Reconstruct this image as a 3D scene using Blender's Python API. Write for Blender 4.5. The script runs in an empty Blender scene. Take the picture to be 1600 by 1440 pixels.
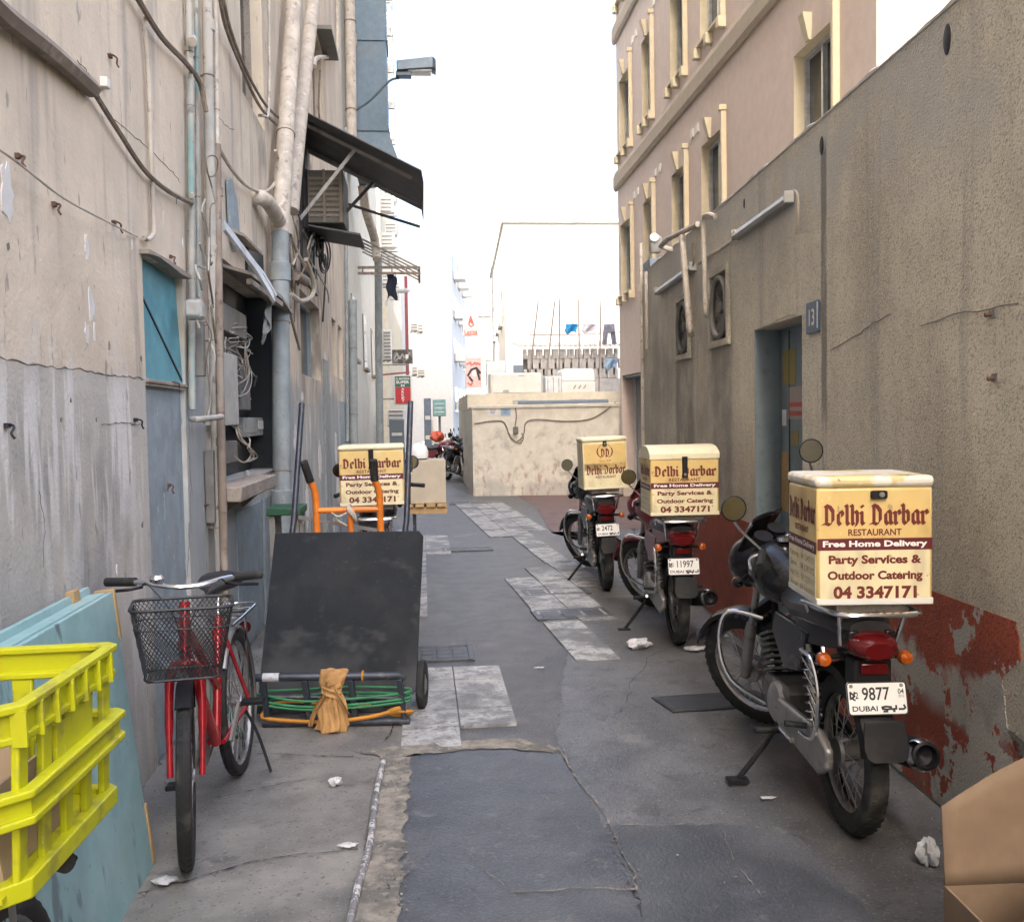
import bpy, bmesh, math, random
from mathutils import Matrix, Vector, Euler
random.seed(7)
rad = math.radians
S = bpy.context.scene
COL = S.collection
# ------------------------------------------------------------------ camera
FPX = 1500.0; CAMZ = 1.6
YAW, PITCH, ROLL = rad(5.286), rad(2.573), rad(1.0)
fw = Vector((math.sin(YAW)*math.cos(PITCH), math.cos(YAW)*math.cos(PITCH), -math.sin(PITCH)))
r0 = Vector((math.cos(YAW), -math.sin(YAW), 0)); u0 = r0.cross(fw)
RT = r0*math.cos(ROLL) - u0*math.sin(ROLL); UP = u0*math.cos(ROLL) + r0*math.sin(ROLL)
CAM = Vector((0, 0, CAMZ))
cd = bpy.data.cameras.new('camera'); cam = bpy.data.objects.new('camera', cd); COL.objects.link(cam)
cd.sensor_fit = 'HORIZONTAL'; cd.sensor_width = 36; cd.lens = 36*FPX/1600; cd.clip_start = .05; cd.clip_end = 2000
mw = Matrix.Identity(4)
for i in range(3):
    mw[i][0] = RT[i]; mw[i][1] = UP[i]; mw[i][2] = -fw[i]; mw[i][3] = CAM[i]
cam.matrix_world = mw
S.camera = cam
# ------------------------------------------------------------------ light
SUN_AZ, SUN_EL = rad(25), rad(42)       # sun stands behind the camera, to the left, above the tall block
sund = Vector((-math.sin(SUN_AZ)*math.cos(SUN_EL), -math.cos(SUN_AZ)*math.cos(SUN_EL), math.sin(SUN_EL)))
W = bpy.data.worlds.new('World'); S.world = W; W.use_nodes = True
nt = W.node_tree; nt.nodes.clear()
sky = nt.nodes.new('ShaderNodeTexSky'); sky.sky_type = 'NISHITA'; sky.sun_disc = False
sky.sun_elevation = SUN_EL; sky.sun_rotation = rad(180) + SUN_AZ
sky.air_density = 1.0; sky.dust_density = 9.0; sky.ozone_density = 1.0
bg = nt.nodes.new('ShaderNodeBackground'); bg.inputs[1].default_value = 0.15
wo = nt.nodes.new('ShaderNodeOutputWorld')
nt.links.new(sky.outputs[0], bg.inputs[0]); nt.links.new(bg.outputs[0], wo.inputs[0])
sl = bpy.data.lights.new('sun', 'SUN'); sl.energy = 3.6; sl.angle = rad(.5); sl.color = (1, .95, .87)
so = bpy.data.objects.new('sun', sl); COL.objects.link(so)
so.rotation_euler = (-sund).to_track_quat('-Z', 'Y').to_euler(); so.location = (-8, -14, 30)
vs = S.view_settings; vs.view_transform = 'Standard'; vs.look = 'None'; vs.gamma = 1; vs.use_curve_mapping = False
vs.exposure = 2.6
S.render.engine = 'CYCLES'; S.cycles.use_denoising = True; S.cycles.use_adaptive_sampling = True; S.cycles.adaptive_threshold = .02; S.cycles.max_bounces = 6; S.cycles.diffuse_bounces = 3
# ------------------------------------------------------------------ points in the place (survey: a bearing met with a known plane)
def bearing(x, y): return fw + RT*((x-800)/FPX) + UP*((720-y)/FPX)
def meet(x, y, n, d):
    v = bearing(x, y); n = Vector(n); t = (d - n.dot(CAM))/n.dot(v); return CAM + v*t
XL = -1.26                                             # the left building's face runs along world Y
def G(x, y, z=0.0): return meet(x, y, (0, 0, 1), z)
def L(x, y, o=0.0): return meet(x, y, (1, 0, 0), XL+o)
def PX(x, y, v): return meet(x, y, (1, 0, 0), v)
def D(x, y, d): return meet(x, y, (0, 1, 0), d)
AR = rad(3.27); DRW = 1.835                            # the low kitchen wall on the right opens away by 3.27 degrees
RN = Vector((math.cos(AR), -math.sin(AR), 0)); RD = Vector((math.sin(AR), math.cos(AR), 0))
def R(x, y, o=0.0): return meet(x, y, RN, DRW-o)
def RL(x, y, o=0.0):                                   # the same in the wall's own frame: (n into wall, u along, z)
    p = R(x, y, o); return Vector((-o, p.dot(RD), p.z))
RW0 = RN*DRW
# ------------------------------------------------------------------ mesh builder
class MB:
    def __init__(s): s.v = []; s.f = []
    def add(s, v, f):
        o = len(s.v); s.v += [Vector(p) for p in v]; s.f += [[i+o for i in q] for q in f]; return s
    def box(s, c, d, rot=None):
        hx, hy, hz = d[0]/2, d[1]/2, d[2]/2; c = Vector(c)
        v = [Vector((x, y, z)) for z in (-hz, hz) for x, y in ((-hx, -hy), (hx, -hy), (hx, hy), (-hx, hy))]
        if rot is not None:
            m = Euler(rot).to_matrix() if not isinstance(rot, Matrix) else rot
            v = [m @ p for p in v]
        return s.add([p+c for p in v], [(3, 2, 1, 0), (4, 5, 6, 7), (0, 1, 5, 4), (1, 2, 6, 5), (2, 3, 7, 6), (3, 0, 4, 7)])
    def bar(s, a, b, w, h, up=(0, 0, 1)):              # rectangular bar from a to b
        a = Vector(a); b = Vector(b); t = (b-a).normalized(); u = Vector(up)
        if abs(t.dot(u)) > .98: u = Vector((1, 0, 0))
        x = t.cross(u).normalized(); u = x.cross(t)
        v = [p + x*(w/2*i) + u*(h/2*j) for p in (a, b) for i, j in ((-1, -1), (1, -1), (1, 1), (-1, 1))]
        return s.add(v, [(3, 2, 1, 0), (4, 5, 6, 7), (0, 1, 5, 4), (1, 2, 6, 5), (2, 3, 7, 6), (3, 0, 4, 7)])
    def tube(s, pts, r, n=8, closed=False, cap=True, flat=1.0):
        pts = [Vector(p) for p in pts]; m = len(pts)
        rs = r if isinstance(r, (list, tuple)) else [r]*m
        tg = []
        for i in range(m):
            a = pts[(i-1) % m] if closed or i > 0 else pts[i]; b = pts[(i+1) % m] if closed or i < m-1 else pts[i]
            d = b-a; tg.append(d.normalized() if d.length > 1e-9 else Vector((0, 0, 1)))
        x = tg[0].orthogonal().normalized()
        if abs(tg[0].z) < .9: x = tg[0].cross(Vector((0, 0, 1))).normalized()
        o = len(s.v)
        for i in range(m):
            x = (x - tg[i]*x.dot(tg[i])).normalized(); y = tg[i].cross(x)
            for k in range(n):
                a = 2*math.pi*k/n; s.v.append(pts[i] + x*(math.cos(a)*rs[i]) + y*(math.sin(a)*rs[i]*flat))
        for i in range(m if closed else m-1):
            j = (i+1) % m
            for k in range(n):
                l = (k+1) % n; s.f.append([o+i*n+k, o+i*n+l, o+j*n+l, o+j*n+k])
        if cap and not closed:
            s.f.append([o+k for k in range(n)][::-1]); s.f.append([o+(m-1)*n+k for k in range(n)])
        return s
    def cyl(s, a, b, r, r2=None, n=14): return s.tube([a, b], [r, r if r2 is None else r2], n)
    def ring(s, c, ax, R_, r, n=24, k=8, flat=1.0):
        c = Vector(c); ax = Vector(ax).normalized(); x = ax.orthogonal().normalized(); y = ax.cross(x)
        return s.tube([c + x*(R_*math.cos(2*math.pi*i/n)) + y*(R_*math.sin(2*math.pi*i/n)) for i in range(n)], r, k, True, flat=flat)
    def lathe(s, prof, c=(0, 0, 0), ax=(0, 0, 1), n=20, close=False):    # prof: (radius, height along ax)
        c = Vector(c); ax = Vector(ax).normalized(); x = ax.orthogonal().normalized(); y = ax.cross(x); o = len(s.v); m = len(prof)
        for (r, h) in prof:
            for k in range(n):
                a = 2*math.pi*k/n; s.v.append(c + ax*h + x*(r*math.cos(a)) + y*(r*math.sin(a)))
        for i in range(m if close else m-1):
            j = (i+1) % m
            for k in range(n):
                l = (k+1) % n; s.f.append([o+i*n+k, o+i*n+l, o+j*n+l, o+j*n+k])
        return s
    def loft(s, secs, cap=True):
        n = len(secs[0]); o = len(s.v)
        for q in secs: s.v += [Vector(p) for p in q]
        for i in range(len(secs)-1):
            for k in range(n):
                l = (k+1) % n; s.f.append([o+i*n+k, o+i*n+l, o+(i+1)*n+l, o+(i+1)*n+k])
        if cap:
            s.f.append([o+k for k in range(n)][::-1]); s.f.append([o+(len(secs)-1)*n+k for k in range(n)])
        return s
    def poly(s, pts): return s.add(pts, [list(range(len(pts)))])
    def prism(s, pts, d):                              # polygon in space pushed by vector d
        n = len(pts); d = Vector(d); p = [Vector(q) for q in pts]
        return s.add(p+[q+d for q in p], [list(range(n))[::-1], [n+i for i in range(n)]] + [[i, (i+1) % n, n+(i+1) % n, n+i] for i in range(n)])
    def sheet(s, fn, nu, nv, t=0.0):
        g = [[Vector(fn(i/nu, j/nv)) for j in range(nv+1)] for i in range(nu+1)]
        o = len(s.v); s.v += [p for r_ in g for p in r_]
        for i in range(nu):
            for j in range(nv):
                a = o+i*(nv+1)+j; s.f.append([a, a+nv+1, a+nv+2, a+1])
        return s
    def xf(s, m, start=0):
        for i in range(start, len(s.v)): s.v[i] = m @ s.v[i]
        return s
    def build(s, name, mat, parent=None, loc=None, rot=None, bevel=0, solid=0, sub=0, smooth=True, sharp=38, **kw):
        me = bpy.data.meshes.new(name); o = Vector((0, 0, 0))
        if loc == 'base':                              # world-space build: put the origin at the foot of the thing
            xs = [p.x for p in s.v]; ys = [p.y for p in s.v]; zs = [p.z for p in s.v]
            o = Vector(((min(xs)+max(xs))/2, (min(ys)+max(ys))/2, min(zs)))
        elif parent is not None and kw.pop('world', False): o = parent.location.copy()
        me.from_pydata([p-o for p in s.v], [], s.f); me.update()
        bm = bmesh.new(); bm.from_mesh(me); bmesh.ops.recalc_face_normals(bm, faces=bm.faces); bm.to_mesh(me); bm.free()
        if smooth:
            me.shade_smooth(); me.set_sharp_from_angle(angle=rad(sharp))
        me.materials.append(mat)
        ob = bpy.data.objects.new(name, me); COL.objects.link(ob)
        if parent is not None: ob.parent = parent
        if loc == 'base': ob.location = o
        elif loc is not None: ob.location = loc
        if rot is not None: ob.rotation_euler = rot
        if solid:
            md = ob.modifiers.new('solid', 'SOLIDIFY'); md.thickness = solid; md.offset = 0
        if bevel:
            md = ob.modifiers.new('bevel', 'BEVEL'); md.width = bevel; md.segments = 2; md.limit_method = 'ANGLE'
        if sub:
            md = ob.modifiers.new('sub', 'SUBSURF'); md.levels = sub; md.render_levels = sub
        tag(ob, **kw); return ob
def tag(o, label=None, cat=None, group=None, kind=None, **k):
    if label: o['label'] = label
    if cat: o['category'] = cat
    if group: o['group'] = group
    if kind: o['kind'] = kind
    return o
def thing(name, label, cat, loc=(0, 0, 0), rot=(0, 0, 0), group=None):
    o = bpy.data.objects.new(name, None); COL.objects.link(o); o.empty_display_size = .1
    o.location = loc; o.rotation_euler = rot; return tag(o, label, cat, group)
def place(name, me, parent, loc, rot=(0, 0, 0), sc=(1, 1, 1)):
    o = bpy.data.objects.new(name, me); COL.objects.link(o); o.parent = parent; o.location = loc; o.rotation_euler = rot; o.scale = sc; return o
def smoothpath(pts, k=4):                              # Catmull-Rom
    P = [Vector(p) for p in pts]; out = []
    for i in range(len(P)-1):
        a, b, c, d = P[max(i-1, 0)], P[i], P[i+1], P[min(i+2, len(P)-1)]
        for j in range(k):
            t = j/k; out.append(.5*((2*b)+(c-a)*t+(2*a-5*b+4*c-d)*t*t+(3*b-a-3*c+d)*t**3))
    return out+[P[-1]]
def rrect(w, h, r, n=4):                               # rounded rectangle outline, centred
    o = []
    for cx, cy, a0 in ((w/2-r, h/2-r, 0), (-w/2+r, h/2-r, 90), (-w/2+r, -h/2+r, 180), (w/2-r, -h/2+r, 270)):
        for i in range(n+1):
            a = rad(a0+90*i/n); o.append((cx+r*math.cos(a), cy+r*math.sin(a)))
    return o
# ------------------------------------------------------------------ materials
def mat(name, base, rough=.75, metal=0.0, layers=(), bump=(), spec=.5, coat=0, var=.12, vscale=7, trans=0, emit=0, alpha=1, rnd=0, world=False):
    m = bpy.data.materials.new(name); m.use_nodes = True; t = m.node_tree; b = t.nodes['Principled BSDF']; ln = t.links.new
    def N(k): return t.nodes.new('ShaderNode'+k)
    tc = N('TexCoord'); src = N('NewGeometry').outputs['Position'] if world else tc.outputs['Object']
    def noise(scale, stretch=(1, 1, 1), detail=3, rough_=.65, off=0):
        mp = N('Mapping'); mp.inputs['Scale'].default_value = [scale*q for q in stretch]; mp.inputs['Location'].default_value = (off, off*1.7, off*.6)
        ln(src, mp.inputs[0]); n = N('TexNoise'); n.inputs['Scale'].default_value = 1; n.inputs['Detail'].default_value = detail
        n.inputs['Roughness'].default_value = rough_; ln(mp.outputs[0], n.inputs['Vector']); return n.outputs['Fac']
    def mrange(src, a, b_, c=0, d=1):
        r = N('MapRange'); r.interpolation_type = 'SMOOTHSTEP'
        for i, v in zip((1, 2, 3, 4), (a, b_, c, d)): r.inputs[i].default_value = v
        ln(src, r.inputs[0]); return r.outputs[0]
    def math_(op, a, b_):
        q = N('Math'); q.operation = op
        for i, v in enumerate((a, b_)):
            if isinstance(v, (int, float)): q.inputs[i].default_value = v
            else: ln(v, q.inputs[i])
        return q.outputs[0]
    def mix(f, a, c):
        q = N('Mix'); q.data_type = 'RGBA'; ln(f, q.inputs[0]) if not isinstance(f, (int, float)) else None
        for s_, v in ((6, a), (7, c)):
            if isinstance(v, tuple): q.inputs[s_].default_value = (*v[:3], 1)
            else: ln(v, q.inputs[s_])
        return q.outputs[2]
    col = tuple(base)
    if var:
        f = mrange(noise(vscale), .3, .7)
        col = mix(f, tuple(c*(1-var) for c in base), tuple(min(1, c*(1+var)) for c in base))
    rg = rough
    sep = None
    for i, l in enumerate(layers):
        f = mrange(noise(l.get('s', 3), l.get('st', (1, 1, 1)), l.get('d', 3), .65, l.get('o', 5+i*3.1)), l.get('lo', .5), l.get('hi', .6))
        for ax in 'xyz':
            if ax in l:
                if sep is None:
                    sep = N('SeparateXYZ'); ln(src, sep.inputs[0])
                z0, z1, w = l[ax]; wob = math_('MULTIPLY', math_('SUBTRACT', noise(l.get('ws', 2.5), (1, 1, 1), 3, .7, 9+i), .5), l.get('wob', w*4))
                zz = math_('ADD', sep.outputs['xyz'.index(ax)], wob)
                f = math_('MULTIPLY', f, math_('MULTIPLY', mrange(zz, z0-w, z0+w), mrange(zz, z1-w, z1+w, 1, 0)))
        f = math_('MULTIPLY', f, l.get('a', 1.0))
        col = mix(f, col, tuple(l['c']))
        if 'r' in l:
            q = N('Mix'); q.data_type = 'FLOAT'; ln(f, q.inputs[0])
            if isinstance(rg, (int, float)): q.inputs[2].default_value = rg
            else: ln(rg, q.inputs[2])
            q.inputs[3].default_value = l['r']; rg = q.outputs[0]
    if rnd:
        oi = N('ObjectInfo'); col = mix(math_('MULTIPLY', oi.outputs['Random'], rnd), col, tuple(c*.3 for c in base))
    if isinstance(col, tuple): b.inputs['Base Color'].default_value = (*col, 1)
    else: ln(col, b.inputs['Base Color'])
    if isinstance(rg, (int, float)): b.inputs['Roughness'].default_value = rg
    else: ln(rg, b.inputs['Roughness'])
    b.inputs['Metallic'].default_value = metal; b.inputs['Specular IOR Level'].default_value = spec
    b.inputs['Coat Weight'].default_value = coat; b.inputs['Transmission Weight'].default_value = trans; b.inputs['Alpha'].default_value = alpha
    if emit: b.inputs['Emission Color'].default_value = (*base, 1); b.inputs['Emission Strength'].default_value = emit
    prev = None
    for (sc, st, dist, *x) in bump:
        q = N('Bump'); q.inputs['Strength'].default_value = st; q.inputs['Distance'].default_value = dist
        ln(noise(sc, x[0] if x else (1, 1, 1), 3, .6, 11), q.inputs['Height'])
        if prev: ln(prev, q.inputs['Normal'])
        prev = q.outputs[0]
    if prev: ln(prev, b.inputs['Normal'])
    return m
DIRT = (.16, .14, .12)
M = {}
M['asphalt'] = mat('asphalt', (.098, .101, .109), .46, layers=[dict(c=(.25, .245, .235), s=150, lo=.54, hi=.66, a=.6, d=1), dict(c=(.045, .045, .048), s=95, lo=.55, hi=.66, a=.6, d=1), dict(c=(.06, .062, .068), s=1.1, lo=.48, hi=.72, a=.6, r=.38), dict(c=(.20, .19, .175), s=2.6, lo=.56, hi=.74, a=.45)], bump=[(120, .8, .010), (5, .25, .02)], var=.22, vscale=5)
M['asphalt_new'] = mat('asphalt_patch', (.074, .080, .091), .40, layers=[dict(c=(.125, .126, .13), s=2.2, lo=.5, hi=.72, a=.7, r=.7), dict(c=(.045, .048, .055), s=4, lo=.52, hi=.68, a=.7), dict(c=(.20, .195, .18), s=9, lo=.6, hi=.72, a=.5), dict(c=(.20, .197, .19), s=70, lo=.58, hi=.68, a=.3, d=1), dict(c=(.035, .037, .041), s=55, lo=.57, hi=.67, a=.45, d=1, o=61), dict(c=(.035, .038, .044), s=1.6, lo=.52, hi=.66, a=.55, r=.35, o=71), dict(c=(.18, .178, .17), s=.7, lo=.5, hi=.7, a=.45)], bump=[(100, .6, .006), (7, .35, .015)], var=.2, vscale=3)
M['concrete'] = mat('concrete', (.20, .194, .18), .58, layers=[dict(c=(.10, .098, .095), s=1.5, lo=.48, hi=.7, a=.75), dict(c=(.33, .315, .28), s=2.6, lo=.53, hi=.72, a=.6), dict(c=(.075, .075, .077), s=7, lo=.58, hi=.7, a=.6), dict(c=(.12, .125, .135), s=.8, lo=.48, hi=.66, a=.55, r=.45), dict(c=(.05, .05, .05), s=60, lo=.64, hi=.72, a=.6, d=1), dict(c=(.36, .34, .31), s=75, lo=.64, hi=.72, a=.5, d=1, o=31)], bump=[(90, .5, .006), (8, .4, .02)], var=.2, vscale=3)
M['concrete_dark'] = mat('worn_concrete', (.115, .117, .121), .46, layers=[dict(c=(.07, .071, .075), s=1.2, lo=.44, hi=.68, a=.8, r=.38), dict(c=(.21, .20, .18), s=2.1, lo=.56, hi=.72, a=.6), dict(c=(.055, .055, .056), s=6, lo=.57, hi=.68, a=.65), dict(c=(.28, .265, .24), s=70, lo=.62, hi=.7, a=.5, d=1), dict(c=(.04, .04, .04), s=50, lo=.62, hi=.7, a=.6, d=1)], bump=[(90, .5, .006), (7, .4, .02)], var=.22, vscale=3)
M['mortar'] = mat('sandy_mortar', (.25, .232, .20), .9, layers=[dict(c=(.11, .107, .10), s=5, lo=.44, hi=.6, a=.8), dict(c=(.33, .31, .27), s=30, lo=.55, hi=.66, a=.6)], bump=[(30, .7, .015)], var=.25, vscale=15)
M['paver'] = mat('paving_tile', (.42, .42, .415), .6, layers=[dict(c=(.12, .122, .128), s=1.9, lo=.46, hi=.62, a=.85), dict(c=(.16, .16, .165), s=7, lo=.46, hi=.62, a=.75), dict(c=(.1, .1, .105), s=40, lo=.52, hi=.64, a=.65), dict(c=(.5, .49, .46), s=3, lo=.55, hi=.7, a=.4)], bump=[(45, .4, .006)], var=.2, rnd=.2, world=True)
M['redpave'] = mat('red_brown_paving', (.16, .105, .095), .7, layers=[dict(c=(.09, .07, .07), s=3, lo=.5, hi=.7, a=.6)], bump=[(60, .3, .005)])
M['iron'] = mat('cast_iron', (.09, .092, .098), .5, .5, layers=[dict(c=(.2, .19, .17), s=12, lo=.55, hi=.7, a=.5)], bump=[(40, .3, .004)])
M['rubber_mat'] = mat('rubber_mat', (.035, .036, .04), .6, bump=[(50, .4, .004)])
M['left_wall'] = mat('left_plaster', (.64, .55, .43), .9, layers=[
    dict(c=(.50, .435, .355), s=.9, st=(1, 1, .3), lo=.42, hi=.68, a=.8),
    dict(c=(.70, .635, .54), s=2.4, st=(1, 1, .14), lo=.52, hi=.70, a=.7),
    dict(c=(.31, .275, .24), s=4.0, st=(1, 1, .09), lo=.54, hi=.70, a=.6),
    dict(c=(.50, .475, .425), s=1.0, lo=.2, hi=.3, z=(-1, 1.80, .012), wob=.05, ws=7),
    dict(c=(.27, .265, .25), s=1.6, st=(1, 1, .6), lo=.45, hi=.66, a=.75, z=(-1, 1.7, .2)),
    dict(c=(.68, .665, .63), s=8, st=(1, 1, .10), lo=.48, hi=.58, a=.9, z=(1.25, 1.79, .14)),
    dict(c=(.60, .59, .56), s=5, st=(1, 1, .16), lo=.52, hi=.60, a=.75, z=(.3, 1.5, .3)),
    dict(c=(.33, .35, .36), s=2.2, st=(1, 1, .35), lo=.44, hi=.66, a=.55, z=(-1, 1.1, .25)),
    dict(c=(.29, .335, .355), s=1.5, st=(1, 1, .3), lo=.35, hi=.6, a=.75, z=(-1, 2.0, .12), y=(5.28, 17, .05)),
    dict(c=(.26, .225, .19), s=3.3, st=(1, 1, .4), lo=.44, hi=.66, a=.8, z=(1.75, 4.4, .25), y=(8.0, 14, .3)),
    dict(c=(.22, .20, .18), s=16, st=(1, 1, .3), lo=.62, hi=.70, a=.65),
    dict(c=(.18, .17, .16), s=2.2, st=(1, 1, .5), lo=.44, hi=.70, a=.75, z=(-1, .4, .15))],
    bump=[(7, .6, .014), (60, .6, .005)], var=.08, vscale=2)
M['flake'] = mat('bare_white_plaster', (.66, .65, .62), .9, bump=[(30, .4, .004)], var=.06)
M['blue_paint'] = mat('old_blue_grey_paint', (.27, .33, .365), .75, layers=[dict(c=(.36, .36, .35), s=2.1, st=(1, 1, .3), lo=.5, hi=.75, a=.75), dict(c=(.55, .56, .56), s=24, st=(1, 1, .4), lo=.66, hi=.7, a=.8), dict(c=(.17, .19, .2), s=5, st=(1, 1, .3), lo=.55, hi=.75, a=.6)], bump=[(20, .4, .004)])
M['turq'] = mat('turquoise_board', (.11, .31, .37), .7, layers=[dict(c=(.06, .24, .30), s=3, lo=.5, hi=.7, a=.6), dict(c=(.03, .1, .13), s=60, lo=.66, hi=.72, a=.6)], bump=[(80, .2, .002)])
M['bluepanel'] = mat('pale_blue_board', (.26, .43, .44), .6, layers=[dict(c=(.35, .47, .46), s=2, st=(1, .5, 1), lo=.5, hi=.7, a=.5), dict(c=(.10, .14, .15), s=9, st=(1, 1, .3), lo=.62, hi=.70, a=.8), dict(c=(.16, .22, .23), s=1.6, st=(1, 1, .5), lo=.45, hi=.75, a=.55, z=(-1, .45, .15)), dict(c=(.13, .15, .14), s=30, lo=.68, hi=.72, a=.7)], bump=[(60, .15, .002)], var=.1)
M['wood'] = mat('raw_wood', (.42, .28, .13), .7, layers=[dict(c=(.25, .16, .08), s=12, st=(4, 4, .5), lo=.5, hi=.7, a=.6)], bump=[(40, .2, .003)])
M['greywood'] = mat('weathered_wood', (.30, .26, .22), .85, layers=[dict(c=(.17, .145, .12), s=14, st=(4, .6, 4), lo=.5, hi=.7, a=.7)], bump=[(50, .4, .004)])
M['pipe'] = mat('painted_pipe', (.47, .42, .355), .7, layers=[dict(c=(.29, .255, .22), s=6, st=(1, 1, .3), lo=.45, hi=.7, a=.7), dict(c=(.60, .585, .55), s=18, st=(1, 1, .5), lo=.6, hi=.68, a=.7), dict(c=(.20, .17, .15), s=14, lo=.58, hi=.68, a=.7)], bump=[(25, .5, .004)])
M['pipe_green'] = mat('peeling_green_pipe', (.33, .325, .295), .75, layers=[dict(c=(.17, .31, .30), s=5, st=(1, 1, .4), lo=.5, hi=.62, a=.8), dict(c=(.43, .40, .36), s=4, st=(1, 1, .3), lo=.5, hi=.6, a=.8), dict(c=(.15, .13, .11), s=12, lo=.6, hi=.7, a=.7)], bump=[(25, .35, .003)])
M['pipe_brown'] = mat('rusty_brown_pipe', (.22, .175, .14), .8, layers=[dict(c=(.33, .29, .25), s=7, st=(1, 1, .4), lo=.5, hi=.65, a=.7), dict(c=(.11, .08, .06), s=15, lo=.58, hi=.7, a=.7)], bump=[(25, .35, .003)])
M['pipe_blue'] = mat('blue_grey_pipe', (.235, .268, .278), .7, layers=[dict(c=(.40, .39, .37), s=4, st=(1, 1, .3), lo=.5, hi=.68, a=.6), dict(c=(.15, .15, .145), s=6, st=(1, 1, .3), lo=.5, hi=.72, a=.6), dict(c=(.12, .12, .11), s=24, lo=.62, hi=.7, a=.6)], bump=[(25, .3, .003)])
M['cable'] = mat('old_cable', (.17, .135, .105), .7, layers=[dict(c=(.34, .29, .24), s=9, lo=.5, hi=.7, a=.6)])
M['cable_pale'] = mat('pale_cable', (.45, .40, .33), .65, layers=[dict(c=(.22, .18, .15), s=10, lo=.55, hi=.7, a=.5)])
M['cable_black'] = mat('black_cable', (.03, .03, .032), .5)
M['rust'] = mat('rusty_iron', (.15, .085, .06), .85, .3, layers=[dict(c=(.06, .05, .05), s=20, lo=.5, hi=.65, a=.6)])
M['greybox'] = mat('dusty_grey_box', (.37, .37, .35), .7, layers=[dict(c=(.22, .21, .19), s=6, lo=.5, hi=.7, a=.6)], bump=[(30, .2, .002)])
M['darkbox'] = mat('dusty_dark_box', (.17, .165, .155), .8, layers=[dict(c=(.26, .24, .21), s=6, lo=.5, hi=.7, a=.6)])
M['black'] = mat('black_backing', (.012, .014, .018), .6, var=.2)
M['alu'] = mat('dull_aluminium', (.55, .57, .58), .45, .6, layers=[dict(c=(.3, .29, .27), s=9, lo=.5, hi=.7, a=.6)])
M['awning'] = mat('dark_awning_sheet', (.10, .10, .105), .6, .2, layers=[dict(c=(.19, .165, .14), s=3, lo=.5, hi=.7, a=.6)], bump=[(9, .2, .01)])
M['steel'] = mat('grey_steel', (.24, .235, .225), .6, .4, layers=[dict(c=(.15, .11, .08), s=9, lo=.52, hi=.68, a=.7)])
M['chrome'] = mat('chrome', (.72, .73, .75), .16, 1.0, var=.05)
M['alloy'] = mat('dirty_alloy', (.36, .355, .35), .45, .7, layers=[dict(c=(.12, .105, .09), s=9, lo=.5, hi=.7, a=.7)])
M['engine'] = mat('oily_engine', (.15, .145, .14), .5, .6, layers=[dict(c=(.07, .06, .05), s=9, lo=.5, hi=.7, a=.6)])
M['blackpaint'] = mat('black_gloss_paint', (.009, .009, .011), .25, 0, spec=.35, coat=.1, layers=[dict(c=(.10, .09, .08), s=4, lo=.55, hi=.8, a=.35, r=.6)])
M['blackplastic'] = mat('black_plastic', (.011, .011, .013), .55, spec=.25, layers=[dict(c=(.07, .065, .058), s=5, lo=.54, hi=.78, a=.35)])
M['redpaint'] = mat('dark_red_paint', (.16, .012, .018), .28, 0, coat=.3, layers=[dict(c=(.10, .07, .06), s=4, lo=.55, hi=.8, a=.5, r=.6)])
M['bikered'] = mat('bicycle_red_paint', (.42, .012, .02), .25, .3, coat=.5, layers=[dict(c=(.15, .03, .03), s=7, lo=.55, hi=.75, a=.5)])
M['rubber'] = mat('tyre_rubber', (.014, .014, .014), .75, layers=[dict(c=(.09, .082, .07), s=8, lo=.5, hi=.72, a=.6)], bump=[(60, .3, .003)])
M['seat'] = mat('seat_vinyl', (.018, .018, .02), .42, layers=[dict(c=(.08, .075, .07), s=5, lo=.5, hi=.75, a=.4)], bump=[(90, .15, .002)])
M['redlens'] = mat('red_lens', (.085, .003, .004), .2, coat=.25, var=.1)
M['orangelens'] = mat('orange_lens', (.42, .085, .008), .2, coat=.25, var=.1)
M['mirror'] = mat('mirror_glass', (.55, .56, .52), .08, 1.0, var=0)
M['glass'] = mat('dark_window_glass', (.018, .02, .024), .08, var=0, spec=.7)
M['glass_pale'] = mat('pale_window_glass', (.16, .19, .22), .1, var=0, spec=.7)
M['boxyel'] = mat('delivery_box_yellow', (.66, .47, .18), .42, layers=[dict(c=(.72, .60, .34), s=2.6, lo=.45, hi=.7, a=.6), dict(c=(.36, .23, .08), s=6, st=(1, 1, .4), lo=.52, hi=.72, a=.55), dict(c=(.25, .18, .1), s=34, st=(1, 1, .5), lo=.64, hi=.70, a=.6), dict(c=(.75, .7, .58), s=22, st=(3, 3, .6), lo=.66, hi=.70, a=.6)], coat=.15, var=.06)
M['boxcream'] = mat('delivery_box_cream', (.72, .64, .40), .42, layers=[dict(c=(.66, .50, .14), s=3.4, lo=.54, hi=.66, a=.6), dict(c=(.42, .36, .25), s=6, st=(1, 1, .4), lo=.54, hi=.72, a=.55), dict(c=(.25, .2, .13), s=34, lo=.65, hi=.71, a=.6)], coat=.1, var=.06)
M['boxlid'] = mat('delivery_box_lid', (.72, .66, .46), .45, layers=[dict(c=(.62, .46, .14), s=4, lo=.55, hi=.68, a=.5), dict(c=(.45, .4, .33), s=8, lo=.58, hi=.72, a=.4)], var=.05)
M['boxlid_worn'] = mat('delivery_box_lid_worn', (.70, .67, .60), .45, layers=[dict(c=(.60, .46, .16), s=6, lo=.52, hi=.6, a=.8), dict(c=(.22, .09, .04), s=7, lo=.60, hi=.62, a=.9, o=17)], var=.06)
M['band'] = mat('maroon_print', (.115, .012, .016), .45, var=.08)
M['maroon'] = mat('maroon_lettering', (.14, .018, .012), .5, var=0)
M['white_print'] = mat('white_lettering', (.78, .77, .74), .5, var=0)
M['black_print'] = mat('black_lettering', (.02, .02, .022), .5, var=0)
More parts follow.
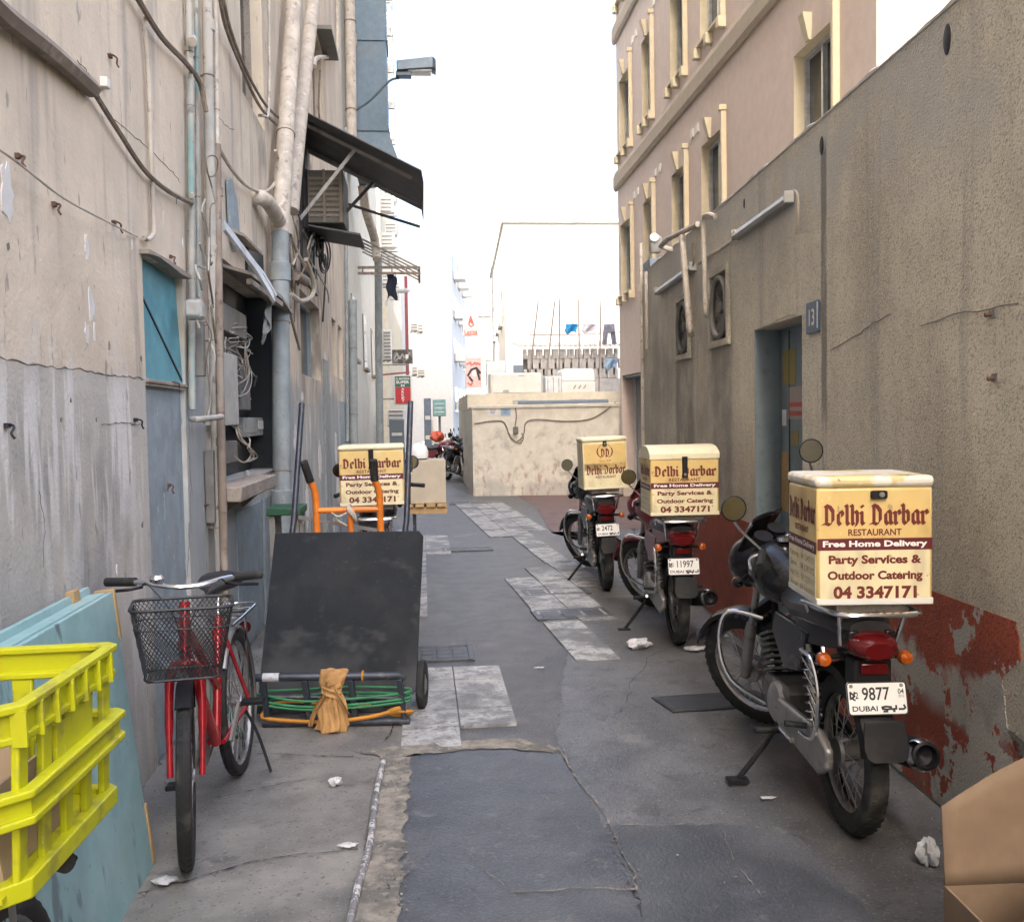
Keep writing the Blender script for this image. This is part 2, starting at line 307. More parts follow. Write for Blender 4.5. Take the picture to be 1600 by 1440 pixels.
M['plate'] = mat('number_plate_white', (.74, .74, .72), .4, var=.04)
M['crate'] = mat('yellow_crate_plastic', (.50, .505, .008), .45, layers=[dict(c=(.24, .22, .05), s=11, lo=.54, hi=.66, a=.6), dict(c=(.68, .68, .2), s=40, st=(1, 5, 1), lo=.64, hi=.7, a=.4), dict(c=(.45, .42, .02), s=8, lo=.55, hi=.72, a=.45)], var=.05)
M['card'] = mat('brown_cardboard', (.205, .142, .092), .85, layers=[dict(c=(.15, .10, .062), s=4, lo=.5, hi=.75, a=.5)], bump=[(1, .15, .002, (200, 3, 3))], var=.08)
M['sacking'] = mat('tan_cloth', (.44, .25, .095), .9, layers=[dict(c=(.26, .14, .05), s=9, lo=.48, hi=.66, a=.7), dict(c=(.52, .33, .16), s=22, lo=.58, hi=.7, a=.5)], bump=[(170, .35, .003)])
M['panelblack'] = mat('black_rubber_sheet', (.012, .015, .020), .7, spec=.25, layers=[dict(c=(.026, .029, .034), s=3, lo=.45, hi=.72, a=.6), dict(c=(.075, .077, .08), s=3.5, st=(1, 1, 1.6), lo=.55, hi=.75, a=.5), dict(c=(.09, .09, .09), s=60, st=(1, 1, 1), lo=.66, hi=.72, a=.4), dict(c=(.07, .072, .075), s=3, lo=.4, hi=.6, a=.6, z=(-1, .32, .1))], bump=[(140, .25, .003)])
M['framesteel'] = mat('dark_blue_steel', (.045, .052, .07), .42, .4, layers=[dict(c=(.16, .15, .14), s=14, lo=.55, hi=.68, a=.6), dict(c=(.10, .055, .035), s=9, lo=.6, hi=.7, a=.6)])
M['orange'] = mat('orange_enamel', (.72, .20, .025), .35, coat=.2, layers=[dict(c=(.35, .11, .03), s=9, lo=.58, hi=.7, a=.5)])
M['rope_green'] = mat('green_rope', (.045, .22, .10), .8, bump=[(90, .6, .004)])
M['rope_orange'] = mat('orange_strap', (.50, .22, .03), .8, bump=[(90, .5, .003)])
M['green'] = mat('dark_green_paint', (.012, .075, .035), .5, layers=[dict(c=(.05, .06, .05), s=9, lo=.5, hi=.7, a=.5)])
M['right_wall'] = mat('right_roughcast', (.66, .61, .49), .92, layers=[
    dict(c=(.70, .655, .55), s=.9, lo=.45, hi=.7, a=.7),
    dict(c=(.45, .405, .325), s=1.3, st=(1, 1, .30), lo=.46, hi=.70, a=.7),
    dict(c=(.35, .33, .29), s=5, st=(1, 1, .07), lo=.56, hi=.70, a=.55, z=(1.2, 3.4, .3)),
    dict(c=(.72, .66, .55), s=75, lo=.52, hi=.64, a=.55, d=1),
    dict(c=(.26, .23, .185), s=85, lo=.54, hi=.66, a=.55, d=1),
    dict(c=(.50, .495, .47), s=1.7, lo=.35, hi=.6, a=.7, z=(2.6, 3.4, .2)),
    dict(c=(.34, .31, .27), s=1.1, lo=.4, hi=.62, a=.7, z=(-1, 1.1, .3)),
    dict(c=(.10, .10, .105), s=1.5, lo=.25, hi=.55, a=.55, z=(.95, 2.40, .12), y=(6.85, 7.45, .09), wob=.2),
    dict(c=(.10, .10, .105), s=1.5, lo=.25, hi=.55, a=.55, z=(.95, 2.38, .12), y=(8.1, 8.8, .09), wob=.2),
    dict(c=(.26, .245, .22), s=1.4, lo=.42, hi=.68, a=.5, z=(.2, 2.6, .3), y=(7.2, 11, .3)),
    dict(c=(.15, .135, .12), s=5, st=(1, 1, .3), lo=.2, hi=.5, a=.75, z=(.9, 3.0, .05), y=(4.985, 5.065, .012), wob=.03, ws=9)],
    bump=[(95, 1.0, .016), (9, .4, .02)], var=.12, vscale=3)
M['dado_worn'] = mat('peeling_red_paint', (.40, .078, .036), .85, layers=[
    dict(c=(.13, .05, .04), s=60, lo=.54, hi=.66, a=.6, d=1), dict(c=(.26, .055, .03), s=4, lo=.5, hi=.7, a=.7),
    dict(c=(.50, .475, .43), s=2.2, lo=.44, hi=.455, z=(-1, .58, .04), y=(2.9, 4.55, .08), wob=.35, ws=5, d=5),
    dict(c=(.50, .48, .44), s=3.5, lo=.52, hi=.535, z=(-1, 1.2, .05), y=(2.8, 3.75, .05), d=5),
    dict(c=(.20, .19, .175), s=3, lo=.5, hi=.68, a=.5, z=(-1, .6, .1)),
    dict(c=(.31, .058, .03), s=3.4, lo=.53, hi=.55, z=(-1, .42, .05), y=(2.9, 4.6, .1), d=5, o=44)],
    bump=[(95, 1.0, .016), (5, .5, .02)])
M['dado'] = mat('red_dado_paint', (.36, .070, .034), .8, layers=[dict(c=(.13, .05, .04), s=60, lo=.54, hi=.66, a=.6, d=1), dict(c=(.16, .04, .028), s=4, lo=.5, hi=.72, a=.7), dict(c=(.40, .10, .05), s=2, lo=.55, hi=.75, a=.5)], bump=[(95, 1.0, .016)])
M['capedge'] = mat('bare_parapet_edge', (.45, .43, .40), .9, layers=[dict(c=(.26, .25, .23), s=5, lo=.5, hi=.7, a=.6)], bump=[(20, .6, .01)])
M['bluedoor'] = mat('blue_metal_door', (.17, .215, .24), .5, layers=[dict(c=(.23, .28, .31), s=2, st=(1, 1, .4), lo=.5, hi=.7, a=.5), dict(c=(.10, .13, .15), s=10, lo=.58, hi=.7, a=.5)], var=.08)
M['paper_white'] = mat('white_paper', (.66, .66, .66), .8, var=.05)
M['paper_yellow'] = mat('yellow_paper', (.28, .235, .09), .8, var=.08)
M['paper_pink'] = mat('pinkish_paper', (.36, .31, .30), .8, var=.06)
M['signblue'] = mat('blue_enamel_sign', (.035, .075, .14), .35, coat=.3, layers=[dict(c=(.09, .12, .16), s=6, lo=.55, hi=.72, a=.5)])
M['pink'] = mat('pink_render', (.63, .53, .47), .88, layers=[dict(c=(.54, .44, .40), s=.7, lo=.45, hi=.7, a=.5), dict(c=(.64, .52, .45), s=1.8, st=(1, 1, .3), lo=.5, hi=.7, a=.5)], bump=[(60, .2, .004)], var=.05)
M['pinkband'] = mat('taupe_band', (.42, .36, .285), .85, bump=[(60, .2, .004)], var=.06)
M['cream'] = mat('cream_trim', (.62, .55, .40), .75, layers=[dict(c=(.58, .47, .30), s=2, st=(1, 1, .3), lo=.5, hi=.7, a=.5)], var=.06)
M['cream_wall'] = mat('cream_wall', (.62, .57, .46), .85, layers=[dict(c=(.5, .46, .38), s=1.1, lo=.5, hi=.7, a=.5)], bump=[(40, .2, .004)], var=.07)
M['farwall'] = mat('stained_cream_wall', (.66, .63, .55), .88, layers=[dict(c=(.50, .46, .39), s=1.4, lo=.5, hi=.7, a=.6), dict(c=(.33, .30, .27), s=3.2, lo=.52, hi=.68, a=.7, z=(.35, 1.25, .25)), dict(c=(.36, .20, .15), s=9, st=(1, 1, .4), lo=.52, hi=.66, a=.65, z=(-1, .62, .15)), dict(c=(.36, .35, .34), s=2, lo=.4, hi=.6, a=.5, z=(-1, .3, .08)), dict(c=(.2, .19, .17), s=24, lo=.68, hi=.74, a=.6)], bump=[(18, .4, .01)], var=.07)
M['white_wall'] = mat('white_wall', (.74, .73, .70), .85, layers=[dict(c=(.66, .65, .63), s=.5, lo=.5, hi=.7, a=.4)], var=.04)
M['offwhite'] = mat('offwhite_panel', (.66, .65, .61), .6, var=.05)
M['duct'] = mat('blue_sheet_duct', (.11, .17, .225), .5, .1, layers=[dict(c=(.19, .23, .255), s=2, st=(1, 1, .25), lo=.5, hi=.7, a=.5), dict(c=(.20, .145, .09), s=1.2, lo=.5, hi=.75, a=.6), dict(c=(.6, .6, .58), s=30, lo=.70, hi=.72, a=.8)], var=.1)
M['lampmetal'] = mat('lamp_grey_metal', (.09, .12, .15), .4, .4)
M['lampwhite'] = mat('lamp_white', (.62, .66, .68), .4)
M['tube_glass'] = mat('fluorescent_cover', (.30, .295, .28), .4, layers=[dict(c=(.28, .27, .25), s=6, lo=.5, hi=.7, a=.5)])
M['signred'] = mat('red_sign_panel', (.50, .02, .035), .4, var=.05)
M['signgreen'] = mat('green_sign_panel', (.02, .13, .10), .4, var=.05)
M['signpink'] = mat('pale_pink_sign', (.62, .42, .42), .5, var=.1)
M['signdark'] = mat('dark_picture_sign', (.06, .055, .05), .4, layers=[dict(c=(.22, .2, .19), s=6, lo=.5, hi=.55, a=.8)])
M['redletter'] = mat('faded_red_lettering', (.50, .11, .10), .6, var=0)
M['maroonpipe'] = mat('maroon_pipe', (.26, .06, .07), .6)
M['teal'] = mat('teal_box', (.17, .33, .33), .6, layers=[dict(c=(.3, .42, .40), s=5, lo=.5, hi=.6, a=.5)])
M['bluegrey'] = mat('blue_grey_metal', (.14, .18, .23), .5)
M['clothblue'] = mat('bright_blue_cloth', (.03, .28, .58), .85)
M['clothwhite'] = mat('white_cloth', (.6, .57, .62), .85)
M['clothgrey'] = mat('grey_cloth', (.26, .27, .33), .85)
M['clothpale'] = mat('pale_blue_cloth', (.30, .42, .55), .85)
M['litter'] = mat('white_plastic_litter', (.52, .53, .55), .45, layers=[dict(c=(.25, .24, .23), s=30, lo=.5, hi=.65, a=.6)], var=.1)
M['helmet'] = mat('white_helmet', (.74, .75, .76), .25, coat=.4, var=.03)
M['jacket'] = mat('navy_cloth', (.02, .027, .05), .85)
M['lime'] = mat('lime_green_plastic', (.28, .62, .04), .5)
M['basket'] = mat('black_wire', (.03, .032, .035), .5, .3)
M['brownleather'] = mat('brown_leather', (.22, .075, .03), .5)
M['red_item'] = mat('orange_red_plastic', (.55, .09, .04), .5)
M['block'] = mat('hollow_block', (.44, .42, .40), .9, layers=[dict(c=(.33, .31, .3), s=5, lo=.5, hi=.7, a=.5)])
M['terrace'] = mat('roof_sheet', (.50, .47, .42), .8)
# ================================================================== ground
def flat(name, pts, z, m, jag=0, **kw):               # thin sheet with a broken edge
    P = []
    n = len(pts)
    for i in range(n):
        a, b = Vector(pts[i]), Vector(pts[(i+1) % n]); k = max(1, int((b-a).length/.03)) if jag else 1
        for j in range(k):
            p = a.lerp(b, j/k); w1 = .007*(math.sin(p.x*9+p.y*5)+math.sin(p.x*31-p.y*27)+math.sin(p.x*67+p.y*71))*(1 if jag else 0); P.append(Vector((p.x+w1+random.uniform(-jag, jag)*.6, p.y+w1+random.uniform(-jag, jag)*.6, z)))
    mb = MB(); mb.poly(P); return mb.build(name, m, loc=(0, 0, 0), kind='structure', smooth=False, **kw)
mb = MB(); n = 24
mb.sheet(lambda u, v: (-250+500*u, -150+500*v, 0), 4, 4)
mb.build('ground', M['asphalt'], kind='structure', smooth=False)
def g2(*pp): return [G(*p) for p in pp]
flat('concrete_pavement', [(-1.26, -2), (-1.26, 13.5), (-.35, 13.5), (-.35, 6.3), (-.14, 6.3), G(640, 1185).xy, G(640, 1300).xy, G(615, 1440).xy, (-.28, 1.2), (-.28, -2)], .004, M['concrete'], .012)
flat('worn_apron', [(2.6, -2), (2.5, 13.2), (1.75, 13.2), G(985, 800).xy, G(1000, 905).xy, G(880, 905).xy, G(850, 960).xy, G(885, 1020).xy, G(870, 1160).xy, G(930, 1270).xy, G(985, 1390).xy, (.85, 1.2), (.85, -2)], .004, M['concrete_dark'], .012)
flat('asphalt_patch', g2((640, 1195), (660, 1178), (760, 1172), (870, 1180), (905, 1225), (940, 1285), (985, 1390), (1000, 1440)) + [Vector((.4, 1.6, 0)), Vector((-.25, 1.6, 0))] + g2((618, 1440), (632, 1320)), .009, M['asphalt_new'], .012)
flat('dark_slab', g2((945, 1292), (1230, 1290), (1330, 1400), (1360, 1440)) + [Vector((1.2, 1.9, 0)), Vector((.55, 1.9, 0))] + g2((990, 1392)), .0085, M['asphalt_new'], .01)
flat('mortar_strip', g2((598, 1185), (640, 1190), (635, 1300), (622, 1420)) + [Vector((-.25, 1.4, 0)), Vector((-.4, 1.4, 0))] + g2((548, 1440), (575, 1320)), .013, M['mortar'], .014)
flat('mortar_strip', g2((560, 1178), (700, 1160), (800, 1158), (870, 1172), (868, 1180), (760, 1172), (660, 1180), (600, 1192)), .0125, M['mortar'], .014)
def crack(a, b, w, z=.0165, m='mortar', amp=.05):
    P = [Vector(a), Vector(b)]; d_ = amp*(P[1]-P[0]).length
    for _ in range(5):
        Q = []
        for p, q in zip(P[:-1], P[1:]): Q += [p, (p+q)/2+Vector((random.uniform(-1, 1), random.uniform(-1, 1), 0))*d_]
        P = Q+[P[-1]]; d_ *= .55
    n = len(P); A = []; B = []
    for i, p in enumerate(P):
        t_ = (P[min(i+1, n-1)]-P[max(i-1, 0)]).normalized(); nn = Vector((-t_.y, t_.x, 0)); k = w*random.uniform(.05, 1.6)*(.3+.7*abs(math.sin(i*.37+w*900)))
        A.append(p+nn*k+Vector((0, 0, z))); B.append(p-nn*k*random.uniform(.3, 1)+Vector((0, 0, z)))
    MB().add(A+B, [[i, i+1, n+i+1, n+i] for i in range(n-1)]).build('mortar_crack', M[m], kind='structure', smooth=False)
for a, b, w in (((905, 1225), (950, 1290), .010), ((950, 1290), (995, 1398), .010), ((995, 1395), (800, 1400), .012), ((945, 1292), (1200, 1300), .006), ((1200, 1300), (1260, 1312), .006), ((1130, 1300), (1190, 1410), .004), ((870, 1172), (905, 1225), .014), ((800, 1400), (735, 1340), .004), ((1085, 1310), (1105, 1370), .003), ((660, 1250), (760, 1262), .002), ((1260, 1315), (1400, 1330), .003), ((840, 1240), (905, 1300), .003), ((1000, 1160), (1180, 1180), .003)): crack(G(*a), G(*b), w*.6)
for a, b, w in (((215, 1400), (420, 1345), .004), ((420, 1345), (560, 1330), .003), ((330, 1250), (480, 1220), .003), ((400, 1180), (560, 1185), .004), ((1150, 960), (1010, 1030), .004), ((1010, 1030), (960, 1120), .003), ((1100, 1140), (1300, 1150), .003), ((640, 1110), (600, 1160), .004)): crack(G(*a), G(*b), w, .0105, 'black')
# grit and small stones along the edges: nobody could count it
random.seed(5); mb = MB()
for _ in range(520):
    k = random.random()
    if k < .35: p = Vector((random.uniform(-1.2, -.95), random.uniform(2.5, 12), 0))
    elif k < .6: p = RW0+RD*random.uniform(2, 10)-RN*random.uniform(.02, .35)
    elif k < .85: q = G(random.uniform(585, 640), random.uniform(1190, 1435)); p = q
    else: p = Vector((random.uniform(-1, 1.7), random.uniform(2.2, 9), 0))
    r_ = random.uniform(.002, .007); c = Vector((p.x, p.y, .013+r_*.5)); v = [c+Vector((random.uniform(.6, 1.3)*r_*a, random.uniform(.6, 1.3)*r_*b, random.uniform(.5, 1)*r_*e)) for a, b, e in ((1, 0, 0), (0, 1, 0), (-1, 0, 0), (0, -1, 0), (0, 0, 1), (0, 0, -1))]
    mb.add(v, [(0, 1, 4), (1, 2, 4), (2, 3, 4), (3, 0, 4), (1, 0, 5), (2, 1, 5), (3, 2, 5), (0, 3, 5)])
mb.build('grit', M['mortar'], kind='stuff', smooth=False, label='scattered grit and small stones on the ground', cat='grit'); random.seed(9)
flat('red_paving', [(1.75, 13.3), (3.9, 13.3), (4.2, 19.6), (1.9, 19.6), (2.0, 17)], .005, M['redpave'], .01)
flat('wet_lane', [(-.1, 20.5), (.9, 20.0), (1.0, 60), (-.6, 60)], .004, M['concrete_dark'], .02)
# pale paving tiles, one by one
pav = bpy.data.objects.new('tiled_pavement', None); COL.objects.link(pav); pav['kind'] = 'structure'
TS = .30
tm = MB().box((0, 0, 0), (TS-.008, TS-.008, .03)); tob = tm.build('tile', M['paver'], pav, loc=(0, -40, 0), ); tmesh = tob.data; bpy.data.objects.remove(tob)
tile_n = 0
def inside(p, poly):
    c = False; n = len(poly)
    for i in range(n):
        a, b = poly[i], poly[(i+1) % n]
        if (a.y > p.y) != (b.y > p.y) and p.x < (b.x-a.x)*(p.y-a.y)/(b.y-a.y)+a.x: c = not c
    return c
def tiles(poly, ang=0, skip=.0):
    global tile_n
    poly = [Vector(p).to_3d() for p in poly]; c0 = poly[0]; ca, sa = math.cos(ang), math.sin(ang)
    for i in range(-30, 31):
        for j in range(-30, 31):
            x, y = i*TS, j*TS; p = Vector((c0.x+x*ca-y*sa, c0.y+x*sa+y*ca, 0))
            if inside(p, poly) and random.random() >= skip:
                place('tile', tmesh, pav, (p.x, p.y, -.001+random.uniform(-.002, .002)), (random.uniform(-.004, .004), random.uniform(-.004, .004), ang+random.uniform(-.006, .006))); tile_n += 1
tiles(g2((672, 1100), (672, 1160), (612, 1160), (645, 1036), (748, 1040), (768, 1158), (672, 1160)))
tiles(g2((640, 960), (690, 960), (686, 865), (716, 878), (712, 838), (640, 838)))
tiles(g2((665, 840), (672, 800), (690, 800), (692, 840)))
tiles(g2((720, 785), (790, 782), (830, 812), (872, 880), (830, 880), (800, 838), (760, 838)), AR)
tiles(g2((815, 908), (845, 880), (920, 885), (935, 975), (912, 990), (940, 1040), (885, 1025), (845, 960)), AR, .05)
# inspection covers
def cover(label, c, w, d, ang, nx, ny, name='drain_cover', plain=False, z=.016):
    t = thing(name, label, 'drain cover', (c.x, c.y, 0), (0, 0, ang))
    f = MB()
    for s in (-1, 1): f.box((s*(w/2-.02), 0, z/2), (.04, d, z)); f.box((0, s*(d/2-.02), z/2), (w-.08, .04, z))
    f.build('frame', M['iron'], t, bevel=.003)
    MB().box((0, 0, z*.3), (w-.08, d-.08, z*.6)).build('plate', M['iron'], t)
    if not plain:
        for i in range(nx):
            for j in range(ny):
                cw, ch = (w-.1)/nx, (d-.1)/ny
                MB().box((-(w-.1)/2+cw*(i+.5), -(d-.1)/2+ch*(j+.5), z*.72), (cw-.022, ch-.022, z*.5)).build('raised_panel', M['iron'], t, bevel=.003)
    return t
cover('square cast iron drain cover with raised panels beside the black cart wheel', G(692, 1022), .42, .42, 0, 3, 3)
cover('narrow drain grating across the middle of the lane', G(730, 859), .62, .3, 0, 4, 2)
cover('dark drain cover among the pale tiles on the right, nearer one', G(893, 960), .62, .36, AR, 3, 1)
cover('dark drain cover among the pale tiles on the right, farther one', G(868, 926), .6, .3, AR, 3, 1)
cover('small grey drain cover in the lane by the cream shed corner', G(735, 786), .8, .5, 0, 2, 1)
c = Vector((.52, 2.2, 0)); cover('dark metal trench cover cut off by the bottom edge of the photo', c, 1.0, .62, .05, 4, 2)
# rubber mat
a, b = G(1018, 1092), G(1045, 1122)
t = MB()
t.sheet(lambda u, v: (a.x+.62*u+.05*v, a.y-.28*v+.04*u, .010+.003*math.sin(9*u)*math.sin(7*v)), 12, 6)
o = t.build('rubber_mat', M['rubber_mat'], solid=.008, label='black rubber mat lying on the ground near the first motorcycle wheel', cat='mat')
# ================================================================== walls with openings
def wall_holes(mb, u0, u1, z0, z1, holes, fn, depth):
    """front skin with rectangular openings, reveals and a back skin; fn(u, n, z) -> point, n = depth into the wall"""
    us = sorted({u0, u1, *[h[0] for h in holes], *[h[1] for h in holes]}); zs = sorted({z0, z1, *[h[2] for h in holes], *[h[3] for h in holes]})
    us = [u for u in us if u0 <= u <= u1]; zs = [z for z in zs if z0 <= z <= z1]
    for i in range(len(us)-1):
        for j in range(len(zs)-1):
            cu, cz = (us[i]+us[i+1])/2, (zs[j]+zs[j+1])/2
            if any(h[0] < cu < h[1] and h[2] < cz < h[3] for h in holes): continue
            mb.poly([fn(us[i], 0, zs[j]), fn(us[i+1], 0, zs[j]), fn(us[i+1], 0, zs[j+1]), fn(us[i], 0, zs[j+1])])
    for h in holes:
        a, b, c, d = h[:4]; dp = h[4] if len(h) > 4 else depth
        for p, q in (((a, c), (b, c)), ((b, c), (b, d)), ((b, d), (a, d)), ((a, d), (a, c))):
            mb.poly([fn(p[0], 0, p[1]), fn(q[0], 0, q[1]), fn(q[0], dp, q[1]), fn(p[0], dp, p[1])])
    return mb
# ---- left building: face along world Y at x = XL
LB = thing('old_apartment_block', 'old beige plastered building with many pipes and peeling paint on the left', 'building', (XL, 0, 0))
niche = (4.56, 5.30, 1.81, 2.38, .06); cab = (6.15, 8.40, 1.20, 2.66, .22); upw = (7.30, 8.30, 4.02, 5.5, .16)
lw1 = (10.35, 12.3, 2.10, 3.0, .18); lw2 = (13.95, 14.6, 2.25, 3.08, .15); lw3 = (15.0, 15.7, 2.25, 3.08, .15)
upw2 = (12.2, 13.4, 5.2, 6.6, .16); panel = (4.545, 5.28, -.02, 1.78, .025)
mb = MB()
wall_holes(mb, -12, 17, -.2, 26, [niche, cab, upw, lw1, lw2, lw3, upw2, panel], lambda u, n, z: (-n, u, z), .2)
mb.poly([(-6, 17, -.2), (0, 17, -.2), (0, 17, 26), (-6, 17, 26)]); mb.poly([(-6, -12, -.2), (0, -12, -.2), (0, -12, 26), (-6, -12, 26)])
mb.poly([(-6, -12, 16), (0, -12, 16), (0, 17, 26), (-6, 17, 26)]); mb.poly([(-6, -12, -.2), (-6, 17, -.2), (-6, 17, 26), (-6, -12, 26)])
mb.build('wall', M['left_wall'], LB, smooth=False)
MB().box((-.028, (panel[0]+panel[1])/2, .88), (.006, panel[1]-panel[0]+.02, 1.9)).build('painted_panel', M['blue_paint'], LB)
MB().box((-.032, (niche[0]+niche[1])/2, 2.095), (.012, niche[1]-niche[0]-.004, .565), (0, rad(-2.5), 0)).build('blanking_board', M['turq'], LB)
MB().bar((-.029, 4.60, 2.22), (-.012, 5.27, 1.83), .006, .012).build('board_joint', M['black'], LB)
mb = MB(); mb.prism([(.045, 4.52, 2.372), (.045, 4.7, 2.385), (.045, 4.9, 2.378), (.045, 5.1, 2.366), (.045, 5.32, 2.372), (.045, 5.32, 2.39), (.045, 4.9, 2.40), (.045, 4.52, 2.392)], (-.09, 0, 0)); mb.build('lintel_edge', M['greywood'], LB)
MB().box((-.012, 4.93, 1.80), (.05, .76, .012)).build('niche_sill', M['greywood'], LB)
# ledge high on the near end of the wall
mb = MB(); p, q = L(-60, -50), L(148, 138)
# cabinet backing and windows
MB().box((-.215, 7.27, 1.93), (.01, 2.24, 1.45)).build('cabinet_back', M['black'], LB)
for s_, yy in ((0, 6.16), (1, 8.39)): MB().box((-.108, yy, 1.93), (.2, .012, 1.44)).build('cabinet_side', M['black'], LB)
mb = MB(); mb.box((.004, 7.25, 1.185), (.03, 2.2, .03)); mb.build('cabinet_sill', M['greywood'], LB)
def lwindow(h, m, bars=0, frame='greywood', cross=True):
    a, b, c, d, dp = h; g = MB().box((-dp+.015, (a+b)/2, (c+d)/2), (.012, b-a, d-c)).build('window', m, LB)
    f = MB()
    for y in (a+.025, b-.025): f.box((-dp+.04, y, (c+d)/2), (.05, .05, d-c))
    for z in (c+.025, d-.025): f.box((-dp+.041, (a+b)/2, z), (.05, b-a-.1, .05))
    if cross: f.box((-dp+.039, (a+b)/2, (c+d)/2), (.04, .04, d-c-.1))
    f.build('frame', M[frame], g)
    for i in range(bars):
        y = a+(b-a)*(i+1)/(bars+1); MB().cyl((-.05, y, c), (-.05, y, d), .008, n=6).build('bar', M['steel'], g)
    return g
lwindow(upw, M['glass'], 0); lwindow(lw1, M['glass'], 0, 'blue_paint'); lwindow(lw2, M['glass'], 3, 'blue_paint'); lwindow(lw3, M['glass'], 3, 'blue_paint'); lwindow(upw2, M['glass'], 0)
# flaked patches of bare plaster: irregular thin chips
def flake(px, py, w, h, n=9, m='flake', o=.003):
    c = L(px, py); P = []
    for i in range(n*2):
        a = 2*math.pi*i/(n*2); r_ = random.uniform(.6, 1.05); P.append(Vector((o, c.y+math.cos(a)*w/2*r_, c.z+math.sin(a)*h/2*r_)))
    MB().prism(P, (-.004, 0, 0)).build('plaster_patch', M[m], LB, smooth=False)
for a in ((135, 388, .05, .11), (142, 475, .07, .15), (135, 520, .05, .09), (147, 520, .02, .09), (10, 300, .1, .2), (206, 383, .02, .05), (182, 890, .02, .06), (160, 180, .03, .02), (255, 340, .01, .09), (285, 380, .03, .05)): flake(*a)
for a in ((170, 540, .02, .04), (275, 310, .015, .06), (12, 385, .02, .03), (110, 625, .012, .02), (150, 655, .01, .02), (95, 655, .02, .02), (222, 820, .03, .03), (262, 760, .04, .05), (220, 560, .02, .03)): flake(*a, 6, 'darkbox')
for a in ((520, 820, .7, .4), (462, 690, .35, .35), (515, 600, .5, .35), (500, 720, .45, .5), (528, 760, .6, .5), (450, 760, .2, .3), (535, 640, .7, .5), (480, 790, .35, .5), (508, 560, .35, .2), (455, 850, .15, .3), (472, 620, .3, .12), (525, 700, .4, .6)): flake(*a, 14)
for pts, r_ in (([(150, 150), (175, 185), (200, 205), (235, 235), (270, 270), (285, 290)], .0022), ([(292, 420), (291, 520), (293, 640), (297, 760), (296, 850), (290, 920)], .0035), ([(120, 95), (135, 110), (140, 120)], .002), ([(330, 165), (350, 195), (368, 205)], .003), ([(60, 765), (70, 820), (66, 900)], .0018), ([(160, 663), (190, 660), (225, 664)], .003)):
    P = []
    for a, b in zip(pts[:-1], pts[1:]):
        for k in range(6): q = L(a[0]+(b[0]-a[0])*k/6+random.uniform(-1.2, 1.2), a[1]+(b[1]-a[1])*k/6+random.uniform(-1.2, 1.2)); P.append(Vector((.0004, q.y, q.z)))
    MB().tube(P, [r_*random.uniform(.4, 1.3) for _ in P], 4).build('crack_and_shadow_line', M['darkbox'], LB)
# horizontal seam: its rough shadow line painted as a thin dark strip
P = []
for i in range(60):
    y = 2.2+2.34*i/59; P.append(Vector((.0004, y, 1.803+random.uniform(-.005, .005)+.004*math.sin(y*9))))
MB().tube(P, [random.uniform(.0008, .0045) for _ in P], 4).build('crack_and_shadow_line', M['darkbox'], LB)
# far end of block: blue painted strip doors
MB().box((.006, 12.9, 1.2), (.02, .75, 2.4)).build('shutter', M['pipe_blue'], LB)
MB().box((.006, 15.3, .95), (.02, 1.1, 1.9)).build('shutter', M['blue_paint'], LB)
# ---- second left building
def block(name, label, foot, z1, m, cat='building', z0=-.1, group=None):
    c = sum((Vector(p) for p in foot), Vector((0, 0)))/len(foot)
    t = thing(name, label, cat, (c.x, c.y, 0), group=group)
    w = MB(); w.prism([(p[0]-c.x, p[1]-c.y, z0) for p in foot], (0, 0, z1-z0)); w.build('wall', m, t, smooth=False); return t
B2 = block('narrow_house', 'narrow beige house just past the pipe covered building on the left', [(-6, 17.02), (-1.3, 17.02), (-1.3, 31), (-6, 31)], 10.5, M['cream_wall'])
for y, z in ((19, 3.4), (22.5, 3.4), (26, 3.4)): 
    w = MB().box((-1.30+3.65, y-24, z), (.06, 1.1, 1.2)).build('window', M['glass_pale'], B2); MB().box((-1.26+3.65, y-24, z-.64), (.12, 1.2, .06)).build('sill', M['greywood'], w)
# ---- right: low kitchen building with flat roof
KB = thing('kitchen_building', 'low brown roughcast building with a blue door and red painted base on the right', 'building', RW0, (0, 0, -AR))
door = (5.37, 6.30, -.02, 2.15, .20); fan1 = (6.95, 7.40, 2.14, 2.66, .1); fan2 = (8.2, 8.7, 2.12, 2.62, .1)
ZT = 3.15
mb = MB(); wall_holes(mb, -6, 10.55, -.2, ZT, [door, fan1, fan2], lambda u, n, z: (n, u, z), .2)
mb.poly([(0, -6, ZT), (0, 10.55, ZT), (1.4, 10.55, ZT), (1.4, -6, ZT)]); mb.poly([(0, 10.55, -.2), (1.4, 10.55, -.2), (1.4, 10.55, ZT), (0, 10.55, ZT)])
mb.poly([(0, -6, -.2), (1.4, -6, -.2), (1.4, -6, ZT), (0, -6, ZT)])
mb.build('wall', M['right_wall'], KB, smooth=False)
# rough bare parapet edge
mb = MB()
def edge(u, v):
    y = -6+16.56*u; a = v*math.pi; r_ = .02+.012*math.sin(y*7.3)+.008*math.sin(y*23)
    return (.05-.055*math.cos(a)*1.0-.012*math.sin(a), y, ZT-.012+r_*math.sin(a)*1.2)
mb.sheet(edge, 260, 6); mb.build('parapet_edge', M['capedge'], KB)
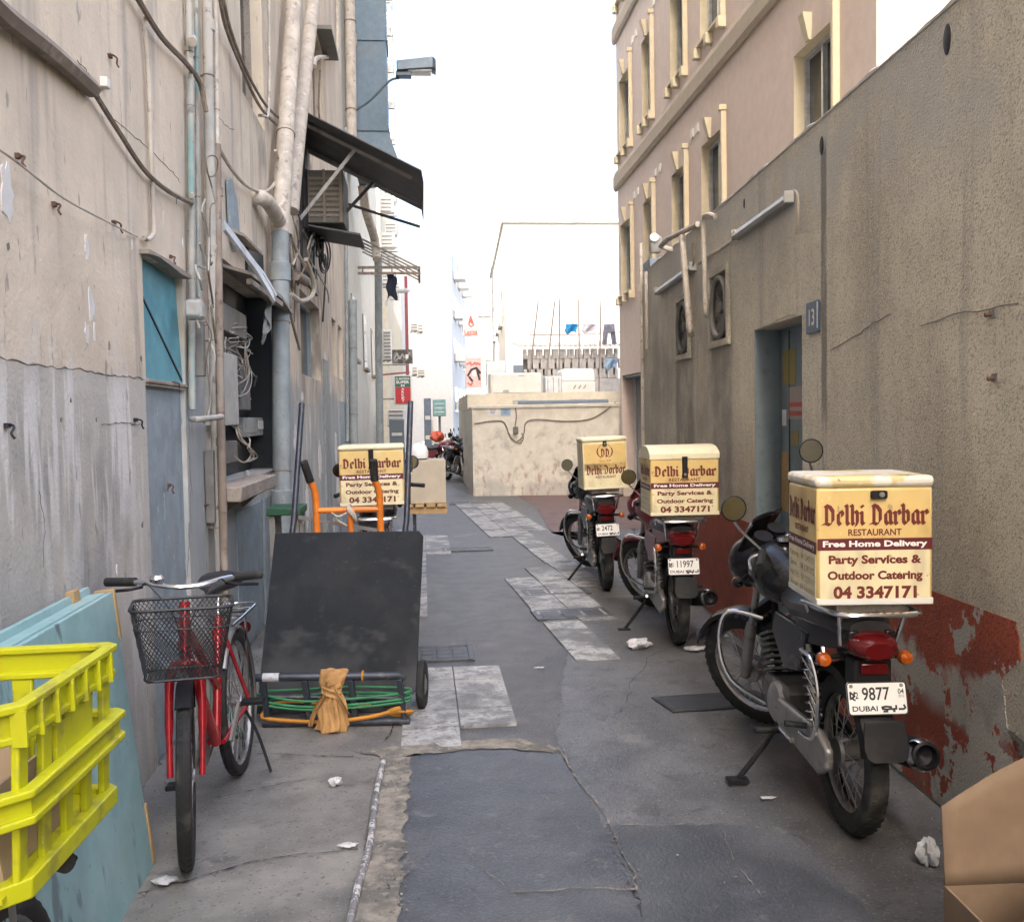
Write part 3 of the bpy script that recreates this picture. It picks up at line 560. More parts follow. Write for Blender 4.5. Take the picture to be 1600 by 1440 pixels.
# red dado: painted plaster with missing pieces
def dado(pts): 
    MB().prism([(-.002, u, z) for u, z in pts], (-.004, 0, 0)).build('painted_base', M['dado'], KB, smooth=False)
def dpx(*pp): return [(RL(*p).y, RL(*p).z) for p in pp]
def jag(pts, j=.02, step=.06):
    o = []
    for i in range(len(pts)):
        a, b = Vector(pts[i]), Vector(pts[(i+1) % len(pts)]); k = max(1, int((b-a).length/step))
        for q in range(k):
            p = a.lerp(b, q/k); o.append((p.x+random.uniform(-j, j), p.y+random.uniform(-j, j)))
    return o
dado([(10.5, .86), (6.35, .86), (6.35, .02), (10.5, .02)])
MB().prism([(-.002, u, z) for u, z in [(5.32, .865), (3.2, .872)] + jag([(3.2, .86), (3.17, .74), (3.28, .66), (3.24, .5), (3.1, .42), (3.05, .3), (3.0, .02)], .012, .03)[:-12] + [(3.0, .02), (5.32, .02)]], (-.0035, 0, 0)).build('painted_base', M['dado_worn'], KB, smooth=False)
# deep hole and drain outlet
for px, py, w, h in ((1480, 62, .03, .06), (1284, 228, .028, .05), (1163, 318, .014, .035)):
    p = RL(px, py); MB().lathe([(1, -.004), (1, -.002), (.8, .0015), (.0, .0015)], (0, 0, 0), (-1, 0, 0), 14).xf(Matrix.Translation((-.003, p.y, p.z)) @ Matrix.Diagonal((1, w, h, 1))).build('wall_hole', M['black'], KB)
# door
dr = MB().box((.195, 5.835, 1.065), (.04, .93, 2.17)).build('door', M['bluedoor'], KB, label='blue grey metal double door with paper notices')
MB().box((.173, 6.12, 1.06), (.006, .008, 2.14)).build('door_joint', M['black'], dr)
MB().box((.085, 6.295, 1.065), (.17, .008, 2.16)).build('jamb_lining', M['bluedoor'], dr)
MB().tube([(.16, 6.02, .9), (.15, 6.02, .92), (.15, 6.02, 1.05), (.16, 6.02, 1.07)], .012, 8).build('handle', M['steel'], dr)
MB().box((.05, 5.835, .03), (.4, .92, .1)).build('door_step', M['concrete_dark'], KB) 
def notice(u, z, w, h, m, lines=()):
    n_ = MB().box((.1735, u, z), (.004, w, h)).build('notice', M[m], dr)
    for (dz, hh, c, ww) in lines:
        x = -ww/2
        while x < ww/2-.01:
            k = random.uniform(.012, .02); MB().box((.171, u-x-k/2, z+dz), (.002, k*.7, hh)).build('print_mark', M[c], n_) ; x += k
def nt_(px0, py0, px1, py1, m, lines=()):
    a, b = RL(px0, py0, -.172), RL(px1, py1, -.172); w, h = abs(a.y-b.y), abs(a.z-b.z)
    notice((a.y+b.y)/2, (a.z+b.z)/2, w, h, m, [(l[0]*h, l[1]*h, l[2], w*.8) for l in lines])
nt_(1223, 548, 1243, 600, 'paper_yellow'); nt_(1231, 605, 1256, 655, 'paper_pink', [(-.05, .14, 'redletter'), (-.32, .14, 'redletter')]); nt_(1236, 672, 1247, 696, 'paper_yellow'); nt_(1222, 640, 1228, 665, 'paper_white'); nt_(1221, 705, 1232, 800, 'wood')
# ---- pink building behind the kitchen roof
XP = 3.95
PB = thing('pink_apartment_building', 'pink rendered apartment building with cream window trims behind the low wall', 'building', (XP, 13.5, 0))
Y0, Y1 = 8.06, 18.95
rows = [(3.97, 5.32, [(17.6, 18.72), (15.95, 16.78), (13.95, 14.85), (12.2, 13.25), (8.85, 9.9)]), (6.72, 8.08, [(17.6, 18.72), (15.95, 16.78), (13.95, 14.85), (12.2, 13.25), (8.85, 9.9)]), (9.6, 10.9, [(17.6, 18.72), (15.95, 16.78), (13.95, 14.85), (12.2, 13.25), (8.85, 9.9)])]
holes = [(a-13.5, b-13.5, z0, z1, .17) for z0, z1, ws in rows for a, b in ws] + [(17.0-13.5, 18.75-13.5, -.02, 2.39, .3)]
mb = MB(); wall_holes(mb, Y0-13.5, Y1-13.5, -.1, 13.5, holes, lambda u, n, z: (n, u, z), .17)
for y in (Y0-13.5, Y1-13.5): mb.poly([(0, y, -.1), (7, y, -.1), (7, y, 13.5), (0, y, 13.5)])
mb.poly([(0, Y0-13.5, 13.5), (0, Y1-13.5, 13.5), (7, Y1-13.5, 13.5), (7, Y0-13.5, 13.5)]); mb.poly([(7, Y0-13.5, -.1), (7, Y1-13.5, -.1), (7, Y1-13.5, 13.5), (7, Y0-13.5, 13.5)])
mb.build('wall', M['pink'], PB, smooth=False)
for z in (6.03, 8.89, 11.75):
    prof = [(0, 0.02), (-.04, .02), (-.07, .08), (-.07, .28), (-.04, .38), (0, .38)]
    mb = MB(); mb.loft([[(x, y-13.5, z+q) for x, q in prof] for y in (Y0-.1, Y1+.1)]); mb.build('floor_band', M['pinkband'], PB, smooth=False)
    mb = MB(); mb.box((-.04, Y1-13.5+.02, z+.21), (.02, .1, .36))
for (z0, z1, ws) in rows:
    for (a, b) in ws:
        c, w = (a+b)/2-13.5, b-a
        g = MB().box((.16, c, (z0+z1)/2), (.02, w, z1-z0)).build('window', M['glass'], PB)
        f = MB()
        for y in (c-w/2+.03, c+w/2-.03): f.box((.13, y, (z0+z1)/2), (.05, .05, z1-z0))
        for z in (z0+.03, z1-.03): f.box((.131, c, z), (.05, w-.10, .05))
        f.box((.127, c+.05, (z0+z1)/2), (.05, .04, z1-z0-.10)); f.build('frame', M['alu'], g)
        mb = MB()                                       # cream lining of the reveals, 3 mm proud
        mb.box((.05, c+w/2-.004, (z0+z1)/2), (.11, .008, z1-z0)); mb.box((.05, c-w/2+.004, (z0+z1)/2), (.11, .008, z1-z0)); mb.box((.05, c, z1-.004), (.11, w-.02, .008)); mb.box((.05, c, z0+.004), (.11, w-.02, .008))
        mb.build('reveal', M['cream'], g)
        y = c-w/2-.04; MB().box((-.035, y, (z0+z1)/2+.0), (.07, .055, z1-z0+.30)).build('trim', M['cream'], g, bevel=.006)
        MB().box((-.05, y, z1+.19), (.10, .08, .07)).build('cap', M['cream'], g, bevel=.006)
        MB().box((-.03, c, z0-.035), (.08, w+.12, .04)).build('sill', M['cream'], g, bevel=.006)
        for k in range(3): MB().box((-.05, c-w/2-.02+(w+.04)*k/2, z0-.13), (.11, .11, .14)).build('corbel', M['cream'], g, bevel=.008)
        k_ = MB(); k_.prism([(-.10, c+w*.1-.06, z1+.26), (-.10, c+w*.1+.07, z1+.26), (-.03, c+w*.1+.05, z1+.0), (-.03, c+w*.1-.04, z1+.0)], (.105, 0, 0)); k_.build('keystone', M['cream'], g)
for z in (5.62, 8.4):
    for y in (15.55, 15.85, 17.15, 17.45, 13.4, 13.65): MB().box((-.01, y-13.5, z), (.02, .12, .12)).build('vent', M['offwhite'], PB)
d_ = MB().box((.28, 17.875-13.5, 1.18), (.04, 1.75, 2.4)).build('shop_door', M['glass_pale'], PB)
for y in (17.05, 17.45, 17.9, 18.7): MB().box((.24, y-13.5, 1.18), (.04, .06, 2.4)).build('mullion', M['offwhite'], d_)
MB().box((.2, 17.875-13.5, 2.36), (.3, 1.75, .05)).build('shutter_box', M['bluegrey'], d_)
# ---- far end: low cream shed across the lane
F0, F1 = Vector((1.02, 19.75)), Vector((4.6, 19.1))
SH = block('cream_shed', 'low stained cream shed across the end of the lane', [F0, F1, (4.9, 26.4), (1.0, 26.4)], 1.84, M['farwall'])
sc_ = SH.location
fd = (F1-F0).normalized(); fn_ = Vector((fd.y, -fd.x)); fang = math.atan2(fd.y, fd.x)
def FS(px, py, o=.0):
    nn = Vector((-fn_.x, -fn_.y, 0)); p0 = F0.to_3d(); return meet(px, py, nn, nn.dot(p0)-o)
mb = MB(); mb.prism([(Vector(p)-sc_.xy).to_3d()+Vector((0, 0, 1.8)) for p in [(1.0, 21.2), (4.75, 20.6), (4.9, 26.4), (1.0, 26.4)]], (0, 0, .34)); mb.build('roof_upstand', M['cream_wall'], SH, smooth=False)
c_ = FS(740, 636); mb = MB(); mb.loft([[(Vector(p)-sc_.xy).to_3d()+Vector((0, 0, z)) for p, z in ((q+fn_*.03, 1.80), (q+fn_*.035, 1.86), (q-fn_*.12, 1.87), (q-fn_*.12, 1.8))] for q in (F0-fd*.02, F1)]); mb.build('coping', M['farwall'], SH)
# ---- far buildings in full sun
FB = block('white_corner_building', 'white sunlit building with flat roof behind the shed', [(2.9, 33), (14, 33), (14, 46), (3.4, 46)], 8.3, M['white_wall'])
fl = FB.location
mb = MB(); mb.prism([(p[0]-fl.x, p[1]-fl.y, 8.25) for p in [(2.82, 32.9), (14.1, 32.9), (14.1, 46.1), (3.32, 46.1)]], (0, 0, .16)); mb.build('cornice', M['white_wall'], FB)
def swin(par, x0, y0, x1, y1, z0, z1, m='glass_pale', prj=.02, sill=True):   # window on a side wall between two plan points
    a, b = Vector((x0, y0)), Vector((x1, y1)); d = (b-a).normalized(); n = Vector((-d.y, d.x))
    if n.x > 0: n = -n
    if par in (LW4, ): n = -n
    l = par.location.xy; P = [(a+n*prj-l), (b+n*prj-l), (b-n*.08-l), (a-n*.08-l)]
    w = MB(); w.prism([p.to_3d()+Vector((0, 0, z0)) for p in P], (0, 0, z1-z0)); w = w.build('window', M[m], par, smooth=False)
    if sill:
        P = [(a+n*(prj+.1)-l), (b+n*(prj+.1)-l), (b-l), (a-l)]; q = MB(); q.prism([p.to_3d()+Vector((0, 0, z0-.08)) for p in P], (0, 0, .07)); q.build('sill', M['greybox'], w, smooth=False)
LW4 = None
for z0, z1 in ((5.0, 6.2), (1.9, 3.5)):
    for y in (35, 38, 41.5): swin(FB, 2.9+.5*(y-33)/13, y, 2.9+.5*(y+1.3-33)/13, y+1.3, z0, z1)
MB().box((3.5-fl.x, 33-fl.y-.02, 2.6), (.7, .08, 1.6)).build('door', M['glass_pale'], FB)
FC = block('white_side_building', 'white sunlit building with rows of windows at the far left of the lane', [(-6, 50), (1.6, 50), (2.9, 62), (-6, 62)], 10.5, M['white_wall'])
l3 = FC.location
for z0 in (4.6, 6.9, 2.0, 9.0):
    for k in range(3):
        t0, t1 = .12+.3*k, .28+.3*k; a = Vector((1.6, 50)).lerp(Vector((2.9, 62)), t0); b = Vector((1.6, 50)).lerp(Vector((2.9, 62)), t1)
        d = (b-a).normalized(); n = Vector((d.y, -d.x)); P = [a+n*.02-l3.xy, b+n*.02-l3.xy, b-n*.1-l3.xy, a-n*.1-l3.xy]
        w = MB(); w.prism([p.to_3d()+Vector((0, 0, z0)) for p in P], (0, 0, 1.3)); w = w.build('window', M['glass_pale'], FC, smooth=False)
        P = [a.lerp(b, .3)+n*.6-l3.xy, b+n*.6-l3.xy, b+n*.03-l3.xy, a.lerp(b, .3)+n*.03-l3.xy]; q = MB(); q.prism([p.to_3d()+Vector((0, 0, z0+.1)) for p in P], (0, 0, .45)); q.build('window_cooler', M['offwhite'], w, smooth=False)
FD = block('arched_white_building', 'distant pale building with arched balconies at the end of the lane', [(2.6, 78), (9, 78), (9, 88), (2.6, 88)], 13.5, M['white_wall'])
l4 = FD.location
for z0 in (3.5, 6.6, 9.8):
    for k, x in enumerate((3.7, 5.0)):
        P = [(x-.45, z0), (x+.45, z0)] + [(x+.45*math.cos(rad(a)), z0+1.5+.45*math.sin(rad(a))) for a in range(0, 181, 20)]
        mb = MB(); mb.prism([(p[0]-l4.x, 78-l4.y-.03, p[1]) for p in P], (0, .4, 0)); mb.build('arched_opening', M['glass_pale'], FD, smooth=False)
        MB().box((x-l4.x, 78-l4.y-.25, z0+.4), (1.1, .3, .8)).build('balcony', M['white_wall'], FD)
TW = block('tall_tower_block', 'tall pale tower on the left with a column of window coolers', [(-7, 33), (-1.28, 33), (-1.28, 47), (-7, 47)], 27, M['cream_wall'])
lt = TW.location
for i in range(14):
    z = 6.6+1.25*i
    for y in (34.2, 38.5):
        MB().box((-1.28-lt.x+.22, y-lt.y, z), (.46, .7, .5)).build('window_cooler', M['offwhite'], TW)
        mb = MB()
        for k in range(4): mb.box((-1.28-lt.x+.455, y-lt.y, z-.16+.1*k), (.02, .6, .03))
        for k in range(3): mb.box((-1.28-lt.x+.2, y-lt.y-.355, z-.15+.13*k), (.36, .015, .035))
        mb.build('cooler_grille', M['steel'], TW)
    mb = MB(); mb.bar((-1.28-lt.x, 34.2-lt.y-.4, z-.3), (-1.28-lt.x+.55, 34.2-lt.y-.4, z-.3), .04, .04); mb.bar((-1.28-lt.x, 34.2-lt.y+.4, z-.3), (-1.28-lt.x+.55, 34.2-lt.y+.4, z-.3), .04, .04); mb.build('cooler_bracket', M['steel'], TW)
B3 = block('cream_shop_building', 'cream shop building with a maroon pipe beyond the supermarket sign', [(-7, 31.02), (-1.02, 31.02), (-.85, 45), (-7, 45)], 5.6, M['cream_wall'])
B4 = block('arched_window_house', 'pale house with two tall arched windows far down the left side', [(-8, 47), (-.9, 47), (-.1, 62), (-8, 62)], 8.0, M['offwhite'])
l5 = B4.location
for k, t in enumerate((.25, .6)):
    a = Vector((-.9, 47)).lerp(Vector((-.1, 62)), t); d = Vector((.8, 15)).normalized(); n = Vector((d.y, -d.x))
    P = [(-.8, 4.4), (.8, 4.4)] + [(.8*math.cos(rad(q)), 6.6+.8*math.sin(rad(q))) for q in range(0, 181, 20)]
    mb = MB(); mb.prism([((a+d*p[0]+n*.02-l5.xy).to_3d()+Vector((0, 0, p[1]))) for p in P], (-n*.1).to_3d()); mb.build('arched_window', M['glass_pale'], B4, smooth=False)
# ================================================================== lettering
_tc = {}
def text_verts(s, bold=0.0):
    k = (s, bold)
    if k not in _tc:
        c = bpy.data.curves.new('lettering', 'FONT'); c.body = s; c.align_x = 'CENTER'; c.align_y = 'CENTER'; c.size = 1; c.offset = bold; c.resolution_u = 3
        o = bpy.data.objects.new('lettering', c); COL.objects.link(o); dg = bpy.context.evaluated_depsgraph_get(); me = bpy.data.meshes.new_from_object(o.evaluated_get(dg))
        v = [x.co.copy() for x in me.vertices]; f = [list(p.vertices) for p in me.polygons]
        bpy.data.objects.remove(o); bpy.data.curves.remove(c); bpy.data.meshes.remove(me)
        xs = [p.x for p in v]; ys = [p.y for p in v]; cx, cy = (min(xs)+max(xs))/2, (min(ys)+max(ys))/2; w, h = max(xs)-min(xs), max(ys)-min(ys)
        _tc[k] = ([Vector(((p.x-cx)/w, (p.y-cy)/h, 0)) for p in v], f)
    return _tc[k]
def text(s, w, h, m, parent, fn, name='lettering', bold=.02, off=.0015, **kw):
    """letters filling a w x h box; fn(a, b, n) -> local point, a right, b up, n out of the surface"""
    v, f = text_verts(s, bold); mb = MB(); mb.add([fn(p.x*w, p.y*h, off) for p in v], f)
    return mb.build(name, m, parent, smooth=False, **kw)
GL = {'D': (1.12, [[(.02, 1.30), (.25, 1.42), (.33, 1.25), (.33, .2), (.18, .08)], [(.28, 1.42), (.6, 1.30), (.86, .98), (.86, .3), (.6, .02)], [(-.02, .06), (.3, .14), (.62, .02)]]),
      'e': (.74, [[(.2, .82), (.2, .22), (.36, .02), (.58, .16)], [(.2, .8), (.4, 1.0), (.58, .82), (.52, .62), (.26, .46)]]),
      'l': (.46, [[(.08, 1.42), (.2, 1.30), (.2, .2), (.32, .02), (.44, .12)]]),
      'h': (.80, [[(.08, 1.42), (.2, 1.30), (.2, .14), (.3, .02)], [(.22, .82), (.44, 1.0), (.6, .84), (.6, .16), (.48, -.08)]]),
      'i': (.46, [[(.08, .92), (.2, .82), (.2, .2), (.32, .02), (.42, .12)], [(.16, 1.36), (.27, 1.26)]]),
      'a': (.82, [[(.2, .8), (.2, .22), (.38, .02), (.58, .2)], [(.2, .8), (.42, 1.0), (.6, .84), (.6, .2), (.74, .04)]]),
      'r': (.68, [[(.06, .9), (.2, .8), (.2, .16), (.32, .02)], [(.06, .04), (.2, .14)], [(.22, .8), (.44, 1.0), (.56, .84), (.6, .74)]]),
      'b': (.80, [[(.08, 1.42), (.2, 1.30), (.2, .22), (.38, .02), (.6, .2), (.6, .8), (.42, 1.0), (.22, .8)]])}
def blackletter(s, w, h, m, parent, fn, name='lettering', off=.0015):
    nib = Vector((.138, .085)); mb = MB(); x = 0; k = 0; Q = []
    for ch in s:
        if ch == ' ': x += .42; continue
        adv, strokes = GL[ch]
        for st in strokes:
            for a, b in zip(st[:-1], st[1:]):
                a, b = Vector((a[0]+x, a[1])), Vector((b[0]+x, b[1])); d = (b-a).normalized()*.02
                Q.append(([a-nib-d, a+nib-d, b+nib+d, b-nib+d], k)); k += 1
        x += adv
    x -= .1
    for q, k in Q: mb.poly([fn((p.x/x-.5)*w, (p.y/1.42-.5)*h, off+.00008*(k % 7)) for p in q])
    return mb.build(name, m, parent, smooth=False)
def strokes(S_, w, h, nib, m, parent, fn, name='lettering', off=.0015):      # free-hand marks on a unit square
    mb = MB(); k = 0
    for st in S_:
        for a, b in zip(st[:-1], st[1:]):
            a, b = Vector(a), Vector(b); d = (b-a); n = Vector((-d.y*h, d.x*w)).normalized()*nib; t = d.normalized()*nib*.5
            A = Vector(((a.x-.5)*w, (a.y-.5)*h)); B = Vector(((b.x-.5)*w, (b.y-.5)*h)); t = (B-A).normalized()*nib*.6
            mb.poly([fn(p.x, p.y, off+.00008*(k % 7)) for p in (A-n-t, B-n+t, B+n+t, A+n-t)]); k += 1
    return mb.build(name, m, parent, smooth=False)
ARAB = [[(.95, .75), (1.0, .45), (.93, .3), (.74, .3)], [(.62, .7), (.62, .35), (.46, .3), (.4, .35), (.4, .6)], [(.4, .35), (.25, .28), (.06, .35), (.04, .55), (.2, .62), (.34, .58)], [(.5, .08), (.55, .08)], [(.2, .06), (.25, .06)], [(.1, .06), (.15, .06)]]
# ================================================================== wheels
def wheel(par, name, c, R_, tw, rimm, spoke_n=32, tread=True, ax=(1, 0, 0), hubr=.06, rimd=.03):
    w = bpy.data.objects.new(name, None); COL.objects.link(w); w.parent = par; w.location = c
    prof = [(R_-tw*.95, -tw*.36), (R_-tw*.55, -tw*.5), (R_-tw*.18, -tw*.40), (R_-.004, -tw*.2), (R_, 0), (R_-.004, tw*.2), (R_-tw*.18, tw*.40), (R_-tw*.55, tw*.5), (R_-tw*.95, tw*.36)]
    t = MB(); t.lathe(prof, (0, 0, 0), ax, 44, True)
    if tread:
        for i in range(44):
            a = 2*math.pi*(i+.5)/44; e = Vector(ax).orthogonal().normalized(); f = Vector(ax).cross(e); rd = e*math.cos(a)+f*math.sin(a); tg = -e*math.sin(a)+f*math.cos(a); X_ = Vector(ax)
            for sg in (-1, 1):
                p = rd*(R_-.005)+X_*(sg*tw*.22); t.prism([p-tg*.012-X_*tw*.1*sg, p+tg*.004-X_*tw*.1*sg, p+tg*.014+X_*tw*.13*sg-rd*.004, p-tg*.004+X_*tw*.13*sg-rd*.004], rd*.0036)
    t.build('tyre', M['rubber'], w)
    r1 = R_-tw*.85; r = MB(); r.lathe([(r1+.006, -tw*.36), (r1-.004, -tw*.30), (r1-rimd*.5, -tw*.12), (r1-rimd*.5, tw*.12), (r1-.004, tw*.30), (r1+.006, tw*.36), (r1-.001, tw*.2), (r1-.001, -tw*.2)], (0, 0, 0), ax, 40, True); r.build('rim', rimm, w)
    s = MB(); X_ = Vector(ax); e = X_.orthogonal().normalized(); f = X_.cross(e)
    for i in range(spoke_n):
        a = 2*math.pi*i/spoke_n; b = a+(.5 if i % 4 < 2 else -.5); sd = (1 if i % 2 else -1)
        p = (e*math.cos(b)+f*math.sin(b))*hubr*.8+X_*sd*tw*.45; q = (e*math.cos(a)+f*math.sin(a))*(r1-rimd*.4)
        s.tube([p, q], .0022, 5, cap=False)
    s.build('spokes', M['alloy'], w, kind='stuff')
    MB().lathe([(.0, -tw*.6), (hubr*.9, -tw*.6), (hubr, -tw*.45), (hubr*.6, -tw*.35), (hubr*.6, tw*.35), (hubr, tw*.45), (hubr*.9, tw*.6), (.0, tw*.6)], (0, 0, 0), ax, 20).build('hub', M['alloy'], w)
    return w
def ell(cx, cy, cz, rx, rz, n=14, pw=2.4, yaw=0):      # a superellipse section across x at y=cy
    o = []
    for i in range(n):
        a = 2*math.pi*i/n; ca, sa = math.cos(a), math.sin(a)
        o.append((cx+rx*math.copysign(abs(ca)**(2/pw), ca), cy, cz+rz*math.copysign(abs(sa)**(2/pw), sa)))
    return o
def arc_guard(mb, c, R_, w, a0, a1, n=16, drop=.03):    # mudguard: curved strip about the wheel axle, x across
    S_ = []
    for i in range(n+1):
        a = rad(a0+(a1-a0)*i/n); P = []
        for x, d in ((-w/2, -drop), (-w*.42, -drop*.3), (0, 0), (w*.42, -drop*.3), (w/2, -drop), (w*.40, -drop*.3-.004), (0, -.005), (-w*.40, -drop*.3-.004)):
            r_ = R_+d; P.append((x, c[1]+r_*math.cos(a), c[2]+r_*math.sin(a)))
        S_.append(P)
    mb.loft(S_); return mb
def number_plate(par, c, w, h, num, tilt=-.25, side='2', small=('04', '2012')):
    pl = MB(); o = rrect(w, h, .012, 3); pl.prism([(x, 0, z) for x, z in o], (0, .004, 0)); pl = pl.build('number_plate', M['plate'], par, loc=c, rot=(tilt, 0, 0))
    fn = lambda a, b, n: (a, -n, b)
    rim = MB(); rim.tube([(x*.985, -.001, z*.97) for x, z in o], .0022, 5, True); rim.build('plate_rim', M['black_print'], pl)
    text(num, w*min(.115*len(num), .52), h*.40, M['black_print'], pl, lambda a, b, n: fn(a+(w*.05 if len(num) > 4 else -w*.02), b+h*.14, n), bold=.015)
    text('DUBAI', w*.42, h*.16, M['black_print'], pl, lambda a, b, n: fn(a-w*.22, b-h*.30, n), bold=.02)
    strokes(ARAB, w*.40, h*.26, .0035, M['black_print'], pl, lambda a, b, n: fn(a+w*.25, b-h*.28, n))
    strokes([[(.1, .2), (.1, .9), (.9, .5), (.3, .3), (.9, .1)], [(.5, .2), (.9, .9)]], w*.09, h*.3, .003, M['black_print'], pl, lambda a, b, n: fn(a-w*.41, b+h*.08, n))
    text(side, w*.05, h*.2, M['black_print'], pl, lambda a, b, n: fn(a-w*.34, b+h*.1, n))
    if small:
        text(small[0], w*.10, h*.16, M['black_print'], pl, lambda a, b, n: fn(a+w*.40, b+h*.2, n)); text(small[1], w*.10, h*.08, M['black_print'], pl, lambda a, b, n: fn(a+w*.40, b+h*.06, n), bold=.0)
    for x in (-.42, .42): MB().lathe([(0, .004), (.006, .003), (.007, 0)], (x*w, 0, h*.38), (0, -1, 0), 10).build('bolt', M['steel'], pl)
    return pl
def delivery_box(par, c, w, d, h, style, tilt=0):
    """c: centre of the bottom; w across x, d along y, h high. The printed back face looks towards -y"""
    b = bpy.data.objects.new('delivery_box', None); COL.objects.link(b); b.parent = par; b.location = c; b.rotation_euler = (0, 0, tilt)
    hl = h*.09
    s = MB(); s.box((0, 0, (h-hl)/2+.004), (w, d, h-hl-.008)); s.build('body', M['boxyel'] if style != 'tall' else M['boxcream'], b, bevel=.010)
    # paler lower half of the print on back and left faces
    f = MB(); f.box((0, -d/2-.0005, h*.27), (w-.022, .002, h*.46)); f.build('lower_print', M['boxcream'], b, smooth=False)
    if style == 'tall':
        f = MB(); f.box((0, -d/2-.0005, h*.62), (w-.022, .002, h*.50)); f.build('upper_print', M['boxyel'], b, smooth=False)
    f = MB(); f.box((-w/2-.0005, 0, h*.26), (.002, d-.022, h*.44)); f.build('lower_print', M['boxcream'], b, smooth=False)
    if style == 'curved':                              # domed lid
        l = MB(); prof = [(-d/2-.006, h-hl-.01), (-d/2-.006, h-hl+.03), (-d/2+.03, h+.012), (-d/2+.1, h+.035), (0, h+.045), (d/2-.1, h+.035), (d/2-.03, h+.012), (d/2+.006, h-hl+.03), (d/2+.006, h-hl-.01)]
        l.loft([[(x, y, z) for y, z in prof] for x in (-w/2-.006, w/2+.006)]); lid = l.build('lid', M['boxlid'], b, bevel=.004)
    else:
        l = MB(); l.box((0, 0, h-hl/2), (w+.012, d+.012, hl)); lid = l.build('lid', M['boxlid_worn'] if style == 'flat' else M['boxlid'], b, bevel=.016)
    l = MB(); l.box((0, 0, .012), (w+.004, d+.004, .024)); l.build('base_tray', M['offwhite'] if style == 'flat' else M['boxlid'], b, bevel=.003)
    back = lambda a, q, n: (a, -d/2-n, q); left = lambda a, q, n: (-w/2-n, -a, q)
    def at(fn, x, z): return lambda a, q, n: fn(a+x, q+z, n)
    def band(fn, ww, z, hh, nm='print_band'):
        v = [fn(-ww/2, z-hh/2, .0018), fn(ww/2, z-hh/2, .0018), fn(ww/2, z+hh/2, .0018), fn(-ww/2, z+hh/2, .0018)]; MB().poly(v).build(nm, M['band'], b, smooth=False)
    mr, wh = M['maroon'], M['white_print']
    if style in ('flat', 'curved', 'plain'):
        blackletter('Delhi Darbar', w*.90, h*.155, mr, b, at(back, 0, h*.70))
        text('RESTAURANT', w*.46, h*.052, mr, b, at(back, 0, h*.565), off=.0019)
        band(back, w-.004, h*.472, h*.092); text('Free Home Delivery', w*.90, h*.062, wh, b, at(back, 0, h*.470), bold=.04, off=.003)
        text('Party Services &', w*.80, h*.088, mr, b, at(back, 0, h*.345), bold=.042, off=.0022); text('Outdoor Catering', w*.82, h*.088, mr, b, at(back, 0, h*.222), bold=.042, off=.0022); text('04 3347171', w*.72, h*.10, mr, b, at(back, 0, h*.098), bold=.042, off=.0022)
        blackletter('Delhi Darbar', d*.9, h*.17, mr, b, at(left, 0, h*.71)); text('RESTAURANT', d*.46, h*.05, mr, b, at(left, 0, h*.56)); band(left, d-.004, h*.44, h*.095)
        text('Free Home Delivery', d*.88, h*.06, wh, b, at(left, 0, h*.44), bold=.02, off=.003)
        for i, q in enumerate(('Karama : 04 3347171', 'Satwa   : 04 3297172', 'Naif Rd. : 04 2358101', 'Sharjah : 06 5636000')): text(q, d*.84, h*.05, mr, b, at(left, 0, h*(.33-.085*i)), bold=.01)
    else:
        P = []
        for i in range(31):
            a = rad(-60+300*i/30); P.append((math.cos(a)*.5*w*.36, math.sin(a)*.5*h*.22+h*.68))
        for sg in (-1, 1):
            on = [(.0, .955), (.03, .90), (.10, .86), (.17, .80), (.19, .73), (.16, .66), (.09, .615)]
            mb = MB()
            for i in range(len(on)-1):
                a, q = on[i], on[i+1]; wd0, wd1 = (.012+.03*i/6)*1.0, (.012+.03*(i+1)/6)
                if i >= 4: wd0, wd1 = .034-.008*(i-4), .034-.008*(i-3)
                mb.poly([back(sg*a[0]*w, a[1]*h*.98, .0022), back(sg*q[0]*w, q[1]*h*.98, .0022), back(sg*(q[0]-wd1)*w, (q[1]+.006)*h*.98, .0022), back(sg*(a[0]-wd0)*w, (a[1]+.006)*h*.98, .0022)])
            mb.build('emblem', mr, b, smooth=False)
        blackletter('DD', w*.2, h*.15, mr, b, at(back, 0, h*.70)); text('Since 1949', w*.26, h*.035, mr, b, at(back, 0, h*.545), bold=0, off=.002)
        blackletter('Delhi Darbar', w*.88, h*.17, mr, b, at(back, 0, h*.375)); text('RESTAURANT', w*.46, h*.05, mr, b, at(back, 0, h*.235), off=.002)
    if style == 'flat':
        k = MB(); k.prism([(x+w*.03, -d/2, z+h*.855) for x, z in rrect(w*.14, h*.065, .008)], (0, -.014, 0)); k = k.build('latch', M['blackplastic'], b, bevel=.002); MB().lathe([(0, .004), (.008, .004), (.01, 0)], (w*.03+.008, -d/2-.014, h*.855), (0, -1, 0), 12).build('lock', M['steel'], k)
    else:
        z0 = h*(.60 if style != 'tall' else .83); k = MB(); k.prism([(-.018, -d/2-.008, h*.93), (.018, -d/2-.008, h*.93), (.016, -d/2-.008, z0+.03), (.02, -d/2-.008, z0), (-.02, -d/2-.008, z0), (-.016, -d/2-.008, z0+.03)], (0, -.014, 0)); k = k.build('latch', M['blackplastic'], b, bevel=.004)
        MB().lathe([(0, .004), (.008, .004), (.01, 0)], (0, -d/2-.022, z0+.02), (0, -1, 0), 12).build('lock', M['steel'], k)
    return b
def bent(mb, pts, r, n=8, k=5): return mb.tube(smoothpath(pts, k), r, n)
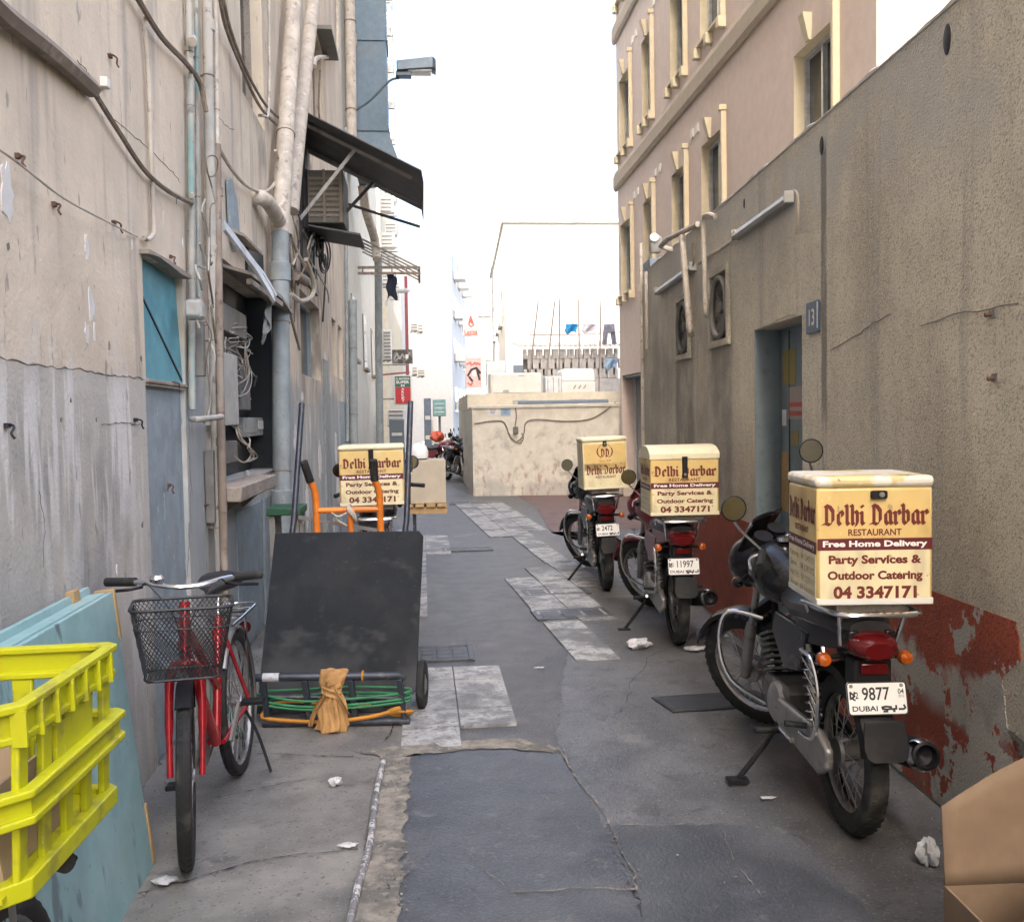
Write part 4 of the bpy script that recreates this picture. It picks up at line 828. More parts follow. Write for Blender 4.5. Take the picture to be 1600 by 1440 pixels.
# ================================================================== motorcycle
def motorcycle(label, loc, heading, lean, num, paint='blackpaint', box=None, steer=18, group='delivery motorcycles parked in the lane', red=False, cowl='blackplastic', mirrors=((-.30, 0, .0), (.30, 0, .0)), small=True, plate_w=.215):
    """+y forward, x right, origin under the rear axle. lean > 0 leans left"""
    t = thing('motorcycle', label, 'motorcycle', (loc[0], loc[1], 0), group=group)
    t.rotation_euler = (Matrix.Rotation(-heading, 3, 'Z') @ Matrix.Rotation(-lean, 3, 'Y')).to_euler()
    RW, WB = .302, 1.24; P = M[paint]
    wheel(t, 'rear_wheel', (0, 0, RW), RW, .085, M['alloy'], 36)
    # front assembly turns about the steering axis
    axp, axd = Vector((0, .93, .92)), Vector((0, -.42, .9)).normalized(); SM = Matrix.Translation(axp) @ Matrix.Rotation(rad(steer), 4, axd) @ Matrix.Translation(-axp)
    fx = (SM @ Matrix.Translation((0, 0, 0))).to_euler()
    fwc = SM @ Vector((0, WB, RW)); w = wheel(t, 'front_wheel', fwc, RW, .075, M['alloy'], 36); w.rotation_euler = SM.to_euler()
    if abs(fwc.z-RW) > 0: w.location.z = fwc.z
    for s in (-1, 1):
        mb = MB(); mb.tube([(s*.085, WB-.005, RW), (s*.085, 1.12, .56), (s*.085, 1.10, .60)], [.026, .028, .024], 10); mb.tube([(s*.085, 1.10, .60), (s*.085, .93, .95)], .017, 10); mb.xf(SM).build('fork_leg', M['alloy'], t)
    mb = MB(); arc_guard(mb, (0, WB, RW), RW+.035, .125, 25, 150); mb.xf(SM).build('front_mudguard', P, t)
    mb = MB(); mb.box((0, .955, .90), (.22, .07, .03)); mb.xf(SM).build('fork_yoke', M['blackplastic'], t, bevel=.006); MB().box((0, 1.06, .66), (.2, .05, .05)).xf(SM).build('fork_brace', M['blackplastic'], t, bevel=.006)
    mb = MB(); bent(mb, [(-.36, .72, 1.02), (-.22, .80, 1.04), (-.13, .90, .985), (0, .92, .965), (.13, .90, .985), (.22, .80, 1.04), (.36, .72, 1.02)], .011); mb.xf(SM).build('handlebar', M['chrome'], t)
    for s in (-1, 1):
        mb = MB(); mb.cyl((s*.25, .782, 1.04), (s*.37, .715, 1.02), .017); mb.xf(SM).build('grip', M['rubber'], t)
        mb = MB(); bent(mb, [(s*.24, .80, 1.03), (s*.30, .82, 1.025), (s*.38, .76, 1.01)], .006, 6); mb.xf(SM).build('brake_lever', M['alloy'], t)
        mx, my, mz = mirrors[0 if s < 0 else 1]; mc = SM @ Vector((mx, .80+my, 1.22+mz)); st = SM @ Vector((s*.22, .81, 1.04))
        mi = MB(); bent(mi, [st, st.lerp(mc, .5)+Vector((s*.02, .03, -.01)), mc+Vector((0, .025, -.045))], .006, 6); mi = mi.build('mirror', M['chrome'], t)
        q = MB(); q.lathe([(0, .022), (.035, .02), (.055, .006), (.058, -.004), (.052, -.006)], mc, (0.05*s, 1, .08), 22); q.build('mirror_shell', M['blackplastic'], mi)
        q = MB(); q.lathe([(0, 0), (.0535, .0)], mc+Vector((0, -.005, 0)), (.05*s, 1, .08), 22); q.build('mirror_glass', M['mirror'], mi)
    mb = MB()                                           # headlamp cowl
    mb.loft([ell(0, .90, .93, .07, .08), ell(0, .97, .91, .125, .125), ell(0, 1.06, .90, .135, .13), ell(0, 1.12, .89, .11, .11), ell(0, 1.145, .885, .085, .085)]); mb.xf(SM).build('headlamp_cowl', P if red else M['blackpaint'], t)
    mb = MB(); mb.lathe([(0, .03), (.05, .022), (.08, 0)], (0, 1.142, .885), (0, 1, -.05), 20); mb.xf(SM).build('headlamp', M['glass_pale'], t)
    mb = MB(); mb.sheet(lambda u, v: (-.12+.24*u, 1.10-.13*v-.25*(u-.5)**2, .99+.13*v), 8, 4); mb.xf(SM).build('fly_screen', M['blackpaint'], t, solid=.005)
    for s in (-.055, .055):
        mb = MB(); mb.cyl((s, .94, 1.0), (s, .915, 1.045), .042, .045); mb.xf(SM).build('instrument', M['blackplastic'], t)
    for s in (-1, 1):
        for nm, p, m_ in (('front', SM @ Vector((s*.19, 1.02, .86)), 1), ('rear', Vector((s*.15, -.13, .70)), 0)):
            b0 = SM @ Vector((s*.10, 1.0, .88)) if m_ else Vector((s*.06, -.10, .70))
            mb = MB(); mb.tube([b0, p], .010, 8); mb.lathe([(.010, -.03), (.022, -.012), (.027, .012)], p, (0, 1 if m_ else -1, 0), 14); q = mb.build('indicator', M['blackplastic'], t)
            mb = MB(); mb.lathe([(.027, .011), (.027, .022), (.022, .036), (.0, .042)], p, (0, 1 if m_ else -1, 0), 14); mb.build('lens', M['orangelens'], q)
    # body
    mb = MB(); mb.loft([ell(0, .50, .80, .05, .05), ell(0, .56, .83, .115, .09), ell(0, .68, .86, .155, .12), ell(0, .80, .88, .165, .135), ell(0, .90, .88, .13, .12), ell(0, .965, .86, .06, .08)]); tank = mb.build('fuel_tank', P, t)
    MB().lathe([(.035, 0), (.035, .018), (.02, .022), (0, .022)], (0, .78, 1.012), (0, 0, 1), 16).build('filler_cap', M['chrome'], tank)
    mb = MB(); mb.loft([ell(0, -.20, .815, .075, .035), ell(0, -.10, .82, .115, .05), ell(0, .12, .815, .13, .055), ell(0, .35, .79, .125, .05), ell(0, .52, .80, .10, .045), ell(0, .58, .81, .06, .03)]); mb.build('seat', M['seat'], t)
    for s in (-1, 1):
        mb = MB(); mb.prism([(s*.105, .10, .74), (s*.11, .50, .75), (s*.12, .52, .66), (s*.11, .38, .53), (s*.105, .20, .56)], (s*.022, 0, 0)); mb.build('side_panel', P, t, bevel=.008)
        mb = MB(); mb.loft([[(s*.06, .25, .79), (s*.125, .25, .78), (s*.125, .25, .68), (s*.06, .25, .68)], [(s*.06, 0, .80), (s*.115, 0, .795), (s*.115, 0, .71), (s*.06, 0, .71)], [(s*.05, -.22, .82), (s*.085, -.22, .815), (s*.085, -.22, .75), (s*.05, -.22, .75)]]); mb.build('tail_cowl', P, t, bevel=.006)
    mb = MB(); mb.loft([ell(0, -.14, .765, .085, .05), ell(0, -.22, .765, .09, .05), ell(0, -.265, .76, .075, .042), ell(0, -.285, .757, .05, .028)]); mb.build('tail_lamp', M['redlens'], t)
    mb = MB(); mb.box((0, -.235, .685), (.10, .02, .04)); mb.build('rear_reflector', M['redlens'], t, bevel=.004)
    mb = MB(); mb.box((0, -.18, .665), (.14, .09, .10)); mb.build('lamp_bracket', M['blackplastic'], t, bevel=.01)
    number_plate(t, (0, -.262, .585), plate_w, .115, num, small=('04', '2012') if small else None)
    mb = MB(); arc_guard(mb, (0, 0, RW), RW+.04, .145, 35, 165, 18, .035); mb.build('rear_mudguard', M['blackplastic'], t)
    mb = MB(); mb.prism([(-.07, -.325, .52), (.07, -.325, .52), (.08, -.345, .43), (.072, -.355, .40), (.05, -.36, .385), (-.05, -.36, .385), (-.072, -.355, .40), (-.08, -.345, .43)], (0, .008, .002)); mb.build('mud_flap', M['blackplastic'], t, bevel=.003)
    # frame, engine, transmission
    mb = MB(); bent(mb, [(0, .95, .86), (0, .93, .70), (0, .88, .40), (0, .78, .20), (0, .50, .20)], .018); bent(mb, [(0, .93, .85), (0, .60, .74), (0, .38, .70), (0, .36, .30)], .018); mb.build('frame', M['blackplastic'], t)
    for s in (-1, 1): 
        mb = MB(); bent(mb, [(s*.07, .40, .70), (s*.09, .10, .74), (s*.07, -.20, .76)], .012); mb.build('subframe', M['blackplastic'], t)
        mb = MB(); mb.bar((s*.075, .40, .33), (s*.085, -.03, RW), .03, .04); mb.build('swing_arm', M['blackplastic'], t)
        k = MB(); k.tube([(s*.115, .04, .35), (s*.11, .13, .69)], .013, 8); k = k.build('shock_absorber', M['steel'], t)
        hp = [Vector((s*.115, .045, .40)).lerp(Vector((s*.11, .125, .67)), i/72) + Vector((.030*math.cos(i*.78), .030*math.sin(i*.78), 0)) for i in range(73)]
        MB().tube(hp, .0045, 5).build('spring', M['chrome'], k)
        MB().cyl((s*.1, .43, .25), (s*.24, .43, .25), .014).build('footpeg', M['rubber'], t); MB().cyl((s*.09, .12, .36), (s*.21, .12, .38), .012).build('footpeg', M['rubber'], t)
    mb = MB(); mb.box((0, .62, .33), (.21, .30, .17)); mb.box((0, .60, .245), (.16, .26, .07)); eng = mb.build('engine', M['engine'], t, bevel=.03)
    for s in (-1, 1): MB().lathe([(0, .028), (.06, .026), (.085, .012), (.092, -.01)], (s*.105, .56, .33), (s, 0, 0), 22).build('crankcase_cover', M['alloy'], eng)
    for i in range(7): MB().box((0, .74+.008*i, .43+.026*i), (.19, .15, .012), (rad(-18), 0, 0)).build('cooling_fin', M['engine'], eng)
    mb = MB(); mb.loft([[(-.125, y, z) for y, z in ((.50, .37), (.50, .25), (.0, .215), (-.09, .27), (-.09, .34), (.0, .385))], [(-.09, y, z) for y, z in ((.50, .37), (.50, .25), (.0, .215), (-.09, .27), (-.09, .34), (.0, .385))]]); mb.build('chain_case', M['alloy'], t, bevel=.012)
    mb = MB(); bent(mb, [(.05, .82, .44), (.09, .90, .36), (.11, .84, .22), (.13, .60, .20), (.15, .32, .25)], .018, 10); ex = mb.build('exhaust_pipe', M['chrome'], t)
    d_ = Vector((.03, -.62, .12)); e0 = Vector((.15, .36, .25)); mb = MB(); mb.lathe([(.02, 0), (.046, .08), (.056, .14), (.058, .60), (.050, .625), (.040, .63), (.036, .60), (.0, .58)], e0, d_, 20); mb.build('silencer', M['blackplastic'], t)
    mb = MB(); mb.lathe([(.0595, .585), (.0595, .605), (.051, .628)], e0, d_, 20); mb.build('silencer_ring', M['chrome'], t)
    # guards
    mb = MB(); bent(mb, [(-.05, .95, .62), (-.20, 1.02, .64), (-.25, 1.0, .50), (-.22, .90, .34), (-.08, .80, .25)], .011); mb.build('crash_guard', M['chrome'], t)
    mb = MB(); bent(mb, [(.05, .95, .62), (.20, 1.02, .64), (.25, 1.0, .50), (.22, .90, .34), (.08, .80, .25)], .011); mb.build('crash_guard', M['chrome'], t)
    mb = MB(); bent(mb, [(-.13, .16, .66), (-.15, -.02, .66), (-.16, -.12, .55), (-.16, -.06, .38), (-.15, .12, .34)], .009); sg = mb.build('saree_guard', M['chrome'], t)
    for i in range(5): 
        f0 = i/5; MB().tube([(-.14, .12-.03*i, .64-.05*i), (-.155, -.09+.005*i, .60-.045*i)], .004, 5).build('guard_bar', M['chrome'], sg)
    mb = MB(); bent(mb, [(-.10, .50, .25), (-.17, .30, .30), (-.20, .06, .33)], .011); mb.build('foot_rail', M['chrome'], t)
    sx = .30; gz = math.tan(lean)*sx*1.02 if lean > 0 else .02
    mb = MB(); bent(mb, [(-.10, .55, .24), (-.17, .52, .16), (-sx, .47, gz+.012)], .012); mb.box((-sx-.01, .46, gz+.006), (.09, .06, .012), (0, lean, 0)); mb.build('side_stand', M['blackplastic'], t)
    # carrier
    mb = MB(); bent(mb, [(-.13, .14, .86), (-.15, -.10, .885), (-.15, -.24, .89), (-.11, -.30, .89), (.11, -.30, .89), (.15, -.24, .89), (.15, -.10, .885), (.13, .14, .86)], .010)
    for s in (-1, 1): mb.tube([(s*.10, -.18, .76), (s*.12, -.22, .885)], .009, 8); mb.tube([(s*.10, .10, .76), (s*.13, .10, .86)], .009, 8)
    for y in (-.08, -.18): mb.tube([(-.15, y, .888), (.15, y, .888)], .007, 8)
    mb.build('carrier_rack', M['chrome'], t)
    if box:
        bw, bd, bh, st_, yc, zc, *tl = box
        MB().box((0, yc, zc-.02), (bw*.62, bd*.7, .035)).build('box_mount', M['greywood'], t)
        delivery_box(t, (0, yc, zc), bw, bd, bh, st_, tl[0] if tl else 0)
    return t
m1 = motorcycle('black delivery motorcycle nearest the camera with worn flat lidded yellow food box', (1.600, 3.49), rad(3.5), rad(0.0), '9877', box=(.405, .37, .455, 'flat', -.08, .92, rad(-3)), steer=40, mirrors=((-.34, .0, .06), (.27, -.02, .13)))
m2 = motorcycle('dark red delivery motorcycle with domed lid food box, middle of the right row', (1.745, 6.53), rad(4), rad(.2), '11997', 'redpaint', box=(.455, .42, .42, 'curved', -.12, .935), steer=40, red=True, small=False)
m3 = motorcycle('farthest black delivery motorcycle on the right with round emblem on its food box', (1.66, 8.7), rad(2), rad(2), '2472', 'blackpaint', box=(.395, .40, .46, 'tall', -.10, .955), steer=40, small=False)
m4 = motorcycle('delivery motorcycle on the left behind the black cart with yellow food box', (-.36, 7.2), rad(-1), rad(.6), '14290', 'blackpaint', box=(.455, .42, .43, 'plain', -.12, .995), steer=10, small=False)
m5 = motorcycle('small distant dark motorcycle parked against the side of the cream shed', (.62, 25.2), rad(160), rad(5), '2301', 'blackpaint', steer=-20, group='motorcycles parked far down the lane', small=False)
# ================================================================== bicycles
def bicycle(label, loc, heading, lean, paint, rear=True, basket=True, rack=False, WB=.93, steer=0, group='bicycles by the left wall', saddle='seat', front=True, low=0.0):
    t = thing('bicycle', label, 'bicycle', (loc[0], loc[1], 0), group=group)
    t.rotation_euler = (Matrix.Rotation(-heading, 3, 'Z') @ Matrix.Rotation(-lean, 3, 'Y')).to_euler()
    RW = .325; P = M[paint]
    wheel(t, 'rear_wheel', (0, 0, RW), RW, .05, M['alloy'], 32, hubr=.03, rimd=.02)
    head = Vector((0, WB-.17, .80)); axd = Vector((0, -.30, 1)).normalized(); SM = Matrix.Translation(head) @ Matrix.Rotation(rad(steer), 4, axd) @ Matrix.Translation(-head)
    w = wheel(t, 'front_wheel', SM @ Vector((0, WB, RW)), RW, .052, M['alloy'], 32, hubr=.025, rimd=.02); w.rotation_euler = SM.to_euler()
    for s in (-1, 1):
        mb = MB(); mb.tube(smoothpath([(s*.055, WB, RW), (s*.058, WB-.055, .50), (s*.056, WB-.09, .64), (s*.045, WB-.10, .69)]), [.012]*4+[.016]*4+[.018]*5, 10); mb.xf(SM).build('fork_leg', P, t)
    mb = MB(); mb.tube([(0, WB-.095, .68), (0, WB-.17, .93-low)], .02, 10); mb.xf(SM).build('steering_tube', P, t)
    mb = MB(); mb.tube(smoothpath([(.05, WB-.10, .69), (.03, WB-.095, .71), (0, WB-.09, .715), (-.03, WB-.095, .71), (-.05, WB-.10, .69)]), .017, 8); mb.xf(SM).build('fork_crown', P, t)
    mb = MB(); arc_guard(mb, (0, WB, RW), RW+.022, .06, 60, 150, 12, .015); mb.xf(SM).build('front_mudguard', M['blackplastic'], t)
    mb = MB(); arc_guard(mb, (0, 0, RW), RW+.025, .06, 40, 200, 16, .015); mb.build('rear_mudguard', M['alloy'], t)
    mb = MB(); bent(mb, [(-.28, WB-.30, 1.0), (-.16, WB-.22, 1.005), (-.05, WB-.17, .99), (.05, WB-.17, .99), (.16, WB-.22, 1.005), (.28, WB-.30, 1.0)], .011); mb.xf(Matrix.Translation((0, 0, -low)) @ SM).build('handlebar', M['chrome'], t)
    for s in (-1, 1):
        mb = MB(); mb.cyl((s*.175, WB-.235, 1.005), (s*.285, WB-.302, 1.0), .017); mb.xf(Matrix.Translation((0, 0, -low)) @ SM).build('grip', M['rubber'], t)
        mb = MB(); bent(mb, [(s*.15, WB-.20, .99), (s*.2, WB-.18, .985), (s*.27, WB-.23, .975)], .006, 6); mb.xf(Matrix.Translation((0, 0, -low)) @ SM).build('brake_lever', M['blackplastic'], t)
        mb = MB(); bent(mb, [(s*.15, WB-.2, .99), (s*.12, WB-.05, 1.02), (s*.03, WB-.02, .9), (s*.01, WB-.08, .75)], .003, 5); mb.xf(Matrix.Translation((0, 0, -low)) @ SM).build('brake_cable', M['cable_black'], t)
    mb = MB(); mb.lathe([(.026, 0), (.028, .008), (.02, .022), (0, .026)], (.10, WB-.19, 1.012), (0, 0, 1), 16); mb.xf(Matrix.Translation((0, 0, -low)) @ SM).build('bell', M['chrome'], t)
    bb = Vector((0, .42, .28)); st = Vector((0, .20, .76))
    def tb(n, a, b, r_): MB().cyl(a, b, r_, n=12).build(n, P, t)
    tb('down_tube', (0, WB-.13, .78), bb, .022); tb('top_tube', (0, WB-.15, .86), bb+Vector((0, -.10, .20)), .018); tb('seat_tube', bb, st, .018)
    for s in (-1, 1): tb('chain_stay', bb+Vector((s*.03, 0, 0)), (s*.06, 0, RW), .010); tb('seat_stay', (s*.02, .22, .70), (s*.06, 0, RW), .009)
    MB().cyl(st-Vector((0, -.02, .06)), (0, .165, .87), .013).build('seat_post', M['chrome'], t)
    mb = MB(); mb.loft([ell(0, .02, .90, .06, .02), ell(0, .06, .905, .10, .035), ell(0, .14, .90, .095, .035), ell(0, .22, .895, .05, .03), ell(0, .30, .89, .025, .022), ell(0, .325, .888, .012, .012)]); mb.build('saddle', M[saddle], t)
    ck = MB(); ck.lathe([(.0, -.004), (.09, -.004), (.095, 0), (.09, .004), (0, .004)], bb+Vector((.05, 0, 0)), (1, 0, 0), 26); ck = ck.build('chain_wheel', M['alloy'], t)
    mb = MB(); bent(mb, [bb+Vector((.05, 0, .09)), (.055, .2, .36), (.055, 0, RW+.035), (.055, -.035, RW), (.055, 0, RW-.035), (.055, .2, .23), bb+Vector((.05, 0, -.09))], .006, 6); mb.build('chain', M['rust'], t)
    for s in (-1, 1):
        e = bb+Vector((s*.085, s*.10, -s*.13)); mb = MB(); mb.bar(bb+Vector((s*.06, 0, 0)), e, .012, .02); mb.build('crank', M['alloy'], t)
        mb = MB(); mb.box(e+Vector((s*.055, 0, 0)), (.09, .06, .02)); mb.build('pedal', M['blackplastic'], t, bevel=.004)
    mb = MB(); bent(mb, [(-.05, .05, .30), (-.10, .06, .18), (-.15, .10, .02)], .007); mb.build('kick_stand', M['blackplastic'], t)
    for s in (-1, 1): MB().tube([(s*.06, 0, RW), (s*.07, -.02, .72)], .006, 6).build('rack_stay', M['chrome'], t)
    mb = MB(); bent(mb, [(-.06, .22, .72), (-.075, -.05, .725), (-.07, -.25, .73), (.07, -.25, .73), (.075, -.05, .725), (.06, .22, .72)], .007, 8)
    for y in (-.15, -.05, .06): mb.tube([(-.07, y, .727), (.07, y, .727)], .005, 6)
    mb.build('rear_rack', M['chrome'], t)
    MB().lathe([(0, .02), (.025, .015), (.03, 0)], (0, -.33, .60), (0, -1, 0), 14).build('rear_reflector', M['redlens'], t)
    if basket:
        bk = bpy.data.objects.new('basket', None); COL.objects.link(bk); bk.parent = t; bk.matrix_local = SM
        y0 = WB-.06; zb, zt = .70, .965
        def ring(z): 
            f = (z-zb)/(zt-zb); w_, d_ = .125+.045*f, .085+.035*f; return [(x*1.0, y0+.12+y, z) for x, y in rrect(2*w_, 2*d_, .04, 4)]
        for z, r_ in ((zt, .006), (zt-.07, .003), (zb+.015, .0045)): MB().tube(ring(z), r_, 6, True).build('basket_rim', M['basket'], bk)
        mb = MB(); n = 30; top = ring(zt); bot = ring(zb+.01); 
        def onring(rg, s_):
            s_ = s_ % 1*len(rg); i = int(s_); return Vector(rg[i]).lerp(Vector(rg[(i+1) % len(rg)]), s_-i)
        # even spacing round the ring by arc length
        def even(rg, n_):
            L_ = [0]; 
            for i in range(len(rg)): L_.append(L_[-1]+(Vector(rg[(i+1) % len(rg)])-Vector(rg[i])).length)
            o = []
            for k in range(n_):
                d = L_[-1]*k/n_; i = max(j for j in range(len(rg)) if L_[j] <= d); o.append(Vector(rg[i]).lerp(Vector(rg[(i+1) % len(rg)]), (d-L_[i])/(L_[i+1]-L_[i]+1e-9)))
            return o
        n = 64; T_, B_ = even(top, n), even(bot, n); K = 6
        for dr in (-1, 1):
            for i in range(n):
                mb.tube([T_[(i+dr*j*2) % n].lerp(B_[(i+dr*j*2) % n], j/K) for j in range(K+1)], .0015, 3, cap=False)
        mb.build('basket_mesh', M['basket'], bk, kind='stuff')
        mb = MB(); lo = ring(zb+.01); xs = [-.11+.22*i/14 for i in range(15)]
        for x in xs: mb.tube([(x, y0+.04, zb+.01), (x, y0+.2, zb+.01)], .0016, 3)
        for i in range(11): mb.tube([(-.12, y0+.04+.016*i, zb+.01), (.12, y0+.04+.016*i, zb+.01)], .0016, 3)
        mb.build('basket_floor', M['basket'], bk, kind='stuff')
    return t
bicycle('red bicycle facing the camera with a black wire basket on its handlebar', (-.86, 4.44), rad(180.5), rad(-3), 'bikered', WB=.92, steer=13)
def crumple(c, r_, sq=(1, 1, .5), n=10):
    mb = MB(); prof = []
    ph = [random.uniform(0, 6) for _ in range(6)]
    def f(u, v):
        a, b = 2*math.pi*u, math.pi*(v-.5); k = 1+.22*math.sin(3*a+ph[0])*math.cos(2*b+ph[1])+.16*math.sin(5*a+ph[2]+3*b)+.1*math.sin(9*a+ph[3]-5*b)
        return (c[0]+r_*sq[0]*k*math.cos(b)*math.cos(a), c[1]+r_*sq[1]*k*math.cos(b)*math.sin(a), c[2]+r_*sq[2]*k*math.sin(b))
    mb.sheet(f, n*2, n); return mb
for px, py, r_, lab, sq in ((998, 1013, .075, 'crumpled white plastic bag on the ground left of the middle motorcycle', (1.1, .8, .4)), (1086, 1017, .06, 'flattened white paper scrap by the first motorcycle front wheel', (1.2, .9, .18)), (525, 1229, .028, 'small white lump of rubbish on the concrete below the tan cloth', (1, .7, .6)), (544, 1326, .022, 'scrap of white paper beside the ground pipe', (1.6, .8, .3)), (258, 1383, .03, 'clear pinkish wrapper on the ground at the pale board corner', (1.5, .8, .3)), (1200, 1251, .02, 'tiny white scrap below the first motorcycle stand', (1.5, .6, .2)), (1450, 1352, .05, 'crumpled white cup on the ground beside the cardboard carton', (.7, .8, .9)), (862, 928, .03, 'thin pale strip of litter by the farther tile drain', (.4, 1.4, .2)), (832, 956, .03, 'thin pale strip of litter by the nearer tile drain', (.4, 1.4, .2)), (843, 1046, .02, 'white speck of litter on the bare asphalt', (1.6, .6, .2)), (412, 962, .05, 'white scrap at the foot of the left wall behind the cart', (.8, 1.2, .25))):
    p = G(px, py); crumple((p.x, p.y, r_*sq[2]*.8+.012), r_, sq).build('litter', M['litter'], loc='base', label=lab, cat='litter', group='litter on the ground')
p = G(1090, 1000); mb = MB(); mb.lathe([(0, 0), (.035, .004), (.037, .03), (.034, .08), (.037, .12), (.030, .16), (.013, .19), (.013, .22), (0, .22)], (p.x, p.y, .05), (.7, -.5, 0), 14); mb.build('bottle', M['glass_pale'], loc='base', label='clear plastic bottle lying against the foot of the red wall', cat='bottle')
# ground pipe
P_ = [G(x, y, .028)+Vector((random.uniform(-.006, .006), 0, 0)) for x, y in ((598, 1190), (590, 1235), (583, 1280), (575, 1325), (562, 1380), (550, 1440))]; P_.append(P_[-1]+(P_[-1]-P_[-2])*1.5)
M['splatpipe'] = mat('splattered_pipe', (.20, .20, .21), .6, layers=[dict(c=(.6, .6, .58), s=28, lo=.5, hi=.56, a=.9), dict(c=(.07, .06, .05), s=16, lo=.55, hi=.65, a=.7)])
mb = MB(); bent(mb, P_, .0135, 8, 5); mb.build('ground_pipe', M['splatpipe'], loc='base', label='paint splattered thin pipe lying in the sandy mortar groove', cat='pipe')
# ================================================================== yellow crate on a second bicycle, bottom left
bicycle('dark bicycle under the yellow crate at the bottom left corner', (-.88, 1.02), rad(0), rad(1), 'redpaint', basket=False, saddle='brownleather', low=.14)
CR = thing('plastic_crate', 'bright yellow plastic crate with slotted sides at the bottom left', 'crate', (-.80, 1.555, .925), (0, rad(-1), rad(-2)))
cw, cdp, chh = .50, .44, .285
def ringbox(mb, w_, d_, z, h_, th, ch=.06):            # rectangular hoop with cut corners
    o = [(w_/2-ch, -d_/2), (w_/2, -d_/2+ch), (w_/2, d_/2-ch*.3), (w_/2-ch*.3, d_/2), (-w_/2+ch*.3, d_/2), (-w_/2, d_/2-ch*.3), (-w_/2, -d_/2+ch), (-w_/2+ch, -d_/2)]
    i = [(x*(1-2*th/w_), y*(1-2*th/d_)) for x, y in o]; n = len(o)
    v = [(x, y, z) for x, y in o]+[(x, y, z) for x, y in i]+[(x, y, z+h_) for x, y in o]+[(x, y, z+h_) for x, y in i]
    f = []
    for k in range(n):
        l = (k+1) % n; f += [[k, l, 2*n+l, 2*n+k], [n+k, 3*n+k, 3*n+l, n+l], [2*n+k, 2*n+l, 3*n+l, 3*n+k], [k, n+k, n+l, l]]
    mb.add(v, f)
for z, s_ in ((chh-.014, 1.0), (chh-.058, .985), (.150, 1.025), (.112, 1.02), (.0, .96)):
    mb = MB(); ringbox(mb, cw*s_, cdp*s_, z, .012 if z > 0 else .03, .022); mb.build('rim', M['crate'], CR, bevel=.003)
for z0, z1, s_ in ((chh-.056, chh-.01, .965), (.114, .152, .99)):
    mb = MB(); ringbox(mb, cw*s_, cdp*s_, z0, z1-z0, .006); mb.build('rim_web', M['crate'], CR)
for fx in (-1, 1):
    for k in range(5):
        y = -cdp*.34+cdp*.74*k/4; MB().prism([(fx*cw*.478, y-.017, chh-.05), (fx*cw*.478, y+.017, chh-.05), (fx*cw*.455, y+.013, .02), (fx*cw*.455, y-.013, .02)], (-fx*.012, 0, 0)).build('slat', M['crate'], CR, bevel=.003)
for fy in (-1, 1):
    for k in range(5):
        x = -cw*.33+cw*.66*k/4; MB().prism([(x-.018, fy*cdp*.478, chh-.05), (x+.018, fy*cdp*.478, chh-.05), (x+.014, fy*cdp*.455, .02), (x-.014, fy*cdp*.455, .02)], (0, -fy*.012, 0)).build('slat', M['crate'], CR, bevel=.003)
MB().box((cw*.468, .03, .18), (.008, .14, .07)).build('label_panel', M['crate'], CR)
for k in range(7):
    for fx in (-1, 1): MB().box((fx*cw*.483, -cdp*.38+cdp*.76*k/6, chh-.036), (.022, .006, .05)).build('rib', M['crate'], CR)
mb = MB(); mb.box((0, 0, .015), (cw*.86, cdp*.86, .008)); mb.build('floor', M['crate'], CR)
mb = MB(); mb.box((-.02, -.165, .11), (.36, .006, .19), (rad(5), 0, 0)); mb.box((.185, -.03, .085), (.006, .22, .13), (0, rad(-6), 0)); mb.box((-.05, .165, .09), (.30, .006, .15), (rad(-4), 0, 0)); mb.box((-.02, .02, .035), (.36, .34, .01))
M['lining'] = mat('card_lining', (.40, .30, .20), .85, var=.1)
mb.build('cardboard_lining', M['lining'], loc=(-.80, 1.555, .925), rot=(0, rad(-1), rad(-2)), label='brown cardboard lining inside the yellow crate', cat='cardboard')
# carrier under the crate (welded tray on the bicycle's rack)
mb = MB()
for s in (-1, 1): mb.tube([(-.86+s*.09, 1.38, .915), (-.86+s*.09, 1.80, .915)], .008, 6); mb.tube([(-.86+s*.09, 1.78, .915), (-.88+s*.07, 1.94, .335)], .007, 6)
for y in (1.4, 1.6, 1.78): mb.tube([(-.95, y, .915), (-.77, y, .915)], .006, 6)
mb.build('carrier_frame', M['steel'], loc='base', label='thin steel carrier frame holding up the yellow crate', cat='frame')
# ================================================================== pale blue board leaning at the left
BD = thing('leaning_board', 'pale blue wooden board with battens leaning against the left wall', 'board', (-1.0, 2.5, 0), (0, -rad(6.2), rad(.8)))
MB().box((0, -.05, .505), (.018, 2.15, 1.01)).build('panel', M['bluepanel'], BD, bevel=.003)
MB().box((-.075, -.05, .53), (.02, 2.13, 1.02)).build('back_panel', M['bluepanel'], BD, bevel=.003)
MB().box((-.036, -.05, 1.0), (.055, 2.1, .03)).build('edge_batten', M['bluepanel'], BD)
for z, h_, y in ((.93, .18, 1.028), (.12, .22, 1.028)): MB().box((-.02, y, z), (.07, .022, h_)).build('end_batten', M['wood'], BD, bevel=.003)
MB().box((-.07, .86, 1.03), (.03, .06, .05)).build('end_batten', M['wood'], BD, bevel=.003)
